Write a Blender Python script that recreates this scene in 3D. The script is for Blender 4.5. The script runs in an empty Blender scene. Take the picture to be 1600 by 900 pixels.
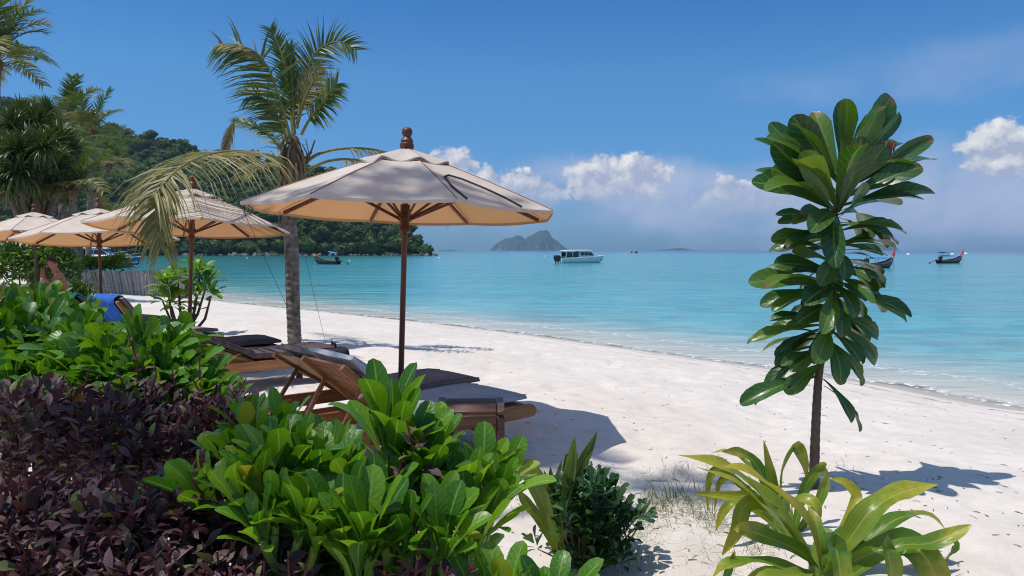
import bpy, math, random
import numpy as np
from mathutils import Vector, Matrix, Euler

random.seed(7)
rng = np.random.default_rng(7)
S = bpy.context.scene
COL = S.collection
R = math.radians
PI = math.pi

# ------------------------------------------------------------------ camera
F = 1180.0                       # focal length in pixels of the 1600 px wide photograph
PITCH = math.atan((450 - 391) / F)
CAMZ = 1.40
cam_d = bpy.data.cameras.new('camera')
cam = bpy.data.objects.new('camera', cam_d)
COL.objects.link(cam)
cam.location = (0, 0, CAMZ)
cam.rotation_euler = (PI / 2 - PITCH, 0, 0)
cam_d.sensor_width = 36
cam_d.lens = 36 * F / 1600
cam_d.clip_start = 0.05
cam_d.clip_end = 30000
S.camera = cam
S.render.resolution_x, S.render.resolution_y = 1024, 576


def at(px, py, d):
    """The world point seen at pixel px, py of the 1600x900 photograph, d metres ahead."""
    xr, yr = (px - 800) / F, (450 - py) / F
    c, s = math.cos(PITCH), math.sin(PITCH)
    v = Vector((xr, c + yr * s, yr * c - s))
    return Vector((0, 0, CAMZ)) + v * (d / v.y)


def gnd(px, py, z=0.0):
    p = at(px, py, 1.0) - Vector((0, 0, CAMZ))
    t = (z - CAMZ) / p.z
    return Vector((0, 0, CAMZ)) + p * t


# ------------------------------------------------------------------ light and view
TOSUN = Vector((-0.33, -0.10, 1.0)).normalized()
SUN_EL = math.asin(TOSUN.z)
SUN_AZ = math.atan2(TOSUN.x, TOSUN.y)          # clockwise from +Y
sun_d = bpy.data.lights.new('sun', 'SUN')
sun = bpy.data.objects.new('sun', sun_d)
COL.objects.link(sun)
sun_d.energy = 4.05
sun_d.angle = R(0.53)
sun_d.color = (1.0, 0.955, 0.89)
sun.rotation_euler = (-TOSUN).to_track_quat('-Z', 'Y').to_euler()
sun.location = (-20, 8, 40)
S.view_settings.view_transform = 'Standard'
S.view_settings.look = 'None'
S.view_settings.exposure = 0.0
S.view_settings.gamma = 1.0
S.view_settings.use_curve_mapping = False
S.cycles.max_bounces = 8
S.cycles.transparent_max_bounces = 12
S.cycles.volume_bounces = 0
S.cycles.use_denoising = True
S.cycles.filter_width = 1.1


# ------------------------------------------------------------------ node helpers
def nd(nt, typ, ins=None, **props):
    n = nt.nodes.new('ShaderNode' + typ)
    for k, v in props.items():
        setattr(n, k, v)
    for k, v in (ins or {}).items():
        s = n.inputs[k]
        if isinstance(v, bpy.types.NodeSocket):
            nt.links.new(v, s)
        else:
            if isinstance(v, (tuple, list)) and len(v) == 3 and s.type == 'RGBA':
                v = (*v, 1)
            s.default_value = v
    return n


def mx(nt, fac, a, b, blend='MIX'):
    n = nd(nt, 'Mix', data_type='RGBA', blend_type=blend, clamp_factor=True)
    for i, v in ((0, fac), (6, a), (7, b)):
        if isinstance(v, bpy.types.NodeSocket):
            nt.links.new(v, n.inputs[i])
        else:
            n.inputs[i].default_value = (*v, 1) if isinstance(v, (tuple, list)) and len(v) == 3 else v
    return n.outputs[2]


def mt(nt, op, *a, clamp=False):
    n = nd(nt, 'Math', operation=op, use_clamp=clamp)
    for i, v in enumerate(a):
        if isinstance(v, bpy.types.NodeSocket):
            nt.links.new(v, n.inputs[i])
        else:
            n.inputs[i].default_value = v
    return n.outputs[0]


def sm(nt, v, lo, hi, a=0.0, b=1.0):
    n = nd(nt, 'MapRange', {'Value': v, 'From Min': lo, 'From Max': hi, 'To Min': a, 'To Max': b}, interpolation_type='SMOOTHSTEP')
    return n.outputs[0]


def lin(nt, v, lo, hi, a=0.0, b=1.0):
    n = nd(nt, 'MapRange', {'Value': v, 'From Min': lo, 'From Max': hi, 'To Min': a, 'To Max': b})
    return n.outputs[0]


def ramp(nt, fac, stops):
    n = nd(nt, 'ValToRGB', {'Fac': fac})
    e = n.color_ramp.elements
    while len(e) < len(stops):
        e.new(0.5)
    for i, (p, c) in enumerate(stops):
        e[i].position = p
        e[i].color = (*c, 1)
    return n.outputs[0]


def noise(nt, scale, detail=4, rough=0.55, vec=None, dist=0.0):
    ins = {'Scale': scale, 'Detail': detail, 'Roughness': rough, 'Distortion': dist}
    if vec is not None:
        ins['Vector'] = vec
    return nd(nt, 'TexNoise', ins).outputs[0]


def scaled(nt, vec, s):
    return nd(nt, 'Mapping', {'Vector': vec, 'Scale': s}).outputs[0]


def newmat(name):
    m = bpy.data.materials.new(name)
    m.use_nodes = True
    nt = m.node_tree
    nt.nodes.clear()
    out = nd(nt, 'OutputMaterial')
    return m, nt, out


def bsdf(nt, **k):
    names = {'color': 'Base Color', 'rough': 'Roughness', 'spec': 'Specular IOR Level', 'metal': 'Metallic',
             'normal': 'Normal', 'ior': 'IOR', 'alpha': 'Alpha', 'coat': 'Coat Weight', 'coat_rough': 'Coat Roughness'}
    return nd(nt, 'BsdfPrincipled', {names[a]: b for a, b in k.items()})


def bump(nt, h, strength=0.3, dist=0.01, normal=None):
    ins = {'Height': h, 'Strength': strength, 'Distance': dist}
    if normal is not None:
        ins['Normal'] = normal
    return nd(nt, 'Bump', ins).outputs[0]


# ------------------------------------------------------------------ sky
W = bpy.data.worlds.new('World')
S.world = W
W.use_nodes = True
wt = W.node_tree
wt.nodes.clear()
w_out = nd(wt, 'OutputWorld')
sky = nd(wt, 'TexSky', sky_type='NISHITA')
sky.sun_disc = False
sky.sun_elevation = SUN_EL
sky.sun_rotation = SUN_AZ
sky.altitude = 0
sky.air_density = 1.0
sky.dust_density = 0.3
sky.ozone_density = 3.0
gen = nd(wt, 'TexCoord').outputs['Generated']
sep = nd(wt, 'SeparateXYZ', {0: gen})
AZ = mt(wt, 'ARCTAN2', sep.outputs[0], sep.outputs[1])
EL = mt(wt, 'ARCSINE', sep.outputs[2])
uv = nd(wt, 'CombineXYZ', {0: AZ, 1: EL, 2: 0.37}).outputs[0]
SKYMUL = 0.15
skycol = sky.outputs[0]
# sky tint: dimmer near the horizon, deep blue higher, brighter overhead as added fill light
sky_tint = ramp(wt, lin(wt, EL, 0.0, 0.52), [(0.0, (0.190, 0.350, 0.620)), (0.10, (0.225, 0.415, 0.680)), (0.42, (0.292, 0.562, 0.785)), (0.62, (0.206, 0.495, 0.790)), (0.72, (0.42, 0.66, 0.88)), (1.0, (0.92, 0.98, 1.0))])
skycol = mx(wt, 1.0, skycol, sky_tint, 'MULTIPLY')


def azel(px, py):
    h = math.hypot(F, px - 800)
    return math.atan((px - 800) / F), math.atan((391 - py) / h)


def blob(px, py, rx, ry, az=None):
    a, e = azel(px, py)
    dx = mt(wt, 'MULTIPLY', mt(wt, 'SUBTRACT', AZ, a), F / rx)
    dy = mt(wt, 'MULTIPLY', mt(wt, 'SUBTRACT', EL, e), F / ry)
    q = mt(wt, 'ADD', mt(wt, 'MULTIPLY', dx, dx), mt(wt, 'MULTIPLY', dy, dy))
    return mt(wt, 'SUBTRACT', 1.0, q)


def union(bl):
    m = blob(*bl[0])
    for b in bl[1:]:
        m = mt(wt, 'SMOOTH_MAX', m, blob(*b), 0.25)
    return m


def cnoise(off=(0, 0, 0), sc=24, det=7, ro=0.6):
    v = nd(wt, 'VectorMath', {0: uv, 1: off}, operation='ADD').outputs[0]
    return nd(wt, 'TexNoise', {'Vector': scaled(wt, v, (1.0, 1.25, 1.0)), 'Scale': sc, 'Detail': det, 'Roughness': ro, 'Distortion': 0.25}).outputs[0]


n1 = cnoise()
n1b = cnoise(off=(-0.006, 0.009, 0.0))
puff = nd(wt, 'TexVoronoi', {'Vector': uv, 'Scale': 62.0, 'Detail': 2.0, 'Roughness': 0.6, 'Smoothness': 0.6}, feature='SMOOTH_F1').outputs[0]
low = cnoise(off=(3.1, 1.7, 0.4), sc=7, det=5, ro=0.55)
# cumulus heads
heads = union([(712, 268, 50, 46), (752, 292, 56, 44), (800, 300, 52, 42), (845, 306, 60, 40), (905, 275, 42, 42), (950, 270, 56, 42),
               (1005, 275, 52, 38), (960, 300, 90, 34), (1130, 318, 66, 46), (1195, 318, 76, 48), (1555, 222, 52, 42), (1600, 246, 80, 48), (1545, 255, 50, 30)])
# further cumulus round the rest of the horizon
ring = mt(wt, 'MULTIPLY', sm(wt, mt(wt, 'ABSOLUTE', AZ), 0.68, 0.9), mt(wt, 'SUBTRACT', 1.0, mt(wt, 'ABSOLUTE', mt(wt, 'DIVIDE', mt(wt, 'SUBTRACT', EL, 0.10), 0.10))))
ring = mt(wt, 'ADD', mt(wt, 'MULTIPLY', ring, 1.0), mt(wt, 'MULTIPLY', mt(wt, 'SUBTRACT', low, 0.62), 4.0))
ring = mt(wt, 'SUBTRACT', ring, sm(wt, mt(wt, 'ABSOLUTE', AZ), 0.9, 0.68, 0.0, 6.0))
heads = mt(wt, 'MAXIMUM', heads, ring)
dens = mt(wt, 'ADD', mt(wt, 'MULTIPLY', heads, 0.95), mt(wt, 'MULTIPLY', mt(wt, 'SUBTRACT', n1, 0.5), 2.3))
dens = mt(wt, 'ADD', dens, mt(wt, 'MULTIPLY', mt(wt, 'SUBTRACT', 0.45, puff), 0.5))
a_head = sm(wt, dens, 0.02, 0.42)
# soft lavender bank beneath the heads and near the horizon
veil = union([(770, 312, 200, 72), (960, 312, 200, 66), (1150, 330, 200, 66), (1560, 300, 240, 74), (1350, 345, 200, 50)])
veil = mt(wt, 'ADD', mt(wt, 'MULTIPLY', veil, 0.8), mt(wt, 'MULTIPLY', mt(wt, 'SUBTRACT', low, 0.5), 2.4))
a_veil = mt(wt, 'MULTIPLY', sm(wt, veil, -0.25, 0.85), 0.88)
relief = mt(wt, 'ADD', mt(wt, 'MULTIPLY', mt(wt, 'SUBTRACT', n1, n1b), 3.2), mt(wt, 'MULTIPLY', mt(wt, 'SUBTRACT', 0.42, puff), 0.55))
lit = mt(wt, 'ADD', 0.62, relief, clamp=True)
lit = mt(wt, 'MULTIPLY', lit, sm(wt, EL, 0.045, 0.105, 0.35, 1.0))
cirrus = mt(wt, 'ADD', blob(1520, 105, 330, 44), mt(wt, 'MULTIPLY', mt(wt, 'SUBTRACT', low, 0.5), 2.6))
a_cir = mt(wt, 'MULTIPLY', sm(wt, cirrus, -0.2, 1.2), 0.30)
c_head = mx(wt, lit, (0.40, 0.46, 0.62), (0.86, 0.85, 0.86))
c_veil = mx(wt, sm(wt, low, 0.35, 0.7), (0.275, 0.395, 0.65), (0.46, 0.53, 0.73))
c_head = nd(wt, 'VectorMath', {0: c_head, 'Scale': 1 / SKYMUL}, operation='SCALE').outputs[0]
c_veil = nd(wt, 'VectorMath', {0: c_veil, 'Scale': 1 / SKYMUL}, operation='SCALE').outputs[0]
skycol = mx(wt, a_cir, skycol, c_veil)
skycol = mx(wt, a_veil, skycol, c_veil)
fade = sm(wt, EL, 0.028, 0.10, 0.10, 1.0)
skycol = mx(wt, mt(wt, 'MULTIPLY', a_head, fade), skycol, c_head)
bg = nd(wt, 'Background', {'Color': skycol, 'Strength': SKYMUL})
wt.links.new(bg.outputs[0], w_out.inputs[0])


# ------------------------------------------------------------------ mesh builder
class MB:
    def __init__(s):
        s.v, s.f = [], []

    def add(s, vs, fs):
        b = len(s.v)
        s.v += [tuple(p) for p in vs]
        s.f += [tuple(i + b for i in f) for f in fs]
        return s

    def box(s, c, size, rot=None, ch=0.0):
        """A box with chamfered edges."""
        h = [x / 2 for x in size]
        ch = min(ch, min(h) * 0.8)
        c = Vector(c)
        vs, idx = [], {}
        for sx in (-1, 1):
            for sy in (-1, 1):
                for sz in (-1, 1):
                    sg = (sx, sy, sz)
                    for ax in range(3):
                        p = Vector([sg[k] * (h[k] if k == ax or ch == 0 else h[k] - ch) for k in range(3)])
                        idx[sg, ax] = len(vs)
                        vs.append(p)
        fs = []
        for ax in range(3):
            o1, o2 = (ax + 1) % 3, (ax + 2) % 3
            for sg in (-1, 1):
                q = []
                for a, b in ((-1, -1), (1, -1), (1, 1), (-1, 1)):
                    t = [0, 0, 0]
                    t[ax], t[o1], t[o2] = sg, a, b
                    q.append(idx[tuple(t), ax])
                fs.append(q if sg > 0 else q[::-1])
        if ch > 0:
            for ax in range(3):
                o1, o2 = (ax + 1) % 3, (ax + 2) % 3
                for a in (-1, 1):
                    for b in (-1, 1):
                        t0, t1 = [0, 0, 0], [0, 0, 0]
                        t0[ax], t1[ax] = -1, 1
                        t0[o1] = t1[o1] = a
                        t0[o2] = t1[o2] = b
                        t0, t1 = tuple(t0), tuple(t1)
                        q = [idx[t0, o1], idx[t1, o1], idx[t1, o2], idx[t0, o2]]
                        n = (vs[q[1]] - vs[q[0]]).cross(vs[q[2]] - vs[q[1]])
                        if n.dot(sum((vs[i] for i in q), Vector())) < 0:
                            q.reverse()
                        fs.append(q)
            for sx in (-1, 1):
                for sy in (-1, 1):
                    for sz in (-1, 1):
                        q = [idx[(sx, sy, sz), k] for k in range(3)]
                        if sx * sy * sz < 0:
                            q.reverse()
                        fs.append(q)
        M = rot if rot is not None else Matrix.Identity(3)
        return s.add([c + M @ p for p in vs], fs)

    def beam(s, a, b, w, h, up=(0, 0, 1), ch=0.004):
        """A rectangular bar from a to b: w across, h along up."""
        a, b = Vector(a), Vector(b)
        x = (b - a).normalized()
        y = Vector(up).cross(x)
        if y.length < 1e-5:
            y = Vector((0, 1, 0)).cross(x)
        y.normalize()
        z = x.cross(y)
        return s.box((a + b) / 2, ((b - a).length, w, h), Matrix((x, y, z)).transposed(), ch)

    def tube(s, pts, rad, n=8, cap=True):
        pts = [Vector(p) for p in pts]
        if not hasattr(rad, '__len__'):
            rad = [rad] * len(pts)
        t0 = (pts[1] - pts[0]).normalized()
        nx = t0.orthogonal().normalized()
        vs, fs = [], []
        for i, p in enumerate(pts):
            t = (pts[min(i + 1, len(pts) - 1)] - pts[max(i - 1, 0)]).normalized()
            nx = (nx - t * nx.dot(t)).normalized()
            ny = t.cross(nx)
            for k in range(n):
                a = 2 * PI * k / n
                vs.append(p + (nx * math.cos(a) + ny * math.sin(a)) * rad[i])
        for i in range(len(pts) - 1):
            for k in range(n):
                k2 = (k + 1) % n
                fs.append((i * n + k, i * n + k2, (i + 1) * n + k2, (i + 1) * n + k))
        if cap:
            fs.append(tuple(range(n))[::-1])
            fs.append(tuple(range((len(pts) - 1) * n, len(pts) * n)))
        return s.add(vs, fs)

    def lathe(s, prof, n=16, c=(0, 0, 0), rot=None):
        vs, fs = [], []
        M = rot if rot is not None else Matrix.Identity(3)
        c = Vector(c)
        for r, z in prof:
            for k in range(n):
                a = 2 * PI * k / n
                vs.append(c + M @ Vector((r * math.cos(a), r * math.sin(a), z)))
        for i in range(len(prof) - 1):
            for k in range(n):
                k2 = (k + 1) % n
                fs.append((i * n + k, i * n + k2, (i + 1) * n + k2, (i + 1) * n + k))
        fs.append(tuple(range(n))[::-1])
        fs.append(tuple(range((len(prof) - 1) * n, len(prof) * n)))
        return s.add(vs, fs)

    def grid(s, P, closed=False):
        nu, nv = len(P), len(P[0])
        fs = []
        for i in range(nu - 1):
            for j in range(nv if closed else nv - 1):
                j2 = (j + 1) % nv
                fs.append((i * nv + j, (i + 1) * nv + j, (i + 1) * nv + j2, i * nv + j2))
        return s.add([p for row in P for p in row], fs)

    def slab(s, P, thick):
        """A grid of points given thickness along -z."""
        nu, nv = len(P), len(P[0])
        s.grid(P)
        Q = [[Vector(p) - Vector((0, 0, thick)) for p in row] for row in P]
        b = len(s.v)
        s.grid(Q)
        s.f[-(nu - 1) * (nv - 1):] = [f[::-1] for f in s.f[-(nu - 1) * (nv - 1):]]
        a = b - nu * nv
        ring = [(i, 0) for i in range(nu)] + [(nu - 1, j) for j in range(1, nv)] + [(i, nv - 1) for i in range(nu - 2, -1, -1)] + [(0, j) for j in range(nv - 2, 0, -1)]
        for k in range(len(ring)):
            (i, j), (i2, j2) = ring[k], ring[(k + 1) % len(ring)]
            s.f.append((a + i * nv + j, b + i * nv + j, b + i2 * nv + j2, a + i2 * nv + j2))
        return s

    def mesh(s, name, mats, smooth=True, sharp=38):
        me = bpy.data.meshes.new(name)
        me.from_pydata(s.v, [], s.f)
        for m in (mats if isinstance(mats, (list, tuple)) else [mats]):
            me.materials.append(m)
        if smooth:
            me.polygons.foreach_set('use_smooth', [True] * len(me.polygons))
            if sharp:
                me.set_sharp_from_angle(angle=R(sharp))
        me.update()
        return me


def link(name, me, parent=None):
    o = bpy.data.objects.new(name, me)
    COL.objects.link(o)
    if parent is not None:
        o.parent = parent
    return o


def put(name, mb, mat, parent=None, smooth=True, sharp=38):
    return link(name, mb.mesh(name, mat, smooth, sharp), parent)


def tag(o, label=None, cat=None, group=None, kind=None):
    for k, v in (('label', label), ('category', cat), ('group', group), ('kind', kind)):
        if v:
            o[k] = v
    return o


def thing(name, label, cat, loc=(0, 0, 0), rz=0.0, group=None):
    o = bpy.data.objects.new(name, None)
    o.empty_display_size = 0.1
    COL.objects.link(o)
    o.location = loc
    o.rotation_euler = (0, 0, rz)
    return tag(o, label, cat, group)


MESH = {}


def cached(key, fn):
    if key not in MESH:
        MESH[key] = fn()
    return MESH[key]


def frame(x, z):
    """A rotation whose x axis is x and whose z axis is as near z as can be."""
    x = Vector(x).normalized()
    z = Vector(z)
    z = z - x * z.dot(x)
    if z.length < 1e-4:
        z = x.orthogonal()
    z.normalize()
    return Matrix((x, z.cross(x), z)).transposed()


def xf(pos, rot, sc=1.0):
    sc = sc if hasattr(sc, '__len__') else (sc, sc, sc)
    return Matrix.Translation(pos) @ rot.to_4x4() @ Matrix.Diagonal((*sc, 1))


def raw_mesh(name, V, Fq, mat, attrs=None, smooth=True):
    """A mesh straight from numpy arrays: V (n,3), Fq (m,4) or (m,3)."""
    me = bpy.data.meshes.new(name)
    k = Fq.shape[1]
    me.vertices.add(len(V))
    me.vertices.foreach_set('co', np.ascontiguousarray(V, np.float32).ravel())
    me.loops.add(len(Fq) * k)
    me.loops.foreach_set('vertex_index', np.ascontiguousarray(Fq, np.int32).ravel())
    me.polygons.add(len(Fq))
    me.polygons.foreach_set('loop_start', np.arange(0, len(Fq) * k, k, dtype=np.int32))
    if smooth:
        me.polygons.foreach_set('use_smooth', np.ones(len(Fq), bool))
    for m in (mat if isinstance(mat, (list, tuple)) else [mat]):
        me.materials.append(m)
    for an, (typ, arr) in (attrs or {}).items():
        a = me.attributes.new(an, typ, 'POINT')
        a.data.foreach_set('vector' if typ == 'FLOAT_VECTOR' else 'value', np.ascontiguousarray(arr, np.float32).ravel())
    me.update(calc_edges=True)
    me.validate()
    return me


def massed(name, tmpl, mats, mat, rnd=None):
    """Many copies of a leaf template (V, F, lv) joined into one mesh; mats is a list of 4x4 matrices."""
    V, Fq, lv = tmpl
    A = np.array([[list(r) for r in m] for m in mats], np.float32)
    n = len(A)
    Vh = np.concatenate([V, np.ones((len(V), 1))], 1)
    P = np.einsum('nij,kj->nki', A, Vh)[..., :3].reshape(-1, 3)
    Fs = (Fq[None] + (np.arange(n) * len(V))[:, None, None]).reshape(-1, Fq.shape[1])
    r = rng.random(n) if rnd is None else np.asarray(rnd)
    return raw_mesh(name, P, Fs, mat, {'lv': ('FLOAT_VECTOR', np.tile(lv, (n, 1))), 'rnd': ('FLOAT', np.repeat(r, len(V)))})


# value noise
_perm = rng.random((64, 64, 64))


def vnoise(p):
    p = np.asarray(p, float)
    i = np.floor(p).astype(int)
    f = p - i
    f = f * f * (3 - 2 * f)
    out = 0
    for dx in (0, 1):
        for dy in (0, 1):
            for dz in (0, 1):
                w = (f[..., 0] if dx else 1 - f[..., 0]) * (f[..., 1] if dy else 1 - f[..., 1]) * (f[..., 2] if dz else 1 - f[..., 2])
                out = out + w * _perm[(i[..., 0] + dx) % 64, (i[..., 1] + dy) % 64, (i[..., 2] + dz) % 64]
    return out - 0.5


def fbm(p, o=4):
    p = np.asarray(p, float)
    s, a = 0, 1.0
    for k in range(o):
        s = s + a * vnoise(p * 2 ** k + 17.3 * k)
        a *= 0.5
    return s


# ------------------------------------------------------------------ leaf templates
def leaf_tmpl(length, width, prof, ts, fold=0.25, bend=0.5, ns=2, wave=0.0, petiole=0.0, seed=0):
    """Leaf along +x, upper face +z. prof(t) in 0..1 gives the half width; bend in radians droops the tip."""
    rr = random.Random(seed)
    xs, zs = [0.0], [0.0]
    for a, b in zip(ts[:-1], ts[1:]):
        th = -bend * ((a + b) / 2) ** 1.4
        xs.append(xs[-1] + (b - a) * length * math.cos(th))
        zs.append(zs[-1] + (b - a) * length * math.sin(th))
    V, L = [], []
    nv = 2 * ns + 1
    ph = rr.random() * 6
    for i, t in enumerate(ts):
        th = -bend * t ** 1.4
        w = max(prof(t), 0.012) * width / 2
        for j in range(nv):
            u = (j - ns) / ns
            lift = fold * abs(u) * w + wave * w * math.sin(ph + t * 9 + (2 if u > 0 else 0)) * abs(u)
            V.append((xs[i] - math.sin(th) * lift, u * w, zs[i] + math.cos(th) * lift))
            L.append((t, u, 0))
    Fq = [(i * nv + j, (i + 1) * nv + j, (i + 1) * nv + j + 1, i * nv + j + 1) for i in range(len(ts) - 1) for j in range(nv - 1)]
    return np.array(V, np.float32), np.array(Fq, np.int32), np.array(L, np.float32)


def obov(t):       # paddle: narrow foot, widest near the tip, round end
    return (0.10 + 0.90 * min(1, t / 0.72) ** 1.25) * math.sqrt(max(0.0, 1 - max(0.0, (t - 0.66) / 0.34) ** 2.2))


def ovat(t):       # pointed oval on a short stalk
    return 0.05 if t < 0.1 else math.sin(PI * ((t - 0.08) / 0.92) ** 0.75) ** 0.85


TS7 = [0, 0.25, 0.5, 0.7, 0.85, 0.95, 1.0]


def leaf_obj(name, me, parent, pos, rot, sc):
    o = link(name, me, parent)
    o.matrix_basis = xf(pos, rot, sc)
    return o


# ------------------------------------------------------------------ materials
def leafmat(name, stops, rib, rough=0.35, spec=0.5, trans=0.3, tcol=None, obj=True, tip=None, veins=0.0, coat=0.0, par=0.0):
    """A leaf: colour by individual, paler midrib and faint side veins, light shining through."""
    m, nt, out = newmat(name)
    rnd = nd(nt, 'ObjectInfo').outputs['Random'] if obj else nd(nt, 'Attribute', attribute_name='rnd').outputs['Fac']
    lv = nd(nt, 'SeparateXYZ', {0: nd(nt, 'Attribute', attribute_name='lv').outputs['Vector']})
    t, u = lv.outputs[0], lv.outputs[1]
    col = ramp(nt, rnd, stops)
    tc = nd(nt, 'TexCoord').outputs['Object']
    blot = noise(nt, 22, 3, 0.6, tc)
    col = mx(nt, 1.0, col, mx(nt, blot, (0.72, 0.74, 0.7), (1.25, 1.22, 1.2)), 'MULTIPLY')
    au = mt(nt, 'ABSOLUTE', u)
    rb = sm(nt, au, 0.13, 0.03)
    vein = mt(nt, 'SINE', mt(nt, 'MULTIPLY', mt(nt, 'SUBTRACT', t, mt(nt, 'MULTIPLY', au, 0.16)), 62.0))
    vm = mt(nt, 'MULTIPLY', sm(nt, vein, 0.80, 1.0), veins)
    col = mx(nt, mt(nt, 'MAXIMUM', mt(nt, 'MULTIPLY', rb, 0.75), vm), col, rib)
    spot = noise(nt, 75, 2, 0.5, tc)
    spm = mt(nt, 'MULTIPLY', sm(nt, spot, 0.69, 0.74), sm(nt, mt(nt, 'FRACT', mt(nt, 'MULTIPLY', rnd, 13.7)), 0.35, 0.6))
    col = mx(nt, mt(nt, 'MULTIPLY', spm, 0.75), col, (0.17, 0.115, 0.04))
    if par:
        pl_ = mt(nt, 'SINE', mt(nt, 'MULTIPLY', u, 27.0))
        col = mx(nt, mt(nt, 'MULTIPLY', sm(nt, pl_, -1.0, 1.0), par), col, (0.05, 0.11, 0.012))
        edge = mt(nt, 'MULTIPLY', sm(nt, mt(nt, 'ADD', t, mt(nt, 'MULTIPLY', blot, 0.5)), 0.75, 1.2), 0.6)
        col = mx(nt, edge, col, (0.50, 0.42, 0.05))
    if tip is not None:
        k = mt(nt, 'MULTIPLY', sm(nt, mt(nt, 'ADD', t, mt(nt, 'MULTIPLY', blot, 0.25)), 1.0, 1.14), sm(nt, mt(nt, 'FRACT', mt(nt, 'MULTIPLY', rnd, 7.3)), 0.72, 0.85))
        col = mx(nt, mt(nt, 'MULTIPLY', k, 0.8), col, tip)
    hb = bump(nt, mt(nt, 'ADD', mt(nt, 'MULTIPLY', vein, 0.12), mt(nt, 'ADD', mt(nt, 'MULTIPLY', rb, -0.6), blot)), 0.35, 0.004)
    p = bsdf(nt, color=col, rough=rough, spec=spec, normal=hb)
    if coat:
        p.inputs['Coat Weight'].default_value = coat
        p.inputs['Coat Roughness'].default_value = 0.22
    tr = nd(nt, 'BsdfTranslucent', {'Color': mx(nt, 1.0, col, tcol or (1.9, 1.6, 0.5), 'MULTIPLY')})
    ms = nd(nt, 'MixShader', {0: trans, 1: p.outputs[0], 2: tr.outputs[0]})
    nt.links.new(ms.outputs[0], out.inputs[0])
    return m


def plain(name, col, rough=0.6, spec=0.4, var=0.25, scale=9.0, bumps=0.15, metal=0.0, aniso=None, trans=None, bdist=0.006):
    """A surface whose colour wanders a little, with a fine relief."""
    m, nt, out = newmat(name)
    tc = nd(nt, 'TexCoord').outputs['Object']
    v = scaled(nt, tc, aniso) if aniso else tc
    a = noise(nt, scale, 5, 0.6, v)
    b = noise(nt, scale * 6.3, 4, 0.65, v)
    lo = tuple(c * (1 - var) for c in col)
    hi = tuple(min(1, c * (1 + var)) for c in col)
    c = mx(nt, sm(nt, mt(nt, 'ADD', mt(nt, 'MULTIPLY', a, 0.65), mt(nt, 'MULTIPLY', b, 0.35)), 0.3, 0.7), lo, hi)
    p = bsdf(nt, color=c, rough=rough, spec=spec, metal=metal, normal=bump(nt, mt(nt, 'ADD', a, b), bumps, bdist))
    sh = p.outputs[0]
    if trans:
        tr = nd(nt, 'BsdfTranslucent', {'Color': trans[1]})
        sh = nd(nt, 'MixShader', {0: trans[0], 1: sh, 2: tr.outputs[0]}).outputs[0]
    nt.links.new(sh, out.inputs[0])
    return m


def woodmat(name, dark, light, rough=0.5, axis=0, scale=1.0):
    m, nt, out = newmat(name)
    tc = nd(nt, 'TexCoord').outputs['Object']
    s = [26.0, 26.0, 26.0]
    s[axis] = 1.6
    v = scaled(nt, tc, tuple(x * scale for x in s))
    rnd = nd(nt, 'ObjectInfo').outputs['Random']
    g = noise(nt, 1.0, 6, 0.62, v, 0.6)
    h = noise(nt, 3.0, 3, 0.5, tc)
    f = mt(nt, 'ADD', mt(nt, 'MULTIPLY', g, 0.7), mt(nt, 'MULTIPLY', h, 0.3))
    col = mx(nt, sm(nt, f, 0.32, 0.68), dark, light)
    col = mx(nt, 1.0, col, mx(nt, rnd, (0.72, 0.72, 0.72), (1.25, 1.2, 1.15)), 'MULTIPLY')
    p = bsdf(nt, color=col, rough=rough, spec=0.35, normal=bump(nt, g, 0.3, 0.003))
    nt.links.new(p.outputs[0], out.inputs[0])
    return m


M = {}
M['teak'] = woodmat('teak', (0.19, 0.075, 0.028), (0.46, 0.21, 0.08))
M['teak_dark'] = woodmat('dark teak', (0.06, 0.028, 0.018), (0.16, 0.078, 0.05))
M['polewood'] = woodmat('varnished pole wood', (0.085, 0.026, 0.014), (0.17, 0.058, 0.03), 0.45, axis=2)
M['log'] = woodmat('weathered grey log', (0.33, 0.26, 0.20), (0.60, 0.52, 0.44), 0.85, axis=2)
M['cushion_grey'] = plain('grey cushion cloth', (0.36, 0.38, 0.43), 0.85, 0.2, 0.16, 3.2, 0.6, bdist=0.03)
M['cushion_brown'] = plain('brown cushion cloth', (0.10, 0.066, 0.066), 0.8, 0.25, 0.25, 3.2, 0.6, bdist=0.03)
M['cushion_taupe'] = plain('taupe cushion cloth', (0.20, 0.16, 0.155), 0.85, 0.25, 0.2, 3.2, 0.6, bdist=0.03)
M['towel_blue'] = plain('blue towel', (0.035, 0.12, 0.42), 0.95, 0.1, 0.2, 12, 0.5)
M['towel_teal'] = plain('teal towel', (0.03, 0.42, 0.40), 0.95, 0.1, 0.2, 12, 0.5)
M['bag'] = plain('black cloth', (0.02, 0.021, 0.026), 0.8, 0.3, 0.2, 14, 0.5)
M['trim_brown'] = plain('brown edging', (0.16, 0.055, 0.035), 0.8, 0.2, 0.15)
M['rope'] = plain('thin dark rope', (0.05, 0.05, 0.055), 0.8, 0.2)
M['rope_pale'] = plain('pale rope', (0.45, 0.43, 0.40), 0.8, 0.2)
M['skin'] = plain('tanned skin', (0.42, 0.18, 0.11), 0.5, 0.4, 0.1, 6, 0.05)
M['hair'] = plain('dark hair', (0.028, 0.017, 0.012), 0.5, 0.4, 0.3, 20, 0.4)
M['hair_red'] = plain('copper hair', (0.34, 0.10, 0.03), 0.5, 0.4, 0.3, 20, 0.4)
M['swim'] = plain('dark swimwear', (0.02, 0.02, 0.03), 0.7, 0.3)
M['boat_white'] = plain('white boat paint', (0.72, 0.73, 0.73), 0.3, 0.5, 0.06, 2, 0.02)
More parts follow.
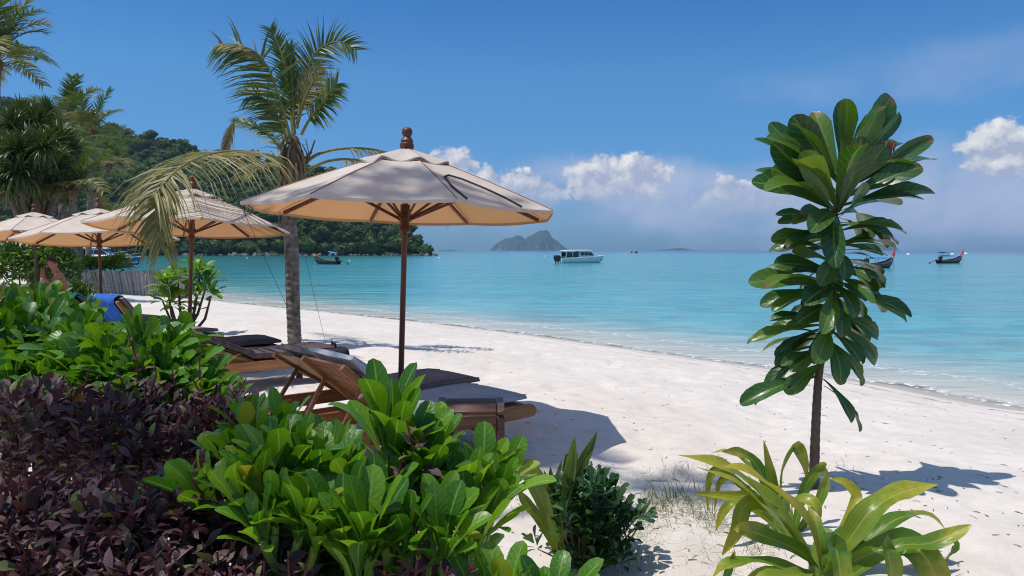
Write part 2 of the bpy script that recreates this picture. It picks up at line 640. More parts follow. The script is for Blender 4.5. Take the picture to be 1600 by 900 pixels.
M['boat_blue'] = plain('blue boat paint', (0.03, 0.11, 0.36), 0.3, 0.5, 0.15, 2, 0.02)
M['boat_navy'] = plain('dark boat paint', (0.02, 0.03, 0.055), 0.45, 0.5, 0.2, 2, 0.02)
M['boat_green'] = plain('dark green boat paint', (0.03, 0.055, 0.05), 0.5, 0.4, 0.2, 2, 0.05)
M['boat_wood'] = plain('red brown boat timber', (0.22, 0.085, 0.05), 0.6, 0.35, 0.25, 3, 0.1)
M['tarp_blue'] = plain('blue tarpaulin', (0.04, 0.20, 0.55), 0.6, 0.3, 0.15, 3, 0.2)
M['red'] = plain('red ribbon cloth', (0.55, 0.045, 0.05), 0.75, 0.2, 0.2, 6, 0.3)
M['orange'] = plain('orange ribbon cloth', (0.75, 0.19, 0.03), 0.75, 0.2, 0.2, 6, 0.3)
M['black'] = plain('black rubber', (0.015, 0.015, 0.017), 0.5, 0.5)
M['metal'] = plain('grey metal', (0.4, 0.41, 0.42), 0.35, 0.5, 0.15, 8, 0.05, 0.8)
M['rock'] = plain('shore rock', (0.17, 0.155, 0.14), 0.9, 0.2, 0.45, 0.35, 0.8, bdist=0.3)
M['buoy'] = plain('white buoy plastic', (0.78, 0.78, 0.76), 0.4, 0.4, 0.05)

mw, nt, out = newmat('boat window')
p = bsdf(nt, color=(0.015, 0.02, 0.026), rough=0.08, spec=0.7)
nt.links.new(p.outputs[0], out.inputs[0])
M['window'] = mw

# parasol cloth: cream on top, tan painted underneath to deepen the sun glow through it
m, nt, out = newmat('parasol cloth')
tc = nd(nt, 'TexCoord').outputs['Object']
dirt = noise(nt, 3.2, 5, 0.65, tc)
weave = noise(nt, 260, 2, 0.5, tc)
col = mx(nt, sm(nt, dirt, 0.3, 0.72), (0.69, 0.625, 0.535), (0.82, 0.765, 0.685))
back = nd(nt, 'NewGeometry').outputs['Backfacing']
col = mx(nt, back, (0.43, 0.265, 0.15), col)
p = bsdf(nt, color=col, rough=0.9, spec=0.12, normal=bump(nt, mt(nt, 'ADD', weave, mt(nt, 'MULTIPLY', dirt, 6.0)), 0.4, 0.006))
tr = nd(nt, 'BsdfTranslucent', {'Color': (0.66, 0.33, 0.135)})
ms = nd(nt, 'MixShader', {0: 0.36, 1: p.outputs[0], 2: tr.outputs[0]})
nt.links.new(ms.outputs[0], out.inputs[0])
M['canopy'] = m

# palm trunk: grey brown with ring scars
m, nt, out = newmat('palm bark')
tc = nd(nt, 'TexCoord').outputs['Object']
w = nd(nt, 'TexWave', {'Vector': tc, 'Scale': 3.2, 'Distortion': 3.0, 'Detail': 3, 'Detail Scale': 2.0}, wave_type='BANDS', bands_direction='Z').outputs[0]
g = noise(nt, 14, 5, 0.65, scaled(nt, tc, (1, 1, 0.5)))
col = mx(nt, sm(nt, g, 0.28, 0.72), (0.085, 0.068, 0.055), (0.27, 0.235, 0.20))
col = mx(nt, 1.0, col, mx(nt, w, (0.88, 0.87, 0.86), (1.08, 1.08, 1.08)), 'MULTIPLY')
p = bsdf(nt, color=col, rough=0.9, spec=0.2, normal=bump(nt, mt(nt, 'ADD', w, g), 0.6, 0.02))
nt.links.new(p.outputs[0], out.inputs[0])
M['palm_bark'] = m
M['palm_fibre'] = plain('dry palm fibre', (0.15, 0.085, 0.05), 0.95, 0.1, 0.45, 14, 0.8, aniso=(3, 3, 0.6))
M['petiole'] = plain('palm rib', (0.20, 0.19, 0.055), 0.5, 0.4, 0.3, 6, 0.1, trans=(0.1, (0.4, 0.35, 0.1)))
M['bark'] = plain('thin brown bark', (0.13, 0.09, 0.07), 0.85, 0.25, 0.35, 18, 0.6, aniso=(1, 1, 0.4))
M['stem_green'] = plain('green stem', (0.16, 0.24, 0.045), 0.5, 0.4, 0.25, 14, 0.3)
M['stem_red'] = plain('purple stem', (0.15, 0.03, 0.035), 0.6, 0.4, 0.3, 14, 0.3)

M['naupaka'] = leafmat('naupaka leaf', [(0.0, (0.034, 0.125, 0.010)), (0.45, (0.072, 0.205, 0.012)), (0.86, (0.13, 0.285, 0.016)), (0.97, (0.16, 0.30, 0.02)), (1.0, (0.36, 0.31, 0.03))],
                       (0.22, 0.38, 0.07), 0.38, 0.45, 0.40, veins=0.12, coat=0.10)
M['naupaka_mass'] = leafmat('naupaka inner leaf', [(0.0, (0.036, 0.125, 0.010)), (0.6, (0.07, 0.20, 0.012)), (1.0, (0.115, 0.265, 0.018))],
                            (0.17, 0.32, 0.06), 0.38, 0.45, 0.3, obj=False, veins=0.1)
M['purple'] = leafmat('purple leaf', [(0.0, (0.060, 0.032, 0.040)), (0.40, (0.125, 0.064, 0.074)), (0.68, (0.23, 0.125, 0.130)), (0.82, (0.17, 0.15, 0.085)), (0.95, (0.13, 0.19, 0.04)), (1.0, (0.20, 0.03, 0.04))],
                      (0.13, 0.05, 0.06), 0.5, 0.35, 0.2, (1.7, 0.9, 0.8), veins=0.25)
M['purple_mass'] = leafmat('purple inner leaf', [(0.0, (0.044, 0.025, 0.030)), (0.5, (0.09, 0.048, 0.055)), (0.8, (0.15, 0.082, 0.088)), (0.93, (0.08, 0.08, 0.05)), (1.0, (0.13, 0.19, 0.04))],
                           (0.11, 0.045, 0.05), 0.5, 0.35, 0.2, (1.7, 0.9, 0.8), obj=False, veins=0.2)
M['sapling'] = leafmat('sapling leaf', [(0.0, (0.020, 0.070, 0.014)), (0.6, (0.034, 0.100, 0.016)), (0.9, (0.075, 0.155, 0.022)), (1.0, (0.12, 0.18, 0.03))],
                       (0.15, 0.24, 0.06), 0.30, 0.5, 0.26, (1.7, 1.7, 0.45), tip=(0.20, 0.085, 0.04), veins=0.3, coat=0.18)
M['crinum'] = leafmat('crinum leaf', [(0.0, (0.07, 0.17, 0.016)), (0.55, (0.13, 0.24, 0.02)), (0.82, (0.24, 0.30, 0.025)), (1.0, (0.45, 0.37, 0.035))],
                      (0.33, 0.36, 0.06), 0.38, 0.45, 0.32, (1.5, 1.35, 0.4), tip=(0.42, 0.17, 0.06), veins=0.0, coat=0.1, par=0.30)
M['spike'] = leafmat('spiky lily leaf', [(0.0, (0.06, 0.11, 0.022)), (1.0, (0.15, 0.22, 0.035))], (0.22, 0.27, 0.08), 0.42, 0.4, 0.28, tip=(0.42, 0.2, 0.05))
M['dark_shrub'] = leafmat('dark glossy leaf', [(0.0, (0.012, 0.045, 0.014)), (0.8, (0.026, 0.085, 0.022)), (1.0, (0.06, 0.15, 0.03))], (0.07, 0.14, 0.05), 0.3, 0.5, 0.2, obj=False, coat=0.1)
M['bush_mass'] = leafmat('bush leaf', [(0.0, (0.03, 0.085, 0.016)), (0.6, (0.06, 0.15, 0.02)), (1.0, (0.15, 0.25, 0.03))], (0.15, 0.25, 0.06), 0.45, 0.4, 0.28, obj=False)
M['hedge_mass'] = leafmat('bright hedge leaf', [(0.0, (0.07, 0.16, 0.018)), (0.6, (0.13, 0.24, 0.022)), (1.0, (0.30, 0.33, 0.03))], (0.24, 0.34, 0.08), 0.4, 0.4, 0.32, obj=False)
M['grass'] = leafmat('beach grass', [(0.0, (0.07, 0.11, 0.03)), (1.0, (0.24, 0.24, 0.09))], (0.2, 0.24, 0.1), 0.6, 0.3, 0.25, obj=False)
M['frond'] = leafmat('palm leaflet', [(0.0, (0.036, 0.078, 0.020)), (0.6, (0.072, 0.125, 0.026)), (1.0, (0.15, 0.195, 0.038))], (0.15, 0.17, 0.06), 0.36, 0.45, 0.25, (1.5, 1.5, 0.5), obj=False)
M['frond_yellow'] = leafmat('yellow palm leaflet', [(0.0, (0.11, 0.125, 0.035)), (0.6, (0.20, 0.195, 0.055)), (1.0, (0.33, 0.27, 0.11))], (0.3, 0.28, 0.12), 0.45, 0.4, 0.25, (1.4, 1.25, 0.5), obj=False)
M['frond_dry'] = leafmat('dry palm leaflet', [(0.0, (0.14, 0.105, 0.06)), (1.0, (0.30, 0.25, 0.16))], (0.3, 0.25, 0.15), 0.6, 0.3, 0.2, (1.2, 1.1, 0.7), obj=False)
M['fan'] = leafmat('fan leaf', [(0.0, (0.030, 0.058, 0.018)), (0.7, (0.062, 0.10, 0.026)), (1.0, (0.19, 0.19, 0.07))], (0.15, 0.17, 0.07), 0.38, 0.45, 0.22, (1.5, 1.4, 0.5), obj=False)


def crownmat(name, stops):
    m, nt, out = newmat(name)
    rnd = nd(nt, 'Attribute', attribute_name='rnd').outputs['Fac']
    orn = nd(nt, 'ObjectInfo').outputs['Random']
    tc = nd(nt, 'NewGeometry').outputs['Position']
    fine = noise(nt, 1.1, 4, 0.7, tc)
    col = ramp(nt, mt(nt, 'FRACT', mt(nt, 'ADD', rnd, orn)), stops)
    col = mx(nt, 1.0, col, mx(nt, sm(nt, fine, 0.3, 0.7), (0.55, 0.55, 0.55), (1.4, 1.35, 1.2)), 'MULTIPLY')
    p = bsdf(nt, color=col, rough=0.7, spec=0.2, normal=bump(nt, fine, 0.7, 0.5))
    nt.links.new(p.outputs[0], out.inputs[0])
    return m


M['forest'] = crownmat('forest crown', [(0.0, (0.030, 0.064, 0.013)), (0.45, (0.056, 0.103, 0.016)), (0.8, (0.088, 0.142, 0.021)), (0.93, (0.125, 0.155, 0.03)), (1.0, (0.09, 0.085, 0.04))])


# ------------------------------------------------------------------ the setting
SEA = -0.90
shore = [(45, -34), (28, -12), (17, 0)]
for px, py in ((1600, 640), (1400, 603), (1200, 575), (1000, 547), (850, 526), (700, 508), (560, 493), (400, 477), (300, 465), (248, 457)):
    q = gnd(px, py, SEA)
    shore.append((q.x, q.y))
shore += [(-27, 51), (-34, 60), (-50, 74), (-67, 92), (-76, 112), (-105, 165), (-150, 235), (-210, 330), (-400, 420)]
SH = np.array(shore)


def shore_dist(x, y):
    """Distance to the waterline, positive on land."""
    x, y = np.asarray(x, float), np.asarray(y, float)
    best = np.full(x.shape, 1e9)
    sgn = np.ones(x.shape)
    for (ax, ay), (bx, by) in zip(SH[:-1], SH[1:]):
        dx, dy = bx - ax, by - ay
        t = np.clip(((x - ax) * dx + (y - ay) * dy) / (dx * dx + dy * dy), 0, 1)
        d = np.hypot(x - ax - t * dx, y - ay - t * dy)
        m = d < best
        best = np.where(m, d, best)
        sgn = np.where(m, np.sign(dx * (y - ay) - dy * (x - ax)), sgn)
    return best * np.where(sgn >= 0, 1, -1)


WALL = [(-20.5, 33.0), (-19.0, 30.2), (-17.6, 28.5), (-16.2, 27.6), (-14.8, 27.3), (-13.7, 27.7), (-13.2, 28.6), (-13.0, 30.4)]


def sstep(x, a, b):
    t = np.clip((x - a) / (b - a), 0, 1)
    return t * t * (3 - 2 * t)


def sand_h(x, y):
    x, y = np.asarray(x, float), np.asarray(y, float)
    sd = shore_dist(x, y)
    t = np.clip(sd / 8.0, 0, 1)
    z = SEA * (1 - t) ** 1.35
    z = np.where(sd < 0, np.maximum(SEA + 0.11 * sd, -2.2), z)
    yw = np.interp(x, [w[0] for w in WALL[:-1]], [w[1] for w in WALL[:-1]]) + 0.32
    up = sstep(y - yw, 0, 0.5) * sstep(-13.35 - x, 0, 0.3) * sstep(sd, 0.2, 3.0)
    z = z + up * 0.80
    # the low bank the garden plants grow on, and soft hollows
    z = z + 0.05 * fbm(np.stack([x * 0.45, y * 0.45, x * 0 + 3.0], -1), 2) * sstep(sd, 1, 6)
    return z


def ground_z(x, y):
    return float(sand_h(np.array([x]), np.array([y]))[0])


def axis(*segs):
    out = []
    for a, b, n in segs:
        out += list(np.linspace(a, b, n, endpoint=False))
    return np.array(out + [segs[-1][1]])


def sheet(xs, ys, fn):
    X, Y = np.meshgrid(xs, ys, indexing='ij')
    V = np.stack([X.ravel(), Y.ravel(), fn(X.ravel(), Y.ravel())], -1)
    nx, ny = len(xs), len(ys)
    I = np.arange(nx * ny).reshape(nx, ny)
    Fq = np.stack([I[:-1, :-1].ravel(), I[1:, :-1].ravel(), I[1:, 1:].ravel(), I[:-1, 1:].ravel()], -1)
    return V, Fq


def sand_full(x, y):
    z = sand_h(x, y)
    sd = shore_dist(x, y)
    k = sstep(sd, 0.8, 3.5)
    p = np.stack([x * 2.6, y * 2.6, x * 0], -1)
    n = fbm(p, 3)
    dents = np.minimum(vnoise(p * 1.5 + 9.1), -0.05) + 0.05     # trodden hollows
    return z + k * (0.030 * n + 0.095 * dents)


xs = axis((-90, -30, 40), (-30, -8, 60), (-8, -2.5, 70), (-2.5, 4.0, 150), (4.0, 9, 50), (9, 24, 30))
ys = axis((-10, 2, 30), (2, 8, 150), (8, 14, 80), (14, 34, 90), (34, 70, 50), (70, 140, 25))
V, Fq = sheet(xs, ys, sand_full)
m, nt, out = newmat('coral sand')
pos = nd(nt, 'NewGeometry').outputs['Position']
sdA = nd(nt, 'Attribute', attribute_name='sd').outputs['Fac']
wob = noise(nt, 0.9, 3, 0.5, pos)
sdw = mt(nt, 'ADD', sdA, mt(nt, 'MULTIPLY', mt(nt, 'SUBTRACT', wob, 0.5), 1.1))
big = noise(nt, 0.55, 4, 0.55, pos)
mid = noise(nt, 7.0, 5, 0.65, pos)
grain = noise(nt, 240.0, 3, 0.7, pos)
col = mx(nt, sm(nt, big, 0.3, 0.7), (0.64, 0.57, 0.505), (0.705, 0.635, 0.57))
col = mx(nt, 1.0, col, mx(nt, sm(nt, mid, 0.25, 0.75), (0.90, 0.90, 0.90), (1.05, 1.05, 1.05)), 'MULTIPLY')
col = mx(nt, 1.0, col, mx(nt, sm(nt, grain, 0.3, 0.7), (0.86, 0.86, 0.85), (1.08, 1.08, 1.08)), 'MULTIPLY')
speck = nd(nt, 'TexVoronoi', {'Vector': scaled(nt, pos, (1.0, 1.6, 1.0)), 'Scale': 13.0}).outputs['Distance']
sp2 = noise(nt, 1.9, 2, 0.5, pos)
col = mx(nt, mt(nt, 'MULTIPLY', sm(nt, speck, 0.085, 0.05), sm(nt, sp2, 0.46, 0.6)), col, (0.20, 0.15, 0.115))
wet = mt(nt, 'MULTIPLY', sm(nt, sdw, 1.35, 0.6), sm(nt, sdA, -1.0, 0.1, 0.15, 0.9))
line = mt(nt, 'ADD', mt(nt, 'MULTIPLY', sm(nt, sdw, 1.45, 1.55), sm(nt, sdw, 1.75, 1.62)), mt(nt, 'MULTIPLY', mt(nt, 'MULTIPLY', sm(nt, sdw, 2.9, 3.0), sm(nt, sdw, 3.2, 3.08)), 0.6))
col = mx(nt, mt(nt, 'MULTIPLY', line, sm(nt, mid, 0.42, 0.62)), col, (0.25, 0.20, 0.15))
col = mx(nt, wet, col, (0.43, 0.37, 0.305))
h = mt(nt, 'ADD', mt(nt, 'MULTIPLY', mid, 1.0), mt(nt, 'MULTIPLY', grain, 0.16))
hb = bump(nt, h, 0.55, 0.02)
p = bsdf(nt, color=col, rough=mx(nt, wet, (0.95, 0.95, 0.95), (0.35, 0.35, 0.35)), spec=0.25, normal=hb)
nt.links.new(p.outputs[0], out.inputs[0])
sand = link('sand', raw_mesh('sand', V, Fq, m, {'sd': ('FLOAT', shore_dist(V[:, 0], V[:, 1]))}))
tag(sand, kind='structure')

# ------------------------------------------------------------------ sea
xs = axis((-4800, -700, 20), (-700, -120, 24), (-120, -40, 30), (-40, 14, 130), (14, 60, 24), (60, 700, 20), (700, 4800, 20))
ys = axis((-40, 5, 20), (5, 50, 130), (50, 140, 50), (140, 700, 30), (700, 6900, 24))
V, Fq = sheet(xs, ys, lambda x, y: np.full(x.shape, SEA))
m, nt, out = newmat('lagoon water')
pos = nd(nt, 'NewGeometry').outputs['Position']
sdA = nd(nt, 'Attribute', attribute_name='sd').outputs['Fac']
py_ = nd(nt, 'SeparateXYZ', {0: pos})
patch = noise(nt, 0.045, 4, 0.6, scaled(nt, pos, (0.5, 1.3, 1)))
wob = noise(nt, 0.9, 3, 0.5, pos)
off = mt(nt, 'SUBTRACT', mt(nt, 'MULTIPLY', mt(nt, 'SUBTRACT', wob, 0.5), 0.9), sdA)      # metres out from the waterline
depth = mt(nt, 'ADD', off, mt(nt, 'MULTIPLY', mt(nt, 'SUBTRACT', patch, 0.5), mt(nt, 'MULTIPLY', off, 0.8)))
lg = lin(nt, mt(nt, 'LOGARITHM', mt(nt, 'MAXIMUM', mt(nt, 'ADD', depth, 1.0), 1.0), 10.0), 0.0, 3.5)
col = ramp(nt, lg, [(0.0, (0.60, 0.55, 0.46)), (0.10, (0.49, 0.485, 0.39)), (0.15, (0.40, 0.46, 0.395)), (0.225, (0.16, 0.38, 0.38)), (0.31, (0.085, 0.335, 0.36)), (0.45, (0.056, 0.290, 0.310)),
                    (0.62, (0.054, 0.280, 0.312)), (0.71, (0.050, 0.265, 0.325)), (0.77, (0.030, 0.150, 0.26)), (0.83, (0.020, 0.085, 0.20)), (1.0, (0.015, 0.060, 0.16))])
# sea grass and reef darken the bay under the headland
reef = mt(nt, 'MULTIPLY', sm(nt, nd(nt, 'SeparateXYZ', {0: pos}).outputs[1], 150, 300), sm(nt, py_.outputs[0], 10, -70))
col = mx(nt, mt(nt, 'MULTIPLY', reef, 0.75), col, (0.030, 0.135, 0.10))
bay = sm(nt, mt(nt, 'ADD', py_.outputs[0], mt(nt, 'MULTIPLY', py_.outputs[1], 0.22)), 4.0, -14.0)
col = mx(nt, mt(nt, 'MULTIPLY', mt(nt, 'MULTIPLY', bay, sm(nt, off, 2.0, 9.0)), 0.78), col, (0.024, 0.160, 0.160))
darkp = sm(nt, noise(nt, 0.11, 4, 0.65, scaled(nt, pos, (0.35, 1.0, 1))), 0.56, 0.72)
col = mx(nt, mt(nt, 'MULTIPLY', darkp, 0.45), col, (0.03, 0.16, 0.20))
v1 = scaled(nt, pos, (0.55, 1.15, 1))
v2 = scaled(nt, pos, (0.28, 1.0, 1))
wv = mt(nt, 'ADD', noise(nt, 2.6, 4, 0.6, v1, 0.4), mt(nt, 'ADD', mt(nt, 'MULTIPLY', noise(nt, 0.55, 4, 0.6, v1, 0.3), 4.0), mt(nt, 'MULTIPLY', noise(nt, 0.10, 5, 0.65, v2, 0.2), 22.0)))
hb = bump(nt, wv, 1.0, 0.035)
p = bsdf(nt, color=col, rough=0.16, spec=0.42, ior=1.33, normal=hb)
clear = nd(nt, 'BsdfTransparent', {'Color': (0.93, 0.98, 0.96, 1)})
alpha = sm(nt, off, -0.1, 0.45, 0.10, 1.0)
col = mx(nt, 1.0, col, mx(nt, sm(nt, mt(nt, 'ADD', mt(nt, 'MULTIPLY', noise(nt, 1.1, 3, 0.6, scaled(nt, pos, (0.55, 1.0, 1))), 0.6), mt(nt, 'MULTIPLY', noise(nt, 0.22, 4, 0.65, scaled(nt, pos, (0.4, 1.0, 1))), 0.4)), 0.36, 0.62), mx(nt, sm(nt, off, 0.8, 4.0), (1.0, 1.0, 1.0), (0.74, 0.79, 0.82)), mx(nt, sm(nt, off, 0.8, 4.0), (1.0, 1.0, 1.0), (1.22, 1.19, 1.16))), 'MULTIPLY')  # ripple contrast painted into the colour as lighter and darker streaks
p.inputs['Base Color'].default_value = (0, 0, 0, 1)
nt.links.new(col, p.inputs['Base Color'])
body = nd(nt, 'MixShader', {0: alpha, 1: clear.outputs[0], 2: p.outputs[0]})
foamn = noise(nt, 5.5, 5, 0.7, scaled(nt, pos, (1.0, 1.0, 1)))
f1 = mt(nt, 'MULTIPLY', sm(nt, off, -0.05, 0.12), sm(nt, off, 0.55, 0.22))
f2 = mt(nt, 'MULTIPLY', mt(nt, 'MULTIPLY', sm(nt, off, 1.5, 1.75), sm(nt, off, 2.3, 1.85)), 0.5)
foam = mt(nt, 'MULTIPLY', mt(nt, 'MAXIMUM', f1, f2), sm(nt, foamn, 0.50, 0.62))
fs = bsdf(nt, color=(0.78, 0.80, 0.80), rough=0.8, spec=0.2)
ms = nd(nt, 'MixShader', {0: foam, 1: body.outputs[0], 2: fs.outputs[0]})
nt.links.new(ms.outputs[0], out.inputs[0])
sea = link('sea_water', raw_mesh('sea_water', V, Fq, m, {'sd': ('FLOAT', shore_dist(V[:, 0], V[:, 1]))}))
tag(sea, kind='structure')

# ------------------------------------------------------------------ wooded headland
RPX = [-260, -60, 0, 60, 110, 190, 240, 290, 330, 400, 450, 500, 560, 600, 632, 652, 664, 676]
RPY = [105, 138, 150, 161, 176, 201, 209, 224, 236, 244, 251, 261, 284, 312, 342, 362, 376, 396]
COAST = 322.0


def ridge(px):
    y = np.interp(px, RPX, RPY) + 3.0
    dr = COAST + 14 + (399 - y) * 0.42
    z = CAMZ + (391 - y) / F * dr - 2.0
    return dr, np.maximum(z, SEA + 0.4)


def hill_pt(px, t):
    """t 0 at the waterline, 1 on the ridge, past 1 down the far side."""
    px = np.asarray(px, float)
    dr, zr = ridge(px)
    tt = np.minimum(t, 1.0)
    d = COAST + (dr - COAST) * tt + np.maximum(t - 1, 0) * 120
    z = SEA - 0.3 + (zr - SEA) * tt ** 0.85 - np.maximum(t - 1, 0) * (zr + 4) * 0.9
    x = (px - 800) / F * d
    return x, d, z


pxs = np.linspace(-260, 676, 110)
ts = np.concatenate([np.linspace(0, 1, 16), [1.3, 1.7, 2.1]])
PX, T = np.meshgrid(pxs, ts, indexing='ij')
X, Y, Z = hill_pt(PX, T)
Z = Z + 1.2 * fbm(np.stack([X * 0.06, Y * 0.06, Z * 0.06], -1), 3) * (T > 0.05)
n0, n1_ = PX.shape
I = np.arange(n0 * n1_).reshape(n0, n1_)
Fq = np.stack([I[:-1, :-1].ravel(), I[1:, :-1].ravel(), I[1:, 1:].ravel(), I[:-1, 1:].ravel()], -1)
hm = plain('forest floor', (0.03, 0.045, 0.018), 0.95, 0.1, 0.4, 0.4, 0.6)
tag(link('headland_hill', raw_mesh('headland_hill', np.stack([X.ravel(), Y.ravel(), Z.ravel()], -1), Fq, hm)), kind='structure')

import bmesh


def crown_arrays(seed, sub=2, cards=240, flat=0.72, lump=0.34, cs=(0.16, 0.34)):
    """One forest crown of radius 1: a lumpy body with leaf sprays standing off it."""
    r = np.random.default_rng(seed)
    bm = bmesh.new()
    bmesh.ops.create_icosphere(bm, subdivisions=sub, radius=1)
    V = np.array([v.co for v in bm.verts])
    Ft = np.array([[v.index for v in f.verts] for f in bm.faces])
    bm.free()
    disp = lambda N: 1 + lump * 2.2 * fbm(N * 1.7 + seed * 3.1, 2)
    B = V * (disp(V) * 0.9)[:, None]
    N = r.normal(size=(cards, 3))
    N[:, 2] = np.abs(N[:, 2]) * 0.8 + N[:, 2] * 0.2
    N /= np.linalg.norm(N, axis=1)[:, None]
    C = N * (disp(N) * (0.90 + 0.16 * r.random(cards)))[:, None]
    D = N * 0.75 + r.normal(size=(cards, 3)) * 0.55
    D /= np.linalg.norm(D, axis=1)[:, None]
    A = np.cross(D, r.normal(size=(cards, 3)))
    A /= np.linalg.norm(A, axis=1)[:, None]
    E = np.cross(D, A)
    s = (cs[0] + (cs[1] - cs[0]) * r.random(cards))[:, None]
    Q = np.stack([C - A * s * 0.5, C + E * s * 0.42, C + A * s * 0.6, C - E * s * 0.42], 1).reshape(-1, 3)
    b = len(B) + np.arange(cards)[:, None] * 4
    T3 = np.concatenate([np.concatenate([b, b + 1, b + 2], 1), np.concatenate([b, b + 2, b + 3], 1)])
    P = np.concatenate([B, Q])
    P[:, 2] *= flat
    rn = np.concatenate([np.clip(0.35 + 0.8 * fbm(V * 2.5 + seed, 2), 0, 0.92), np.repeat(r.random(cards) * 0.95, 4)])
    return P, np.concatenate([Ft, T3]), rn


CR = [crown_arrays(s) for s in range(6)]
pts = []
row = 0
for k, pxx in enumerate(np.arange(-90, 672, 13.0)):
    dr, zr = ridge(pxx)
    hpx = max(8, 399 - float(np.interp(pxx, RPX, RPY)))
    rows = max(1, int(hpx / 11.5))
    for j in range(rows + 1):
        t = (j + rng.random() * 0.8) / (rows + 0.6)
        pts.append((pxx + rng.normal() * 4.5, min(t, 1.02)))
crowns = []
for px, t in pts:
    x, y, z = [float(a) for a in hill_pt(px, t)]
    rad = 2.1 + 2.4 * rng.random() ** 1.6
    if px > 640:
        rad *= 0.8
    crowns.append((x, y, z + rad * (0.35 + 0.35 * rng.random()), rad, px, t))
solo = [c for c in crowns if c[4] > -5 and (c[5] < 0.16 or c[5] > 0.93)]
solo.sort(key=lambda c: -c[3])
solo = solo[:110]
solo_id = {id(c) for c in solo}
Vs, Fs, Rs, base = [], [], [], 0
for c in crowns:
    if id(c) in solo_id:
        continue
    P, T3, rn = CR[rng.integers(6)]
    a = rng.random() * 6.28
    ca, sa = math.cos(a), math.sin(a)
    Q = np.stack([P[:, 0] * ca - P[:, 1] * sa, P[:, 0] * sa + P[:, 1] * ca, P[:, 2] * (0.85 + 0.4 * rng.random())], -1) * c[3] + np.array(c[:3])
    Vs.append(Q)
    Fs.append(T3 + base)
    Rs.append((rn * 0.55 + rng.random() * 0.45))
    base += len(Q)
forest = link('headland_forest', raw_mesh('headland_forest', np.concatenate(Vs), np.concatenate(Fs), M['forest'], {'rnd': ('FLOAT', np.concatenate(Rs))}, smooth=False))
tag(forest, 'dense green jungle covering the whole slope of the headland', 'forest', kind='stuff')


def forest_tree_mesh(k):
    P, T3, rn = crown_arrays(40 + k, 2, 320)
    P = P + np.array([0, 0, 0.9])
    mb = MB().tube([(0, 0, -0.9), (0.03, 0, 0), (0, 0.04, 0.7)], [0.09, 0.07, 0.05], 6)
    V2 = np.array(mb.v)
    f2 = []
    for f in mb.f:
        for i in range(1, len(f) - 1):
            f2.append((f[0], f[i], f[i + 1]))
    return raw_mesh('headland_tree', np.concatenate([P, V2]), np.concatenate([T3, np.array(f2) + len(P)]), M['forest'],
                    {'rnd': ('FLOAT', np.concatenate([rn * 0.5, np.full(len(V2), 0.97)]))}, smooth=False)


for i, c in enumerate(solo):
    o = link('headland_tree', cached(('ft', i % 5), lambda: forest_tree_mesh(i % 5)))
    o.location = (c[0], c[1], c[2] - 0.9 * c[3])
    o.rotation_euler = (0, 0, rng.random() * 6.28)
    o.scale = (c[3], c[3], c[3] * (0.9 + 0.4 * rng.random()))
    low_ = c[5] < 0.16
    tag(o, 'green jungle tree at the water edge of the headland' if low_ else 'round jungle tree standing on the skyline of the headland', 'tree',
        'trees along the headland shore' if low_ else 'trees on the headland skyline')


def rock_mesh(k):
    bm = bmesh.new()
    bmesh.ops.create_icosphere(bm, subdivisions=2, radius=1)
    V = np.array([v.co for v in bm.verts])
    Ft = np.array([[v.index for v in f.verts] for f in bm.faces])
    bm.free()
    V = V * (1 + 0.7 * fbm(V * 1.2 + 7 * k, 3))[:, None] * np.array([1.2, 0.9, 0.7])
    return raw_mesh('rock', V, Ft, M['rock'], smooth=False)


for i in range(64):
    px = 236 + 440 * (i + rng.random() * 0.8) / 64 if i < 56 else 640 + 50 * rng.random()
    o = link('rock', cached(('rk', i % 4), lambda: rock_mesh(i % 4)))
    o.location = ((px - 800) / F * (COAST - 2), COAST - 3 + rng.random() * 3, SEA + 0.1)
    o.rotation_euler = (rng.random(), rng.random(), rng.random() * 6)
    s = 0.5 + 0.9 * rng.random() ** 2
    o.scale = (s * 1.3, s, s)
    tag(o, 'brown boulder at the foot of the wooded headland', 'rock', 'rocks along the headland shore')

# ------------------------------------------------------------------ far islands
m, nt, out = newmat('limestone island')
pos = nd(nt, 'NewGeometry').outputs['Position']
st = noise(nt, 0.035, 6, 0.65, scaled(nt, pos, (1.0, 1.0, 0.35)))
nz = nd(nt, 'SeparateXYZ', {0: nd(nt, 'NewGeometry').outputs['Normal']}).outputs[2]
rockf = mt(nt, 'MULTIPLY', sm(nt, st, 0.48, 0.60), sm(nt, nz, 0.62, 0.35))
col = mx(nt, rockf, mx(nt, noise(nt, 0.12, 4, 0.6, pos), (0.018, 0.034, 0.014), (0.05, 0.075, 0.03)), (0.25, 0.225, 0.20))
p = bsdf(nt, color=col, rough=0.95, spec=0.1, normal=bump(nt, noise(nt, 0.08, 5, 0.7, pos), 1.0, 6.0))
nt.links.new(p.outputs[0], out.inputs[0])
M['island'] = m


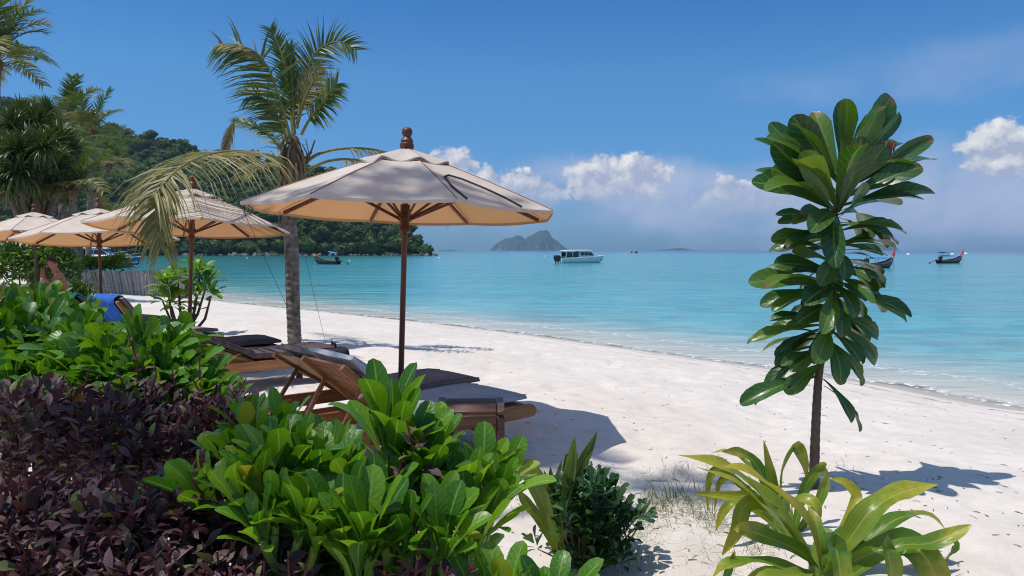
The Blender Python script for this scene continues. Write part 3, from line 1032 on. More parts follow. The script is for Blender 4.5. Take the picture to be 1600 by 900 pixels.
def island(d, prof, seed, thick=0.45, n=90, nt_=26):
    """prof: (px, py) skyline. A ridge with cliffs, thick front to back."""
    a, b = prof[0][0], prof[-1][0]
    wpx = b - a
    X, Y, Z = [], [], []
    for i in range(n + 1):
        px = a + wpx * i / n
        zs = (391 - np.interp(px, [p[0] for p in prof], [p[1] for p in prof])) / F * d + 1.5
        wdt = thick * wpx / F * d * max(0.12, math.sin(PI * min(max(i / n, 0.03), 0.97)))
        for j in range(nt_ + 1):
            v = -1 + 2 * j / nt_
            X.append((px - 800) / F * d)
            Y.append(d + v * wdt)
            Z.append(zs * max(0.0, 1 - abs(v) ** 2.2))
    X, Y, Z = np.array(X), np.array(Y), np.array(Z)
    s = 60.0 / d * 30
    q_ = 2500.0 / d
    f = fbm(np.stack([X * 0.02 * q_, Y * 0.02 * q_, Z * 0.012 * q_ + seed], -1), 4)
    Y = Y + f * 40 / q_
    Z = Z * (1 + 0.14 * fbm(np.stack([X * 0.035 * q_ + seed, Y * 0.03 * q_, X * 0], -1), 3)) - 2.0
    I = np.arange((n + 1) * (nt_ + 1)).reshape(n + 1, nt_ + 1)
    Fq = np.stack([I[:-1, :-1].ravel(), I[1:, :-1].ravel(), I[1:, 1:].ravel(), I[:-1, 1:].ravel()], -1)
    return raw_mesh('island', np.stack([X, Y, Z], -1), Fq, M['island'])


o = link('island', island(5200, [(766, 391), (772, 383), (780, 378), (790, 373), (800, 372), (808, 368), (815, 369), (820, 374), (825, 369), (832, 367), (838, 364), (844, 361.5), (851, 361), (857, 363), (862, 371), (870, 376), (882, 386), (890, 391)], 2.0))
tag(o, 'steep limestone island with a tall hump beside a lower ridge', 'island')
o = link('island', island(6000, [(1338, 391), (1352, 387), (1372, 386), (1386, 379), (1393, 382), (1400, 391)], 9.0, 0.2, 40, 10))
tag(o, 'faint blue island seen just past the leaves of the sapling', 'island')
o = link('island', island(6300, [(1018, 391), (1040, 389), (1062, 386.5), (1076, 389), (1090, 391)], 14.0, 0.2, 40, 10))
tag(o, 'very faint hazy island to one side of the two moored boats', 'island')


# ------------------------------------------------------------------ parasols
RC, ZR, ZA = 1.165, 1.69, 2.14          # canopy radius at the corners, rim height, apex height


def canopy_pt(a, r):
    """r 0..1 out along direction a (octagon), slightly slack between the ribs."""
    k = a / (PI / 4)
    f = k - math.floor(k)
    a0, a1 = math.floor(k) * PI / 4, (math.floor(k) + 1) * PI / 4
    p = Vector((math.cos(a0), math.sin(a0), 0)).lerp(Vector((math.cos(a1), math.sin(a1), 0)), f) * RC * r
    z = ZA + (ZR - ZA) * r ** 1.12 - 0.016 * math.sin(PI * f) * math.sin(PI * min(1, r * 0.62)) - 0.002 * math.sin(PI * f) * r
    return Vector((p.x, p.y, z))


def canopy_mesh():
    mb = MB()
    rs = [0.02, 0.12, 0.25, 0.4, 0.55, 0.7, 0.85, 0.96, 1.0]
    P = [[canopy_pt(2 * PI * k / 64, r) for k in range(64)] for r in rs]
    P.append([canopy_pt(2 * PI * k / 64, 1.0) - Vector((0, 0, 0.022)) for k in range(64)])   # hem
    mb.grid(P, closed=True)
    mb.f = [f[::-1] for f in mb.f]
    return mb.mesh('canopy', M['canopy'], True, 12)


def cap_mesh():
    mb = MB()
    n = 64
    rs = [0.03, 0.12, 0.22, 0.30]
    P = []
    for r in rs:
        row = []
        for k in range(n):
            a = 2 * PI * k / n
            p = canopy_pt(a, r)
            t = r / 0.30
            sc = 0.014 * math.cos(a * 8) * t ** 3
            row.append(Vector((p.x, p.y, p.z + 0.024 - 0.006 * t + sc)))
        P.append(row)
    P.append([p - Vector((0, 0, 0.02)) for p in P[-1]])
    mb.grid(P, closed=True)
    mb.f = [f[::-1] for f in mb.f]
    return mb.mesh('vent_cap', M['canopy'], True, 25)


def cap_trim_mesh():
    mb = MB()
    n = 64
    top, bot = [], []
    for k in range(n):
        a = 2 * PI * k / n
        p = canopy_pt(a, 0.302)
        sc = 0.018 * math.cos(a * 8)
        top.append(Vector((p.x, p.y, p.z + 0.006 + sc)))
        bot.append(Vector((p.x * 0.97, p.y * 0.97, p.z - 0.012 + sc * 0.2)))
    mb.grid([top, bot], closed=True)
    return mb.mesh('cap_trim', M['trim_brown'], True, 0)


def seam_mesh(k):
    mb = MB()
    a = k * PI / 4
    mb.tube([canopy_pt(a, r) + Vector((0, 0, 0.002)) for r in (0.05, 0.3, 0.55, 0.8, 0.995)], 0.0045, 5)
    return mb.mesh('seam', M['canopy'])


def rib_mesh(k):
    a = k * PI / 4
    q = canopy_pt(a, 0.95) - Vector((0, 0, 0.035))
    p = canopy_pt(a, 0.05) - Vector((0, 0, 0.05))
    return MB().beam(p, q, 0.020, 0.032, ch=0.005).mesh('rib', M['polewood'])


def strut_mesh(k):
    a = k * PI / 4
    q = canopy_pt(a, 0.50) - Vector((0, 0, 0.055))
    p = Vector((0.04 * math.cos(a), 0.04 * math.sin(a), ZR - 0.06))
    return MB().beam(p, q, 0.014, 0.022, ch=0.004).mesh('strut', M['polewood'])


def pole_mesh():
    mb = MB()
    mb.tube([(0, 0, -0.25), (0, 0, 0.6), (0, 0, 1.4), (0, 0, ZA + 0.03)], [0.0215] * 4, 14)
    return mb.mesh('pole', M['polewood'])


def hub_mesh():
    return MB().lathe([(0.022, ZR - 0.16), (0.040, ZR - 0.155), (0.046, ZR - 0.135), (0.040, ZR - 0.118), (0.034, ZR - 0.10), (0.034, ZR - 0.085), (0.048, ZR - 0.075), (0.054, ZR - 0.045),
                       (0.050, ZR - 0.02), (0.036, ZR - 0.01), (0.036, ZR + 0.05)], 18).mesh('hub', M['polewood'])


def finial_mesh():
    z = ZA + 0.02
    return MB().lathe([(0.052, z), (0.052, z + 0.03), (0.044, z + 0.038), (0.047, z + 0.055), (0.036, z + 0.075), (0.026, z + 0.085), (0.034, z + 0.097), (0.040, z + 0.118),
                       (0.036, z + 0.140), (0.022, z + 0.153), (0.004, z + 0.158)], 18).mesh('finial', M['polewood'])


def lean(tilt, rz):
    return (Matrix.Rotation(tilt[0], 3, 'X') @ Matrix.Rotation(tilt[1], 3, 'Y') @ Matrix.Rotation(rz, 3, 'Z'))


def parasol(loc, rz, tilt, label, sc=1.0):
    t = thing('parasol', label, 'parasol', loc, rz, 'beach parasols')
    t.rotation_euler = lean(tilt, rz).to_euler()
    t.scale = (sc, sc, sc)
    link('pole', cached('p_pole', pole_mesh), t)
    link('canopy', cached('p_can', canopy_mesh), t)
    link('vent_cap', cached('p_cap', cap_mesh), t)
    link('cap_trim', cached('p_trim', cap_trim_mesh), t)
    link('hub', cached('p_hub', hub_mesh), t)
    link('finial', cached('p_fin', finial_mesh), t)
    for k in range(8):
        link('rib', cached(('p_rib', k), lambda: rib_mesh(k)), t)
        link('strut', cached(('p_str', k), lambda: strut_mesh(k)), t)
        link('seam', cached(('p_seam', k), lambda: seam_mesh(k)), t)
    return t


def on_ground(px, d):
    p = at(px, 391, d)
    return Vector((p.x, p.y, ground_z(p.x, p.y)))


OCT = PI / 8
P1 = on_ground(622, 5.62)
parasol(P1, OCT + 0.02, (R(-1.8), R(1.6)), 'big cream parasol spread between the two cushioned loungers by the side table')
P2 = on_ground(291, 9.0)
parasol(P2, OCT + 0.10, (R(-4.5), R(0.5)), 'cream parasol half covered by the hanging palm frond')
P3 = on_ground(157, 11.3)
P3.z -= 0.07
parasol(P3, OCT + 0.22, (R(-4), R(-2.8)), 'cream parasol on a leaning pole in front of the log wall', 0.98)
P4 = on_ground(55, 15.0)
parasol(P4, OCT - 0.15, (R(-4), R(-2.5)), 'cream parasol above the two sunbathers')
P5 = at(18, 391, 23.5)
P5.z = -0.38
parasol(P5, OCT + 0.3, (0, 0), 'pale parasol cut by the picture edge, in front of the green bush', 1.0)

# strap lying on the front of the big canopy
mb = MB()
T1 = Matrix.Translation(P1) @ lean((R(-1.8), R(1.6)), OCT + 0.02).to_4x4()
inv = Euler((0, 0, OCT + 0.02)).to_matrix().inverted()
pts = []
for ax, r in ((-62, 0.99), (-63, 0.80), (-60, 0.62), (-53, 0.55), (-44, 0.58), (-38, 0.72), (-36, 0.86), (-36.5, 0.985)):
    pts.append(T1 @ (canopy_pt(R(ax) - (OCT + 0.02), r) + Vector((0, 0, 0.010))))
sm_pts = []
for a, b in zip(pts[:-1], pts[1:]):
    for k in range(3):
        sm_pts.append(a.lerp(b, k / 3))
mb.tube(sm_pts + [pts[-1]], 0.007, 6)
o = put('strap', mb, M['rope'])
tag(o, 'dark closing strap lying in a loop on the big cream canopy', 'strap')
# guy rope from the big canopy to the sand, and a loose cord by the palm
corner = T1 @ canopy_pt(PI - PI / 4 + 0.0, 1.0)
corner = min((T1 @ canopy_pt(k * PI / 4, 1.0) for k in range(8)), key=lambda p: p.x / p.y)
end = gnd(512, 612)
mb = MB().tube([corner + Vector((0, 0, -0.02)), corner.lerp(end, 0.5) - Vector((0, 0, 0.03)), end], 0.0018, 5)
for sg in (-1, 1):
    mb.tube([corner + Vector((0.03, 0, -0.01)), corner + Vector((0.05 + 0.03 * sg, 0.02, -0.05)), corner + Vector((0.05 + 0.015 * sg, 0.0, -0.10))], 0.003, 5)
tag(put('guy_rope', mb, M['rope']), 'thin dark guy rope slanting from the big canopy corner to the sand', 'rope')
a, b = at(462, 330, 10.7), gnd(511, 545, 0.1)
mb = MB().tube([a, a.lerp(b, 0.5) - Vector((0, 0, 0.05)), b], 0.0024, 5)
tag(put('cord', mb, M['rope']), 'loose dark cord hanging from the leaning palm trunk to the sand', 'rope')


# ------------------------------------------------------------------ loungers
LW = 0.66            # width; the foot of the lounger is at the origin, its head towards -x
LL = 1.74            # length
HX = -0.96           # hinge of the backrest
ZF = 0.29           # top of the frame


def rail_mesh(wood):
    pr = [(0.02, -0.045), (0.045, -0.03), (0.05, 0.0), (0.03, 0.03), (0.0, 0.045), (-0.25, 0.05), (-0.9, 0.05), (-1.5, 0.05), (-LL + 0.03, 0.05), (-LL, 0.02),
          (-LL, -0.02), (-LL + 0.03, -0.05), (-1.1, -0.05), (-0.6, -0.05), (-0.12, -0.05)]
    mb = MB()
    n = len(pr)
    w = 0.016
    vs = [(x, -w, ZF - 0.05 + z) for x, z in pr] + [(x, w, ZF - 0.05 + z) for x, z in pr]
    fs = [tuple(range(n)), tuple(range(2 * n - 1, n - 1, -1))] + [(i, i + n, (i + 1) % n + n, (i + 1) % n) for i in range(n)]
    mb.add(vs, [f[::-1] for f in fs])
    return mb.mesh('side_rail', M[wood], True, 50)


def cushion_mesh(mat, ang, gap=0.0):
    """One long pad folded at the hinge: rounded edges, slight sag."""
    path = []
    th = 0.065
    bl = 0.61
    for s in np.linspace(0.0, 0.94, 9):
        path.append((Vector((-s - 0.02, 0, ZF + 0.012 + 0.006 * math.sin(s * 7))), Vector((0, 0, 1))))
    up = Vector((math.sin(ang), 0, math.cos(ang)))
    dr = Vector((-math.cos(ang), 0, math.sin(ang)))
    h = Vector((HX - 0.02, 0, ZF + 0.02))
    for s in np.linspace(0.06, bl, 6):
        path.append((h + dr * s + up * 0.012, up))
    mb = MB()
    W2 = LW / 2 - 0.03
    prof = [(-W2, 0.012), (-W2 - 0.008, th * 0.5), (-W2 + 0.012, th * 0.9), (-W2 * 0.6, th * 1.02), (0, th * 1.05), (W2 * 0.6, th * 1.02), (W2 - 0.012, th * 0.9),
            (W2 + 0.008, th * 0.5), (W2, 0.012), (0, 0.0)]
    rows = []
    L = len(path)
    for i, (p, u) in enumerate(path):
        e = 0.55 if i in (0, L - 1) else 1.0
        rows.append([p + u * (z * e + (th * 0.2 if e < 1 else 0)) + Vector((0, y * (0.985 if e < 1 else 1), 0)) for y, z in prof])
    mb.grid(rows, closed=True)
    mb.f.append(tuple(range(len(prof)))[::-1])
    mb.f.append(tuple(range((L - 1) * len(prof), L * len(prof))))
    return mb.mesh('cushion', M[mat], True, 60), [[r[k] for r in rows] for k in (2, 6)]


def lounger(foot, rz, ang, cushion, label, wood='teak', pad=True):
    z = ground_z(foot[0], foot[1])
    t = thing('sun_lounger', label, 'sun lounger', (foot[0], foot[1], z), rz, 'sun loungers on the beach')
    for sg in (-1, 1):
        o = link('side_rail', cached(('l_rail', wood), lambda: rail_mesh(wood)), t)
        o.location = (0, sg * (LW / 2 - 0.016), 0)
        for x in (-0.30, -1.42):
            o = link('leg', cached(('l_leg', wood), lambda: MB().box((0, 0, 0.13), (0.065, 0.045, 0.34), None, 0.006).mesh('leg', M[wood])), t)
            o.location = (x, sg * (LW / 2 - 0.056), -0.04)
    for x in (-0.32, -1.44):
        o = link('crossbar', cached(('l_cross', wood), lambda: MB().box((0, 0, 0), (0.03, LW - 0.12, 0.05), None, 0.005).mesh('crossbar', M[wood])), t)
        o.location = (x, 0, 0.12)
    sl = cached(('l_slat', wood), lambda: MB().box((0, 0, 0), (0.062, LW - 0.07, 0.016), None, 0.004).mesh('slat', M[wood]))
    for k in range(12):
        o = link('slat', sl, t)
        o.location = (-0.07 - k * 0.077, 0, ZF - 0.008)
    o = link('end_bar', cached(('l_end', wood), lambda: MB().box((0, 0, 0), (0.03, LW - 0.066, 0.075), None, 0.006).mesh('end_bar', M[wood])), t)
    o.location = (-LL + 0.018, 0, ZF - 0.055)
    # backrest
    bl = 0.63
    dr = Vector((-math.cos(ang), 0, math.sin(ang)))
    up = Vector((math.sin(ang), 0, math.cos(ang)))
    h = Vector((HX - 0.03, 0, ZF))
    rot = Matrix((-dr, Vector((0, 1, 0)), up)).transposed()
    br = cached(('l_brail', wood), lambda: MB().box((0, 0, 0), (bl, 0.032, 0.045), None, 0.006).mesh('backrest_rail', M[wood]))
    for sg in (-1, 1):
        o = link('backrest_rail', br, t)
        o.matrix_basis = xf(h + dr * bl / 2 + Vector((0, sg * (LW / 2 - 0.055), 0)) - up * 0.012, rot)
    bs = cached(('l_bslat', wood), lambda: MB().box((0, 0, 0), (0.078, LW - 0.15, 0.016), None, 0.004).mesh('backrest_slat', M[wood]))
    for k in range(7):
        o = link('backrest_slat', bs, t)
        o.matrix_basis = xf(h + dr * (0.05 + k * 0.089), rot)
    if ang > R(20):
        a = h + dr * 0.42
        for sg in (-1, 1):
            p = a + Vector((0, sg * (LW / 2 - 0.085), 0)) - up * 0.03
            q = Vector((p.x - 0.06 - 0.12, p.y, ZF - 0.06))
            put('prop', MB().beam(p, q, 0.022, 0.03), M[wood], t)
    if pad:
        cm, edges = cached(('l_cush', cushion, round(ang, 2)), lambda: cushion_mesh(cushion, ang))
        cu = link('cushion', cm, t)
        for e in edges:
            link('piping', cached(('l_pip', cushion, round(ang, 2), round(e[0].y, 3)), lambda: MB().tube(e, 0.007, 6).mesh('piping', M[cushion])), cu)
    return t


A33 = R(33)
F1 = gnd(785, 632)
F1 = Vector((-0.07, 5.66, 0))
A40 = R(40)
lounger((F1.x, F1.y), A40, R(41), 'cushion_grey', 'teak lounger with a grey cushion and raised slatted back, beside the side table')
lounger((-0.44, 6.40), A40, R(33), 'cushion_taupe', 'teak lounger with a brown seat pad right behind the big parasol pole')
lounger((-1.98, 8.35), R(35), R(24), 'cushion_brown', 'orange teak lounger with a long wine brown pad and low back near the palm trunk')
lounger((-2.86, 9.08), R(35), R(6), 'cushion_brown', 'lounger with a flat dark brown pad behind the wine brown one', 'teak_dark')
L5 = (-4.22, 10.4)
lounger(L5, R(55), R(54), 'cushion_taupe', 'teak lounger whose raised slatted back carries a blue towel')
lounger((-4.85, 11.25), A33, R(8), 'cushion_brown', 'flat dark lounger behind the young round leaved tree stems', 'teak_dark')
L7 = (-8.75, 16.4)
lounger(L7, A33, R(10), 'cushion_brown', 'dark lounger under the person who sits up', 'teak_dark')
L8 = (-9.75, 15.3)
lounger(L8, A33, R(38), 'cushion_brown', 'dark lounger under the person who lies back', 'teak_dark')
L9 = (-5.72, 12.25)
lounger(L9, R(55), R(42), 'cushion_taupe', 'teak lounger whose raised back is covered by a teal towel')


def towel(base, rz, ang, mat, label, w=0.5, yo=0.0, top=0.80, frontl=0.35, backl=0.55, wob=0.012, seed=1, zoff=0.0):
    """A towel folded over the top edge of a raised backrest."""
    bx, by = base
    bz = ground_z(bx, by)
    dr = Vector((-math.cos(ang), 0, math.sin(ang)))
    up = Vector((math.sin(ang), 0, math.cos(ang)))
    h = Vector((HX - 0.03, 0, ZF))
    tp = h + dr * top
    prof = []
    for s in np.linspace(frontl, 0, 5):
        prof.append(tp - dr * s + up * 0.105)
    prof.append(tp + dr * 0.035 + up * 0.075)
    prof.append(tp + dr * 0.035 + up * 0.0)
    for s in np.linspace(0.02, backl, 7):
        f = max(0, s - 0.1)
        prof.append(tp - dr * s * 0.92 - up * (0.045 + 0.02 * f) + Vector((-0.05 * f, 0, 0)))
    P = []
    rr = random.Random(seed)
    for i, p in enumerate(prof):
        row = []
        for j in range(15):
            y = yo - w / 2 + w * j / 14
            k = wob * math.sin(j * 1.3 + i * 0.4 + seed) + rr.uniform(-1, 1) * wob * 0.25
            row.append(p + up * k * (1 if i < 7 else -1) + Vector((0, y, 0)))
        P.append(row)
    mb = MB().grid(P)
    mb.f = [f[::-1] for f in mb.f]
    me = mb.mesh('towel', M[mat], True, 0)
    o = link('towel', me)
    md = o.modifiers.new('cloth thickness', 'SOLIDIFY')
    md.thickness = 0.008
    o.location = (bx, by, bz)
    o.rotation_euler = (0, 0, rz)
    return tag(o, label, 'towel')


towel(L5, R(55), R(54), 'towel_blue', 'blue towel hung over the raised slatted back of a teak lounger', 0.52, 0.05, top=0.625, backl=0.56)
towel(L9, R(55), R(42), 'towel_teal', 'bright teal towel draped over a raised lounger back behind the leaves', 0.60, 0.0, top=0.62, frontl=0.5, backl=0.5, seed=4)
# blue towel lying over the foot end of the sitting person's lounger
P = []
for i in range(12):
    x = 0.05 - i * 0.07
    row = []
    for j in range(12):
        y = -0.44 + 0.88 * j / 11
        over = max(0, abs(y) - 0.33)
        z = ZF + 0.095 + 0.010 * math.sin(i * 1.1 + j * 0.9) - over * 2.2
        if i < 2:
            z -= (2 - i) * 0.09
        row.append(Vector((x, math.copysign(min(abs(y), 0.345 + over * 0.25), y), z)))
    P.append(row)
o = put('towel', MB().grid(P), M['towel_blue'], None, True, 0)
md = o.modifiers.new('cloth thickness', 'SOLIDIFY')
md.thickness = 0.01
o.location = (L7[0], L7[1], ground_z(*L7))
o.rotation_euler = (0, 0, A33)
tag(o, 'blue towel spread under the person who sits up', 'towel')

# small black bag on the sand behind the raised back
t = thing('beach_bag', 'small black and grey bag hung behind the raised grey cushion', 'bag', at(532, 553, 6.75))
t.scale = (0.55, 0.7, 0.6)
P = []
for i in range(9):
    a = PI * i / 8
    P.append([Vector((0.15 * math.sin(a) ** 0.7 * math.cos(b), 0.09 * math.sin(a) ** 0.7 * math.sin(b), 0.10 * -math.cos(a) * (1 + 0.15 * math.cos(3 * b)))) for b in [2 * PI * k / 14 for k in range(14)]])
put('body', MB().grid(P, closed=True), M['bag'], t)
put('strap', MB().tube([(-0.07, 0, 0.07), (-0.09, 0, 0.15), (-0.13, 0, 0.17), (-0.15, 0.02, 0.12)], [0.02, 0.024, 0.03, 0.012], 8), M['bag'], t)

# ------------------------------------------------------------------ side table
TB = Vector((-0.26, 4.70, ground_z(-0.26, 4.70)))
t = thing('side_table', 'low dark wood side table with a slatted top beside the grey lounger', 'side table', TB, R(2))
TW, TD, TH = 0.42, 0.44, 0.435
sl = MB().box((0, 0, 0), (TW - 0.10, 0.021, 0.018), None, 0.004).mesh('slat', M['teak_dark'])
for k in range(12):
    o = link('slat', sl, t)
    o.location = (0, -TD / 2 + 0.032 + k * (TD - 0.064) / 11, TH - 0.012)
for sg in (-1, 1):
    put('top_rail', MB().box((sg * (TW / 2 - 0.022), 0, TH - 0.012), (0.046, TD, 0.026), None, 0.005), M['teak_dark'], t)
    put('apron', MB().box((0, sg * (TD / 2 - 0.012), TH - 0.055), (TW - 0.1, 0.02, 0.055), None, 0.004), M['teak_dark'], t)
for sx in (-1, 1):
    for sy in (-1, 1):
        put('leg', MB().box((sx * (TW / 2 - 0.026), sy * (TD / 2 - 0.03), (TH - 0.03) / 2 - 0.02), (0.048, 0.048, TH - 0.03 + 0.03), None, 0.006), M['teak_dark'], t)

# spare grey cushion standing on edge below the table
P = []
for i in range(11):
    u = i / 10
    row = []
    for b in range(16):
        a = 2 * PI * b / 16
        row.append(Vector((-0.17 + 0.34 * u, 0.032 * math.cos(a) * (0.6 if i in (0, 10) else 1), 0.24 * math.copysign(abs(math.sin(a)) ** 0.35, math.sin(a)) * (0.93 if i in (0, 10) else 1))))
    P.append(row)
mb = MB().grid(P, closed=True)
mb.f += [tuple(range(16))[::-1], tuple(range(160, 176))]
o = put('spare_cushion', mb, M['cushion_grey'])
q = at(640, 690, 4.42)
o.location = q
o.rotation_euler = (R(-14), R(4), R(28))
tag(o, 'grey cushion standing on edge against the lounger, under the side table', 'cushion')


# ------------------------------------------------------------------ palms
def smooth_path(pts, per=5):
    """Catmull-Rom through the points."""
    P = [Vector(p) for p in pts]
    P = [P[0] * 2 - P[1]] + P + [P[-1] * 2 - P[-2]]
    out = []
    for i in range(1, len(P) - 2):
        for k in range(per):
            t = k / per
            a, b, c, d = P[i - 1], P[i], P[i + 1], P[i + 2]
            out.append(0.5 * ((2 * b) + (c - a) * t + (2 * a - 5 * b + 4 * c - d) * t * t + (3 * b - a - 3 * c + d) * t ** 3))
    out.append(P[-2])
    return out


def frond_arrays(path, n, L, nrm=(0, 0, 1), droop=0.5, w=0.028, start=0.14, seg=3, vee=0.2, lean=0.55, jit=0.12, seed=0, shape=None, onesided=0):
    """Leaflets along both sides of a rachis. Returns V, F, lv, rnd."""
    r = random.Random(seed)
    path = [Vector(p) for p in path]
    cum = [0]
    for a, b in zip(path[:-1], path[1:]):
        cum.append(cum[-1] + (b - a).length)
    tot = cum[-1]

    def pos(s):
        s = min(max(s, 0), 0.9999) * tot
        i = max(k for k in range(len(cum) - 1) if cum[k] <= s)
        f = (s - cum[i]) / max(1e-6, cum[i + 1] - cum[i])
        return path[i].lerp(path[i + 1], f), (path[i + 1] - path[i]).normalized()

    V, Fq, LV, RN = [], [], [], []
    nrm = Vector(nrm)
    for k in range(n):
        s = start + (1 - start) * (k + 0.5) / n
        u = (s - start) / (1 - start)
        prof = shape(u) if shape else (0.35 + 0.65 * math.sin(PI * min(1, u * 0.72 + 0.22)) ** 0.8)
        for sg in (-1, 1):
            if onesided and sg != onesided and r.random() < 0.85:
                continue
            if r.random() < 0.03:
                continue
            p, T = pos(s + r.uniform(-0.3, 0.3) / n)
            N = (nrm - T * nrm.dot(T))
            N = N.normalized() if N.length > 1e-3 else T.orthogonal().normalized()
            Sd = T.cross(N) * sg
            ln = L * prof * r.uniform(0.85, 1.08)
            le = lean + 0.5 * u ** 2
            d = (Sd * 1.0 + T * le + N * vee).normalized()
            d = (d + Vector((r.uniform(-1, 1), r.uniform(-1, 1), r.uniform(-1, 1))) * jit).normalized()
            tw = (N + Vector((r.uniform(-1, 1), r.uniform(-1, 1), r.uniform(-1, 1))) * 0.5)
            rn = r.random()
            b = len(V)
            q = p.copy()
            dd = d.copy()
            for j in range(seg + 1):
                v = j / seg
                ww = w * (0.55 + 0.45 * math.sin(PI * min(1, v * 1.3 + 0.15))) * (1 - v ** 2.2) + 0.0015
                sd = dd.cross(tw)
                sd = sd.normalized() if sd.length > 1e-3 else dd.orthogonal().normalized()
                V.append(q + sd * ww / 2)
                V.append(q - sd * ww / 2)
                LV.append((v, -1, 0))
                LV.append((v, 1, 0))
                RN += [rn, rn]
                q = q + dd * ln / seg
                dd = (dd + Vector((0, 0, -1)) * droop * (0.5 + v) / seg * 1.6).normalized()
            for j in range(seg):
                Fq.append((b + 2 * j, b + 2 * j + 1, b + 2 * j + 3, b + 2 * j + 2))
    return np.array([tuple(v) for v in V], np.float32), np.array(Fq, np.int32), np.array(LV, np.float32), np.array(RN, np.float32)


def frond_mesh(path, mat, rad=0.014, **kw):
    V, Fq, LV, RN = frond_arrays(path, **kw)
    n = len(path)
    mb = MB().tube(path, [rad * (1.0 - 0.85 * i / (n - 1)) for i in range(n)], 6)
    b = len(V)
    V = np.concatenate([V, np.array(mb.v, np.float32)])
    q = [f for f in mb.f if len(f) == 4]
    F2 = np.array(q, np.int32) + b
    k = len(mb.v)
    me = raw_mesh('frond', V, np.concatenate([Fq, F2]), [mat, M['petiole']],
                  {'lv': ('FLOAT_VECTOR', np.concatenate([LV, np.tile([[0.5, 0.5, 0]], (k, 1))])), 'rnd': ('FLOAT', np.concatenate([RN, np.full(k, 0.5)]))})
    me.polygons.foreach_set('material_index', np.concatenate([np.zeros(len(Fq), np.int32), np.ones(len(F2), np.int32)]))
    return me


def ringed_trunk(path, r0, r1, rings=46, amp=0.05, n=14, flare=1.3):
    sp = smooth_path(path, 8)
    cum = [0]
    for a, b in zip(sp[:-1], sp[1:]):
        cum.append(cum[-1] + (b - a).length)
    pts, rad = [], []
    r = random.Random(3)
    for i in range(rings * 3 + 1):
        s = cum[-1] * i / (rings * 3)
        k = max(j for j in range(len(cum) - 1) if cum[j] <= s + 1e-9)
        f = (s - cum[k]) / max(1e-6, cum[k + 1] - cum[k])
        pts.append(sp[k].lerp(sp[min(k + 1, len(sp) - 1)], min(f, 1)))
        t = i / (rings * 3)
        rr = r0 + (r1 - r0) * t
        rr *= 1 + (flare - 1) * math.exp(-t * 14)
        rad.append(rr * (1 + (amp if i % 3 == 1 else -amp * 0.4) + r.uniform(-1, 1) * amp * 0.3))
    return MB().tube(pts, rad, n)


# --- the palm on the beach, frond by frond
D = 10.9
pb = gnd(461, 541)
t = thing('coconut_palm', 'young coconut palm on the sand beside the big parasol, one frond snapped', 'palm', pb)
loc = lambda px, py, dd=0.0: at(px, py, D + dd) - pb
put('trunk', ringed_trunk([loc(461, 548), loc(458, 480), loc(456, 400), loc(452, 340), loc(454, 290), loc(457, 262)], 0.094, 0.105, 40, 0.035, 16, 1.12), M['palm_bark'], t)
# fibrous crownshaft
mb = MB()
cp = [loc(455, 298), loc(456, 275), loc(458, 254), loc(460, 236), loc(461, 222), loc(462, 212)]
mb.tube(smooth_path(cp, 3), [0.105, 0.13, 0.15, 0.17, 0.18, 0.175, 0.16, 0.15, 0.14, 0.125, 0.10, 0.085, 0.07, 0.055, 0.04, 0.015], 12)
put('crownshaft', mb, M['palm_fibre'], t)
rr = random.Random(5)
mb = MB()
for k in range(90):                      # hanging strips of dry sheath
    a = rr.uniform(0, 2 * PI)
    c = cp[rr.randrange(0, 5)]
    rad = rr.uniform(0.09, 0.19)
    p = c + Vector((math.cos(a) * rad, math.sin(a) * rad, rr.uniform(-0.05, 0.1)))
    l = rr.uniform(0.12, 0.5)
    q = p + Vector((math.cos(a) * 0.05 + rr.uniform(-.03, .03), math.sin(a) * 0.05, -l))
    w = rr.uniform(0.008, 0.03)
    s = Vector((-math.sin(a), math.cos(a), 0)) * w
    m_ = p.lerp(q, 0.5) + Vector((math.cos(a), math.sin(a), 0)) * 0.03
    mb.grid([[p - s, p + s], [m_ - s * 1.1, m_ + s * 1.1], [q - s * 0.2, q + s * 0.2]])
put('dry_sheath', mb, M['frond_dry'], t, True, 0)
mb = MB()
for (x0, y0, x1, y1, d1, r0, r1) in ((478, 255, 492, 219, -0.1, 0.022, 0.010), (447, 240, 440, 210, 0.1, 0.02, 0.008), (444, 262, 424, 236, -0.1, 0.018, 0.006), (470, 250, 486, 238, 0.2, 0.03, 0.02)):
    a, b = loc(x0, y0), loc(x1, y1, d1)
    mb.tube([a, a.lerp(b, 0.55) + Vector((0, 0, -0.02)), b], [r0, (r0 + r1) / 2, r1], 6)
put('dead_stub', mb, M['palm_fibre'], t)


def pf(pts, mat, **kw):
    path = smooth_path([loc(*p) for p in pts], 5)
    kw.setdefault('rad', 0.026)
    me = frond_mesh(path, M[mat], **kw)
    return link('frond', me, t)


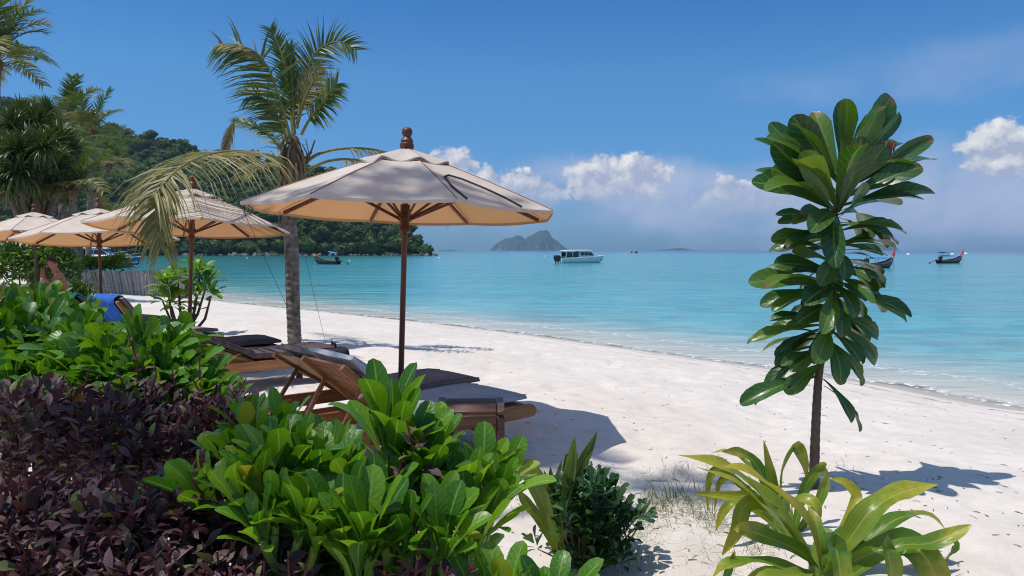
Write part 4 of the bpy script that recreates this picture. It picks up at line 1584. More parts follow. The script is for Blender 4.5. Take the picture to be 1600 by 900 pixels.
toward = (0, -1, 0.25)
pf([(456, 225), (447, 190, -.1), (436, 150, -.2), (420, 108, -.3), (400, 82, -.35), (372, 70, -.4), (342, 68, -.45)], 'frond', n=58, L=0.74, nrm=(0.2, -1, 0.35), droop=0.7, w=0.032, vee=0.05, start=0.12, seed=1, lean=0.35, onesided=-1)
pf([(420, 108, -.3), (400, 83, -.38), (372, 71, -.43), (343, 69, -.47)], 'frond_yellow', n=26, L=0.34, onesided=-1, nrm=(0.1, -0.8, 0.8), droop=0.5, w=0.026, vee=0.0, start=0.05, seed=2, lean=0.9, rad=0.012)
pf([(458, 215), (454, 170, .1), (449, 120, .2), (440, 85, .25), (430, 60, .3), (423, 45, .3)], 'frond', n=42, L=0.38, nrm=(0.5, -1, 0), droop=0.5, w=0.034, vee=0.25, seed=3, lean=0.75)
pf([(460, 210), (458, 160), (455, 115), (452, 75)], 'frond', n=34, L=0.32, nrm=(0.8, -1, 0), droop=-0.25, w=0.034, vee=0.1, start=0.3, seed=4, lean=2.6, jit=0.06)
pf([(464, 200), (470, 155, .1), (480, 110, .1), (496, 80, .05), (520, 66, 0), (540, 68, 0), (556, 78, 0)], 'frond', n=58, L=0.47, nrm=(0.1, -1, 0.3), droop=0.55, w=0.030, vee=0.12, seed=5, lean=0.5)
pf([(466, 190), (474, 160, -.2), (486, 135, -.3), (497, 116, -.35), (504, 107, -.4)], 'frond_yellow', n=40, L=0.36, nrm=(-0.3, -1, 0.4), droop=0.3, w=0.028, vee=0.1, start=0.25, seed=6, lean=0.6)
pf([(471, 210), (484, 186, -.1), (500, 165, -.2), (514, 147, -.25), (527, 131, -.3)], 'frond', n=46, L=0.52, nrm=(-0.5, -1, 0.5), droop=0.55, w=0.036, vee=0.0, start=0.28, seed=7, lean=0.35,
   shape=lambda u: 0.55 + 0.45 * math.sin(PI * min(1, u * 0.9 + 0.1)))
pf([(452, 215), (440, 180, .4), (420, 150, .6), (395, 135, .8), (372, 140, .9)], 'frond', n=34, L=0.42, nrm=(-0.1, -1, 0.6), droop=0.8, w=0.028, seed=9, onesided=-1)
pf([(450, 225), (441, 195, -.1), (424, 165, -.2), (405, 150, -.3), (385, 152, -.35)], 'frond', n=38, L=0.5, nrm=(0.1, -1, 0.6), droop=0.8, w=0.03, seed=19, onesided=-1)
# the snapped frond
pf([(448, 252), (438, 232, -.1), (420, 212, -.15), (396, 197, -.2), (366, 187, -.25)], 'frond', n=30, L=0.30, nrm=(0.0, -0.4, 1), droop=0.9, w=0.026, start=0.45, seed=10, lean=0.4, rad=0.03, onesided=0)
o = pf([(366, 187, -.25), (361, 202, -.25), (356, 220, -.25), (351, 236, -.25)], 'frond_dry', n=26, L=0.27, nrm=(0, -1, 0), droop=2.2, w=0.022, start=0.0, seed=11, lean=2.4, jit=0.16, rad=0.02)
tag(o, 'dry hanging end of the snapped frond')
# long fronds sweeping down over the beach
pf([(449, 262), (430, 247, -.4), (400, 240, -1.1), (362, 237, -1.9), (322, 243, -2.6), (288, 258, -3.1), (262, 280, -3.4), (238, 308, -3.6)], 'frond_yellow', n=76, L=1.08, nrm=(0, -0.15, 1), droop=1.35, w=0.023, start=0.22, seed=12, lean=0.55, rad=0.036, vee=-0.1, jit=0.14)
pf([(447, 270), (432, 260, .2), (414, 258, .35), (396, 264, .5), (380, 278, .6)], 'frond_yellow', n=36, L=0.42, nrm=(0, -0.2, 1), droop=1.1, w=0.028, start=0.35, seed=13, rad=0.03)
pf([(262, 280, -3.4), (245, 318, -3.55), (243, 350, -3.55), (250, 385, -3.55)], 'frond_yellow', n=40, L=0.55, nrm=(0.2, -1, 0.2), droop=1.3, w=0.03, start=0.0, seed=14, lean=1.2, rad=0.012, shape=lambda u: 1 - 0.4 * u)
pf([(470, 268), (483, 250, .1), (505, 238, .1), (540, 232, .15), (585, 234, .2), (630, 248, .3), (670, 285, .35), (700, 335, .4)], 'frond_yellow', n=60, L=0.55, nrm=(0, -0.1, 1), droop=1.3, w=0.024, start=0.30, seed=15, lean=0.5, rad=0.03, vee=-0.3)
pf([(470, 275), (488, 262, -.1), (512, 252, -.2), (548, 249, -.3), (590, 258, -.35), (635, 285, -.35), (665, 330, -.3)], 'frond_yellow', n=54, L=0.45, nrm=(0, -0.1, 1), droop=1.3, w=0.022, start=0.35, seed=16, lean=0.5, rad=0.028, vee=-0.3)
pf([(455, 255), (440, 225, 0.5), (410, 200, 1.2), (370, 200, 1.8)], 'frond', n=36, L=0.5, nrm=(0, -0.2, 1), droop=0.9, w=0.026, seed=17)


# --- generic palms behind the garden
def arch(l, up0, drop, n=11):
    """A frond rachis in the x-z plane that leaves at angle up0 and curves over by drop radians."""
    p, out = Vector((0, 0, 0)), [Vector((0, 0, 0))]
    for i in range(n):
        a = up0 - drop * ((i + 0.5) / n) ** 1.3
        p = p + Vector((math.cos(a), 0, math.sin(a))) * l / n
        out.append(p.copy())
    return out


def gf(k, mat):
    up0 = [1.25, 0.9, 0.55, 0.2, -0.25, 1.45][k]
    drop = [1.3, 1.5, 1.5, 1.2, 0.9, 0.7][k]
    return frond_mesh(arch(1.0, up0, drop), M[mat], rad=0.011, n=36, L=0.30, nrm=(-0.15, 0, 1), droop=[0.5, 0.7, 0.9, 1.0, 1.0, 0.3][k], w=0.030, start=0.18, seg=2, vee=0.15, seed=70 + k, jit=0.16)


def palm(px, py_crown, d, flen, label, base_px=None, tr=0.13, nf=16, yellow=0.2, group=None, stem_only_to=None, seed=0, name='coconut_palm'):
    r = random.Random(100 + seed)
    c = at(px, py_crown, d)
    bp = at(base_px if base_px is not None else px, 391, d)
    b = Vector((bp.x, bp.y + r.uniform(-.5, .5), ground_z(bp.x, bp.y)))
    t = thing(name, label, 'palm', b, 0, group)
    c = c - b
    h = c.z
    put('trunk', ringed_trunk([Vector((0, 0, -0.3)), Vector((c.x * 0.30, c.y * 0.3, h * 0.4)), Vector((c.x * 0.68, c.y * 0.68, h * 0.75)), c], tr, tr * 0.8, 26, 0.03, 10, 1.35), M['palm_bark'], t)
    put('crownshaft', MB().tube([c + Vector((0, 0, -0.05 * flen)), c + Vector((0, 0, 0.06 * flen)), c + Vector((0, 0, 0.16 * flen))], [tr * 1.0, tr * 1.35, tr * 0.4], 8), M['palm_fibre'], t)
    for i in range(nf):
        k = [5, 0, 0, 1, 1, 2, 2, 3, 3, 4][(i * 7) % 10] if i else 5
        mat = 'frond_yellow' if r.random() < yellow else 'frond'
        o = link('frond', cached(('gf', k, mat), lambda: gf(k, mat)), t)
        a = i * 2.39996 + r.uniform(-.3, .3)
        s = flen * r.uniform(0.82, 1.12)
        o.matrix_basis = Matrix.Translation(c + Vector((0, 0, 0.05 * flen))) @ Euler((r.uniform(-.25, .25), r.uniform(-.12, .12), a)).to_matrix().to_4x4() @ Matrix.Scale(s, 4)
    return t


palm(-4, 104, 21, 1.95, 'tall palm rising at the picture edge against the sky', -16, 0.11, 20, 0.25, seed=1)
palm(106, 190, 40, 2.3, 'palm whose thin top stands out against the sky above the fan palms', 98, 0.15, 15, 0.1, seed=2)
palm(147, 212, 38, 2.3, 'palm with a bent trunk standing where the hill meets the fan palms', 128, 0.15, 16, 0.3, seed=3)
palm(113, 303, 27, 1.85, 'short palm with broad yellowish fronds behind the white parasol', 110, 0.16, 17, 0.55, seed=4)
palm(28, 285, 33, 2.3, 'palm with drooping fronds low beneath the fan palms', 50, 0.13, 15, 0.3, seed=5)
palm(-35, 250, 30, 2.6, 'palm mostly outside the picture with fronds reaching in', -40, 0.15, 16, 0.2, seed=6)
palm(170, 262, 46, 2.5, 'palm leaning out in front of the jungle slope', 120, 0.16, 15, 0.4, seed=7)
palm(78, 240, 44, 2.6, 'palm hidden among the fan palms, on a slanting trunk', 58, 0.16, 14, 0.2, seed=8)
palm(140, 250, 50, 2.6, 'palm on the long slanting trunk beside the bent palm', 86, 0.17, 14, 0.3, seed=9)
# bare pole trunks slanting behind the parasols
for i, (x0, y0, x1, y1, d) in enumerate(((66, 345, 84, 300, 31), (78, 345, 100, 290, 32), (92, 345, 118, 285, 34), (56, 345, 56, 282, 30))):
    a, b = at(x0, y0, d), at(x1, y1, d)
    g = at(x0 + (x0 - x1) * 1.2, 391, d)
    g.z = ground_z(g.x, g.y)
    t = thing('palm_trunk', ['first slanting bare palm trunk behind the tan parasol', 'grey palm trunk slanting beside the first one, a little steeper',
                             'longest of the slanting grey palm trunks, beside the short yellowish palm', 'upright grey palm trunk under the fan palms'][i], 'palm trunk', g, 0, 'bare palm trunks behind the parasols')
    put('trunk', ringed_trunk([Vector((0, 0, -0.2)), a - g, b - g, (b - g) * 1.25], 0.15, 0.12, 26, 0.03, 10, 1.2), M['palm_bark'], t)
    for k in range(7):
        r = random.Random(i * 20 + k)
        o = link('frond', cached(('gf', k % 5, 'frond'), lambda: gf(k % 5, 'frond')), t)
        o.matrix_basis = Matrix.Translation((b - g) * 1.25) @ Euler((r.uniform(-.2, .2), 0, k * 0.9)).to_matrix().to_4x4() @ Matrix.Scale(1.7 * r.uniform(0.8, 1.1), 4)
# ringed trunk behind the log wall
a, b = at(103, 418, 30.5), at(104, 330, 30.5)
t = thing('palm_trunk', 'ringed grey palm trunk standing behind the log wall', 'palm trunk', a)
put('trunk', ringed_trunk([Vector((0, 0, -0.4)), Vector((0.02, 0, 0.6)), b - a], 0.17, 0.15, 22, 0.05, 12, 1.25), M['palm_bark'], t)


# --- fan palms: heads of stiff strap leaves with a skirt of hanging old ones
STRAP = leaf_tmpl(1.0, 0.085, lambda t: 0.35 + 0.65 * math.sin(PI * min(1, t * 0.62 + 0.3)) if t < 0.75 else (1 - t) / 0.25 * 0.62, [0, 0.3, 0.6, 0.85, 1.0], 0.5, 0.9, 1, 0, seed=3)


def fan_head(n, seed, spread=1.0):
    r = random.Random(seed)
    mats, rnd = [], []
    for i in range(n):
        k = (i + 0.5) / n
        el = PI / 2 - k * 2.5
        az = i * 2.39996 + r.uniform(-.4, .4)
        d = Vector((math.cos(el) * math.cos(az), math.cos(el) * math.sin(az), math.sin(el)))
        mats.append(xf(d * 0.12, frame(d, Vector((0, 0, 1)) + Vector((r.uniform(-.4, .4), r.uniform(-.4, .4), 0))), r.uniform(0.75, 1.15)))
        rnd.append(min(1, r.random() * 0.7 + (0.35 if k > 0.75 else 0)))
    return massed('leaf_head', STRAP, mats, M['fan'], rnd)


heads_px = [(18, 205, 27, .95), (58, 196, 28, .95), (92, 222, 27.5, .85), (48, 236, 25.5, .95), (6, 246, 26, .95), (82, 256, 26.5, .85), (30, 268, 25, .9), (112, 240, 29, .8), (-20, 225, 27, .95), (58, 284, 26, .85), (36, 185, 28.5, .8), (74, 178, 29, .7), (70, 232, 25, .75), (24, 236, 25, .8), (96, 276, 27, .75), (10, 290, 25, .85)]
g = at(50, 391, 28)
g.z = ground_z(g.x, g.y)
t = thing('fan_palm', 'big many headed screw palm with stiff strap leaves hanging in a dark mass', 'screw palm', g)
for i, (x, y, d, s) in enumerate(heads_px):
    c = at(x, y, d) - g
    o = link('leaf_head', cached(('fan', i % 4), lambda: fan_head(150, i % 4)), t)
    o['kind'] = 'stuff'
    o.location = c
    o.scale = (s, s, s)
    o.rotation_euler = (rng.normal() * 0.15, rng.normal() * 0.15, rng.random() * 6)
    put('branch', MB().tube(smooth_path([Vector((0, 0, -0.2)), Vector((c.x * 0.3, c.y * 0.3, c.z * 0.5)), c], 4), [0.16, 0.15, 0.14, 0.13, 0.12, 0.11, 0.10, 0.09, 0.08], 8), M['bark'], t)


# ------------------------------------------------------------------ leafy masses behind the garden
LEAFB = leaf_tmpl(0.16, 0.075, obov, [0, 0.4, 0.75, 1.0], 0.3, 0.5, 1)


def leaf_cloud(centres, n, tmpl, mat, name, seed, sc=(0.8, 1.3), shell=0.55):
    """Leaves through the outer part of a set of ellipsoids: (centre, (rx, ry, rz))."""
    r = random.Random(seed)
    vol = [c[1][0] * c[1][2] for c in centres]
    mats = []
    for i in range(n):
        c, rad = r.choices(centres, vol)[0]
        v = Vector((r.gauss(0, 1), r.gauss(0, 1), r.gauss(0, 1))).normalized()
        if v.z < -0.35:
            v.z = -v.z
        k = shell + (1.08 - shell) * r.random() ** 0.6
        k *= 1 + 0.18 * math.sin(v.x * 9 + seed) * math.sin(v.z * 8 + v.y * 7)
        p = Vector(c) + Vector((v.x * rad[0], v.y * rad[1], v.z * rad[2])) * k
        d = (v + Vector((r.gauss(0, .6), r.gauss(0, .6), r.gauss(0.25, .5)))).normalized()
        mats.append(xf(p, frame(d, Vector((r.gauss(0, .5), r.gauss(0, .5), 1))), r.uniform(*sc)))
    return massed(name, tmpl, mats, M[mat])


def bush(name, label, cat, base, blobs, n, mat, seed, tmpl=LEAFB, sc=(0.8, 1.3), stems=6, group=None):
    t = thing(name, label, cat, base, 0, group)
    base = Vector(base)
    cs = [(Vector(c) - base, rad) for c, rad in blobs]
    o = link('foliage', leaf_cloud(cs, n, tmpl, mat, 'foliage', seed, sc), t)
    o['kind'] = 'stuff'
    r = random.Random(seed)
    for i in range(stems):
        c, rad = cs[i % len(cs)]
        e = c + Vector((r.uniform(-.5, .5) * rad[0], r.uniform(-.5, .5) * rad[1], r.uniform(-.2, .5) * rad[2]))
        s = Vector((c.x * 0.8 + r.uniform(-.1, .1), c.y * 0.8, -0.1))
        put('stem', MB().tube([s, s.lerp(e, 0.5) + Vector((r.uniform(-.1, .1), 0, 0)), e], [0.03, 0.022, 0.012], 6), M['bark'], t)
    return t


b = at(45, 440, 19.5)
b.z = ground_z(b.x, b.y)
bush('bush', 'dense green bush behind the sunbathers', 'bush', b,
     [(at(30, 425, 20), (1.1, 0.8, 0.55)), (at(75, 420, 20.3), (0.75, 0.7, 0.6)), (at(-10, 425, 19.6), (0.9, 0.8, 0.6)), (at(90, 428, 20.6), (0.4, 0.5, 0.5)), (at(8, 412, 20.6), (0.6, 0.7, 0.5))], 3600, 'bush_mass', 11)
b = at(150, 424, 30)
b.z = ground_z(b.x, b.y)
bush('clipped_hedge', 'bright yellow green shrub row growing on top of the log wall', 'shrub', b,
     [(at(x, 415, 30 + 0.4 * math.sin(x)), (0.42, 0.5, 0.30 + 0.05 * math.sin(x * 1.7))) for x in (112, 128, 143, 158, 172, 186)], 2600, 'hedge_mass', 12, stems=10)
b = at(78, 440, 24)
b.z = ground_z(b.x, b.y)
bush('small_shrub', 'small yellow green shrub beside the end of the log wall', 'shrub', b, [(at(76, 420, 24), (0.22, 0.25, 0.22))], 260, 'hedge_mass', 13, stems=2)

# ferny lily in front of the wall
LILY = leaf_tmpl(1.0, 0.055, lambda t: 0.6 + 0.4 * math.sin(PI * t) if t < 0.7 else (1 - t) / 0.3 * 0.9, [0, 0.25, 0.5, 0.75, 1.0], 0.4, 2.0, 1)
b = at(123, 470, 22.5)
b.z = ground_z(b.x, b.y)
t = thing('spider_lily', 'clump of yellow green spider lily in front of the log wall', 'lily', b)
r = random.Random(8)
lm = raw_mesh('leaf', *LILY[:2], M['crinum'], {'lv': ('FLOAT_VECTOR', LILY[2])})
for i in range(90):
    a, el = r.uniform(0, 2 * PI), r.uniform(0.5, 1.5)
    d = Vector((math.cos(a) * math.cos(el), math.sin(a) * math.cos(el), math.sin(el)))
    leaf_obj('leaf', lm, t, Vector((r.uniform(-.35, .35), r.uniform(-.25, .25), 0.0)), frame(d, (0, 0, 1)), r.uniform(0.65, 1.15))

# ------------------------------------------------------------------ log retaining wall
wp = [Vector((x, y, 0)) for x, y in WALL]
sp = smooth_path(wp, 10)
cum = [0]
for a, b in zip(sp[:-1], sp[1:]):
    cum.append(cum[-1] + (b - a).length)
t = thing('log_wall', 'curved retaining wall of upright weathered logs at the end of the sand', 'wall', (WALL[4][0], WALL[4][1], 0))
o0 = Vector((WALL[4][0], WALL[4][1], 0))
lgm = []
for k in range(4):
    r = random.Random(k)
    mb = MB()
    rad = 0.062
    mb.tube([(0, 0, -0.5), (0.004, 0.0, 0.0), (0.006, 0.004, 0.5), (-0.003, 0.003, 0.97), (-0.003, 0.003, 1.0)], [rad, rad * r.uniform(.95, 1.05), rad * r.uniform(.94, 1.04), rad, rad * 0.8], 9)
    lgm.append(mb.mesh('log', M['log'], True, 45))
s, i = 0.05, 0
r = random.Random(2)
while s < cum[-1]:
    k = max(j for j in range(len(cum) - 1) if cum[j] <= s)
    p = sp[k].lerp(sp[k + 1], (s - cum[k]) / (cum[k + 1] - cum[k]))
    o = link('log', lgm[i % 4], t)
    fz = -0.34
    o.location = Vector((p.x, p.y, fz)) - o0
    tx, ty = sp[k + 1].x - sp[k].x, sp[k + 1].y - sp[k].y
    lean = 0.17 if p.x < -13.8 else 0.05
    o.rotation_euler = (r.uniform(-.03, .03), -lean + r.uniform(-.04, .04), r.uniform(0, 6) * 0)
    o.scale = (1, 1, r.uniform(0.93, 1.02))
    s += 0.112
    i += 1
put('cap_rail', MB().tube([p + Vector((-0.10, 0.1, 0.60)) - o0 for p in sp[25:-4]], 0.03, 6), M['log'], t)
# sagging line and pole behind the wall
a, b = at(72, 406, 29.5), at(101, 379, 29.5)
tag(put('rope_line', MB().tube([a, a.lerp(b, 0.5), b], 0.028, 6), M['rope_pale']), 'pale line slanting up behind the bush to a palm trunk', 'rope')


# ------------------------------------------------------------------ sapling with big paddle leaves
SD = 4.4
sb = on_ground(1272, SD)
t = thing('sapling', 'young tree with big dark paddle leaves standing alone on the sand', 'young tree', sb)
sl = lambda px, py, dd=0.0: at(px, py, SD + dd) - sb
trunk = [Vector((0, 0, -0.1)), sl(1271, 760), sl(1274, 680), sl(1279, 590), sl(1290, 520), sl(1299, 450), sl(1303, 390), sl(1306, 330), sl(1310, 285), sl(1314, 245)]
put('trunk', ringed_trunk(trunk, 0.030, 0.010, 40, 0.05, 10, 1.15), M['bark'], t)


def big_leaf(k):
    bend = [0.25, 0.55, 0.9, 1.25, 0.1][k]
    V, Fq, L = leaf_tmpl(1.0, 0.42, obov, [0, 0.12, 0.28, 0.45, 0.6, 0.74, 0.86, 0.94, 0.985, 1.0], 0.16 + 0.04 * k, bend, 2, 0.10, seed=k)
    return raw_mesh('leaf', V, Fq, M['sapling'], {'lv': ('FLOAT_VECTOR', L)})


BLM = [big_leaf(k) for k in range(5)]
BEND = [0.25, 0.55, 0.9, 1.25, 0.1]


def sapling_leaf(bx, by, tx, ty, dd=0.0, k=None, nrm=None, w=1.0, r=random.Random(21)):
    a = sl(bx, by, -0.01 if dd < 0 else 0.01)
    b = sl(tx, ty, dd)
    d = b - a
    L = d.length
    k = r.randrange(1, 4) if k is None else k
    n = Vector(nrm) if nrm else Vector((r.uniform(-.4, .4), r.uniform(-0.9, 0.1), 1.0))
    d.normalize()
    n = (n - d * n.dot(d)).normalized()
    ang = BEND[k] * 0.34
    x = d * math.cos(ang) + n * math.sin(ang)
    s = L / (1 - 0.02 - BEND[k] ** 2 * 0.05)
    leaf_obj('leaf', BLM[k], t, a, frame(x, n), (s * 1.05, s * min(w, 1.2) * 0.78, s))
    q = a - d * 0.02
    return a


fr = (0.1, -1, 0.35)
SLV = [  # base px, tip px, depth of the tip, bend kind, normal, width
    (1314, 268, 1320, 163, 0.05, 0, (0, -1, 0.1), 1.25), (1316, 272, 1388, 157, 0.16, 0, (0.3, -1, 0), 1.0), (1314, 280, 1372, 172, -0.05, 0, (0.4, -1, 0.1), 1.05),
    (1311, 278, 1274, 180, 0.12, 1, (-0.2, -1, 0.3), 0.9), (1309, 285, 1243, 188, -0.03, 0, (-0.4, -1, 0.2), 1.3), (1306, 300, 1209, 199, 0.15, 0, (-0.7, -0.3, 0.7), 0.7),
    (1306, 312, 1189, 220, 0.08, 1, None, 0.85), (1305, 318, 1214, 230, -0.08, 0, (-0.4, -1, 0.3), 1.15), (1306, 322, 1255, 245, -0.22, 0, (-0.3, -1, 0.35), 1.3),
    (1305, 326, 1190, 267, 0.12, 1, None, 0.9), (1304, 330, 1185, 285, -0.08, 1, (-0.2, -0.8, 0.8), 1.05), (1305, 330, 1214, 266, -0.05, 1, (-0.3, -1, 0.4), 1.1),
    (1309, 332, 1345, 222, -0.20, 1, (0.1, -1, 0.2), 1.15), (1309, 340, 1347, 291, -0.28, 1, (0.2, -1, 0.3), 1.3), (1316, 300, 1380, 232, -0.12, 1, (0.3, -1, 0.3), 1.2),
    (1318, 310, 1433, 262, -0.10, 1, (0.2, -0.8, 0.6), 1.05), (1316, 322, 1451, 298, 0.05, 1, (0.1, -0.7, 0.8), 0.8), (1320, 296, 1449, 220, 0.06, 4, (0.5, -0.6, 0.5), 0.55),
    (1320, 292, 1449, 248, 0.12, 1, (0.2, -0.3, 1), 1.1), (1330, 260, 1403, 183, 0.10, 0, (0.8, -0.6, 0.2), 0.75), (1314, 330, 1400, 318, 0.18, 1, None, 1.0), (1318, 268, 1400, 222, 0.2, 1, None, 1.0),
    # column of older leaves
    (1303, 350, 1218, 334, 0.10, 1, None, 0.9), (1303, 352, 1222, 347, -0.06, 1, None, 1.0), (1304, 342, 1256, 333, -0.18, 1, (0, -1, 0.6), 1.1), (1302, 368, 1212, 374, -0.05, 1, (0, -0.8, 0.8), 1.0),
    (1302, 372, 1216, 388, 0.05, 1, None, 1.05), (1302, 366, 1240, 374, -0.15, 2, None, 0.6), (1302, 385, 1246, 398, 0.10, 1, None, 1.0), (1301, 412, 1244, 394, -0.15, 1, (0, -0.8, 0.8), 1.0),
    (1300, 430, 1218, 412, -0.08, 2, (0, -0.9, 0.7), 1.1), (1300, 418, 1203, 416, 0.18, 1, None, 0.55), (1300, 436, 1232, 428, 0.05, 2, None, 1.2), (1296, 446, 1179, 440, -0.06, 1, (0, -0.85, 0.8), 1.0),
    (1292, 452, 1194, 474, 0.06, 1, (0, -0.8, 0.8), 0.95), (1300, 448, 1262, 470, -0.24, 2, (-0.2, -1, 0.7), 1.6), (1290, 495, 1208, 498, 0.00, 1, None, 0.75), (1290, 500, 1205, 518, 0.12, 1, None, 0.95),
    (1288, 508, 1182, 529, -0.05, 1, None, 0.65), (1288, 512, 1222, 546, -0.06, 1, None, 0.9), (1286, 520, 1196, 545, 0.16, 1, None, 0.7), (1286, 538, 1216, 562, 0.06, 1, None, 0.8),
    (1286, 545, 1200, 598, 0.02, 1, None, 0.8), (1283, 568, 1232, 610, -0.10, 2, (-0.3, -1, 0.5), 1.3), (1280, 588, 1166, 626, -0.08, 2, (0, -0.8, 0.8), 0.72), (1284, 560, 1240, 575, -0.14, 3, None, 1.2),
    (1308, 352, 1398, 376, 0.05, 2, None, 0.72), (1309, 362, 1402, 352, 0.15, 1, None, 0.7), (1307, 384, 1376, 396, -0.08, 2, (0.1, -0.8, 0.8), 0.9), (1308, 378, 1392, 384, 0.14, 1, None, 0.75),
    (1305, 398, 1358, 400, -0.14, 1, None, 0.8), (1304, 408, 1374, 424, 0.08, 2, None, 1.0), (1303, 414, 1378, 444, 0.02, 2, None, 0.95), (1303, 424, 1356, 436, -0.2, 2, (0.2, -0.9, 0.7), 1.2),
    (1302, 440, 1350, 466, -0.20, 2, (0.3, -1, 0.8), 1.3), (1302, 452, 1412, 498, -0.10, 2, (0.1, -0.7, 1), 0.85), (1300, 462, 1388, 480, 0.10, 2, None, 1.0), (1298, 486, 1370, 524, 0.02, 2, (0.2, -1, 0.5), 0.95),
    (1296, 500, 1366, 566, 0.05, 2, (0.2, -1, 0.5), 0.8), (1294, 515, 1342, 560, -0.16, 2, (0.2, -1, 0.6), 1.1), (1294, 505, 1350, 540, 0.15, 2, None, 1.0), (1292, 530, 1344, 590, 0.00, 2, (0.5, -1, 0.3), 0.8),
    (1291, 528, 1314, 588, -0.20, 3, (0.1, -1, 0.5), 1.6), (1290, 510, 1278, 560, -0.22, 3, (0, -1, 0.5), 1.5), (1286, 592, 1330, 655, -0.10, 2, (0.5, -1, 0.2), 0.85), (1290, 540, 1330, 572, 0.15, 2, None, 1.0),
    (1296, 470, 1316, 520, -0.2, 3, (0.2, -1, 0.4), 1.3), (1300, 455, 1300, 500, -0.2, 3, (0, -1, 0.4), 1.2), (1298, 440, 1335, 490, -0.15, 3, (0.2, -1, 0.4), 1.2), (1303, 390, 1320, 430, -0.2, 3, (0.2, -1, 0.4), 1.2),
    (1302, 400, 1285, 440, -0.2, 3, (-0.2, -1, 0.4), 1.1), (1294, 478, 1252, 500, -0.2, 2, (-0.2, -1, 0.5), 1.1), (1300, 425, 1262, 452, 0.2, 2, None, 1.1), (1297, 470, 1240, 490, 0.2, 2, None, 1.0),
    (1300, 460, 1350, 500, 0.22, 2, None, 1.1), (1292, 520, 1250, 545, 0.2, 2, None, 1.0), (1306, 345, 1290, 385, -0.2, 3, (0, -1, 0.4), 1.0), (1306, 340, 1345, 372, 0.2, 2, None, 1.0),
]
for a in SLV:
    sapling_leaf(*a)
rj = random.Random(12)
for i, a in enumerate(SLV):              # further leaves packed between the first ones
    if i < 22 and i % 2:
        continue
    j = 1.0 if i >= 22 else 0.6
    sapling_leaf(a[0] + rj.uniform(-3, 3), a[1] + rj.uniform(-14, 14) * j, a[2] + rj.uniform(-20, 20) * j + (a[0] - a[2]) * 0.12, a[3] + rj.uniform(-18, 18) * j + (8 if i >= 22 else 6), a[4] + rj.choice((-.18, -.1, .12, .2)), rj.choice((1, 2, 2, 3)), None, min(0.9, a[7]) * rj.uniform(0.75, 1.0))
# reddish flower head among the top leaves
mb = MB()
r = random.Random(4)
for i in range(22):
    p = sl(1384, 242, -0.05) + Vector((r.gauss(0, .02), r.gauss(0, .015), r.gauss(0, .025)))
    q = p + Vector((r.uniform(-.02, .04), r.uniform(-.02, .02), r.uniform(0.02, .07)))
    mb.tube([p, p.lerp(q, .5), q], [0.004, 0.008, 0.002], 5)
put('flower_head', mb, plain('dry red flower', (0.13, 0.03, 0.02), 0.7, 0.3, 0.4), t)


# ------------------------------------------------------------------ strap leaved lilies on the sand
def strap_leaf(pts, width, mat, parent, org, nrm=(0, -0.5, 1), fold=0.35, twist=0.0, per=4, point=0.35):
    path = smooth_path([p - org for p in pts], per)
    n = len(path)
    V, L = [], []
    for i, p in enumerate(path):
        T = (path[min(i + 1, n - 1)] - path[max(i - 1, 0)]).normalized()
        t = i / (n - 1)
        N = Vector(nrm)
        N = (N - T * N.dot(T)).normalized()
        N.rotate(Matrix.Rotation(twist * t, 3, T))
        W_ = T.cross(N)
        w = width * 0.44 * min(1.0, 0.55 + t * 1.3) * (1 if t < 1 - point else math.sin(PI / 2 * max(0.02, (1 - t) / point)) ** 0.85)
        wv = 0.24 * math.sin(t * 15 + width * 200)
        for u in (-1, -0.5, 0, 0.5, 1):
            V.append(p + W_ * (u * w) + N * (abs(u) * w * (fold + wv * (1 if u > 0 else -1))))
            L.append((t, u, 0))
    Fq = [(i * 5 + j, (i + 1) * 5 + j, (i + 1) * 5 + j + 1, i * 5 + j + 1) for i in range(n - 1) for j in range(4)]
    me = raw_mesh('leaf', np.array([tuple(v) for v in V], np.float32), np.array(Fq, np.int32), M[mat], {'lv': ('FLOAT_VECTOR', np.array(L, np.float32))})
    return link('leaf', me, parent)


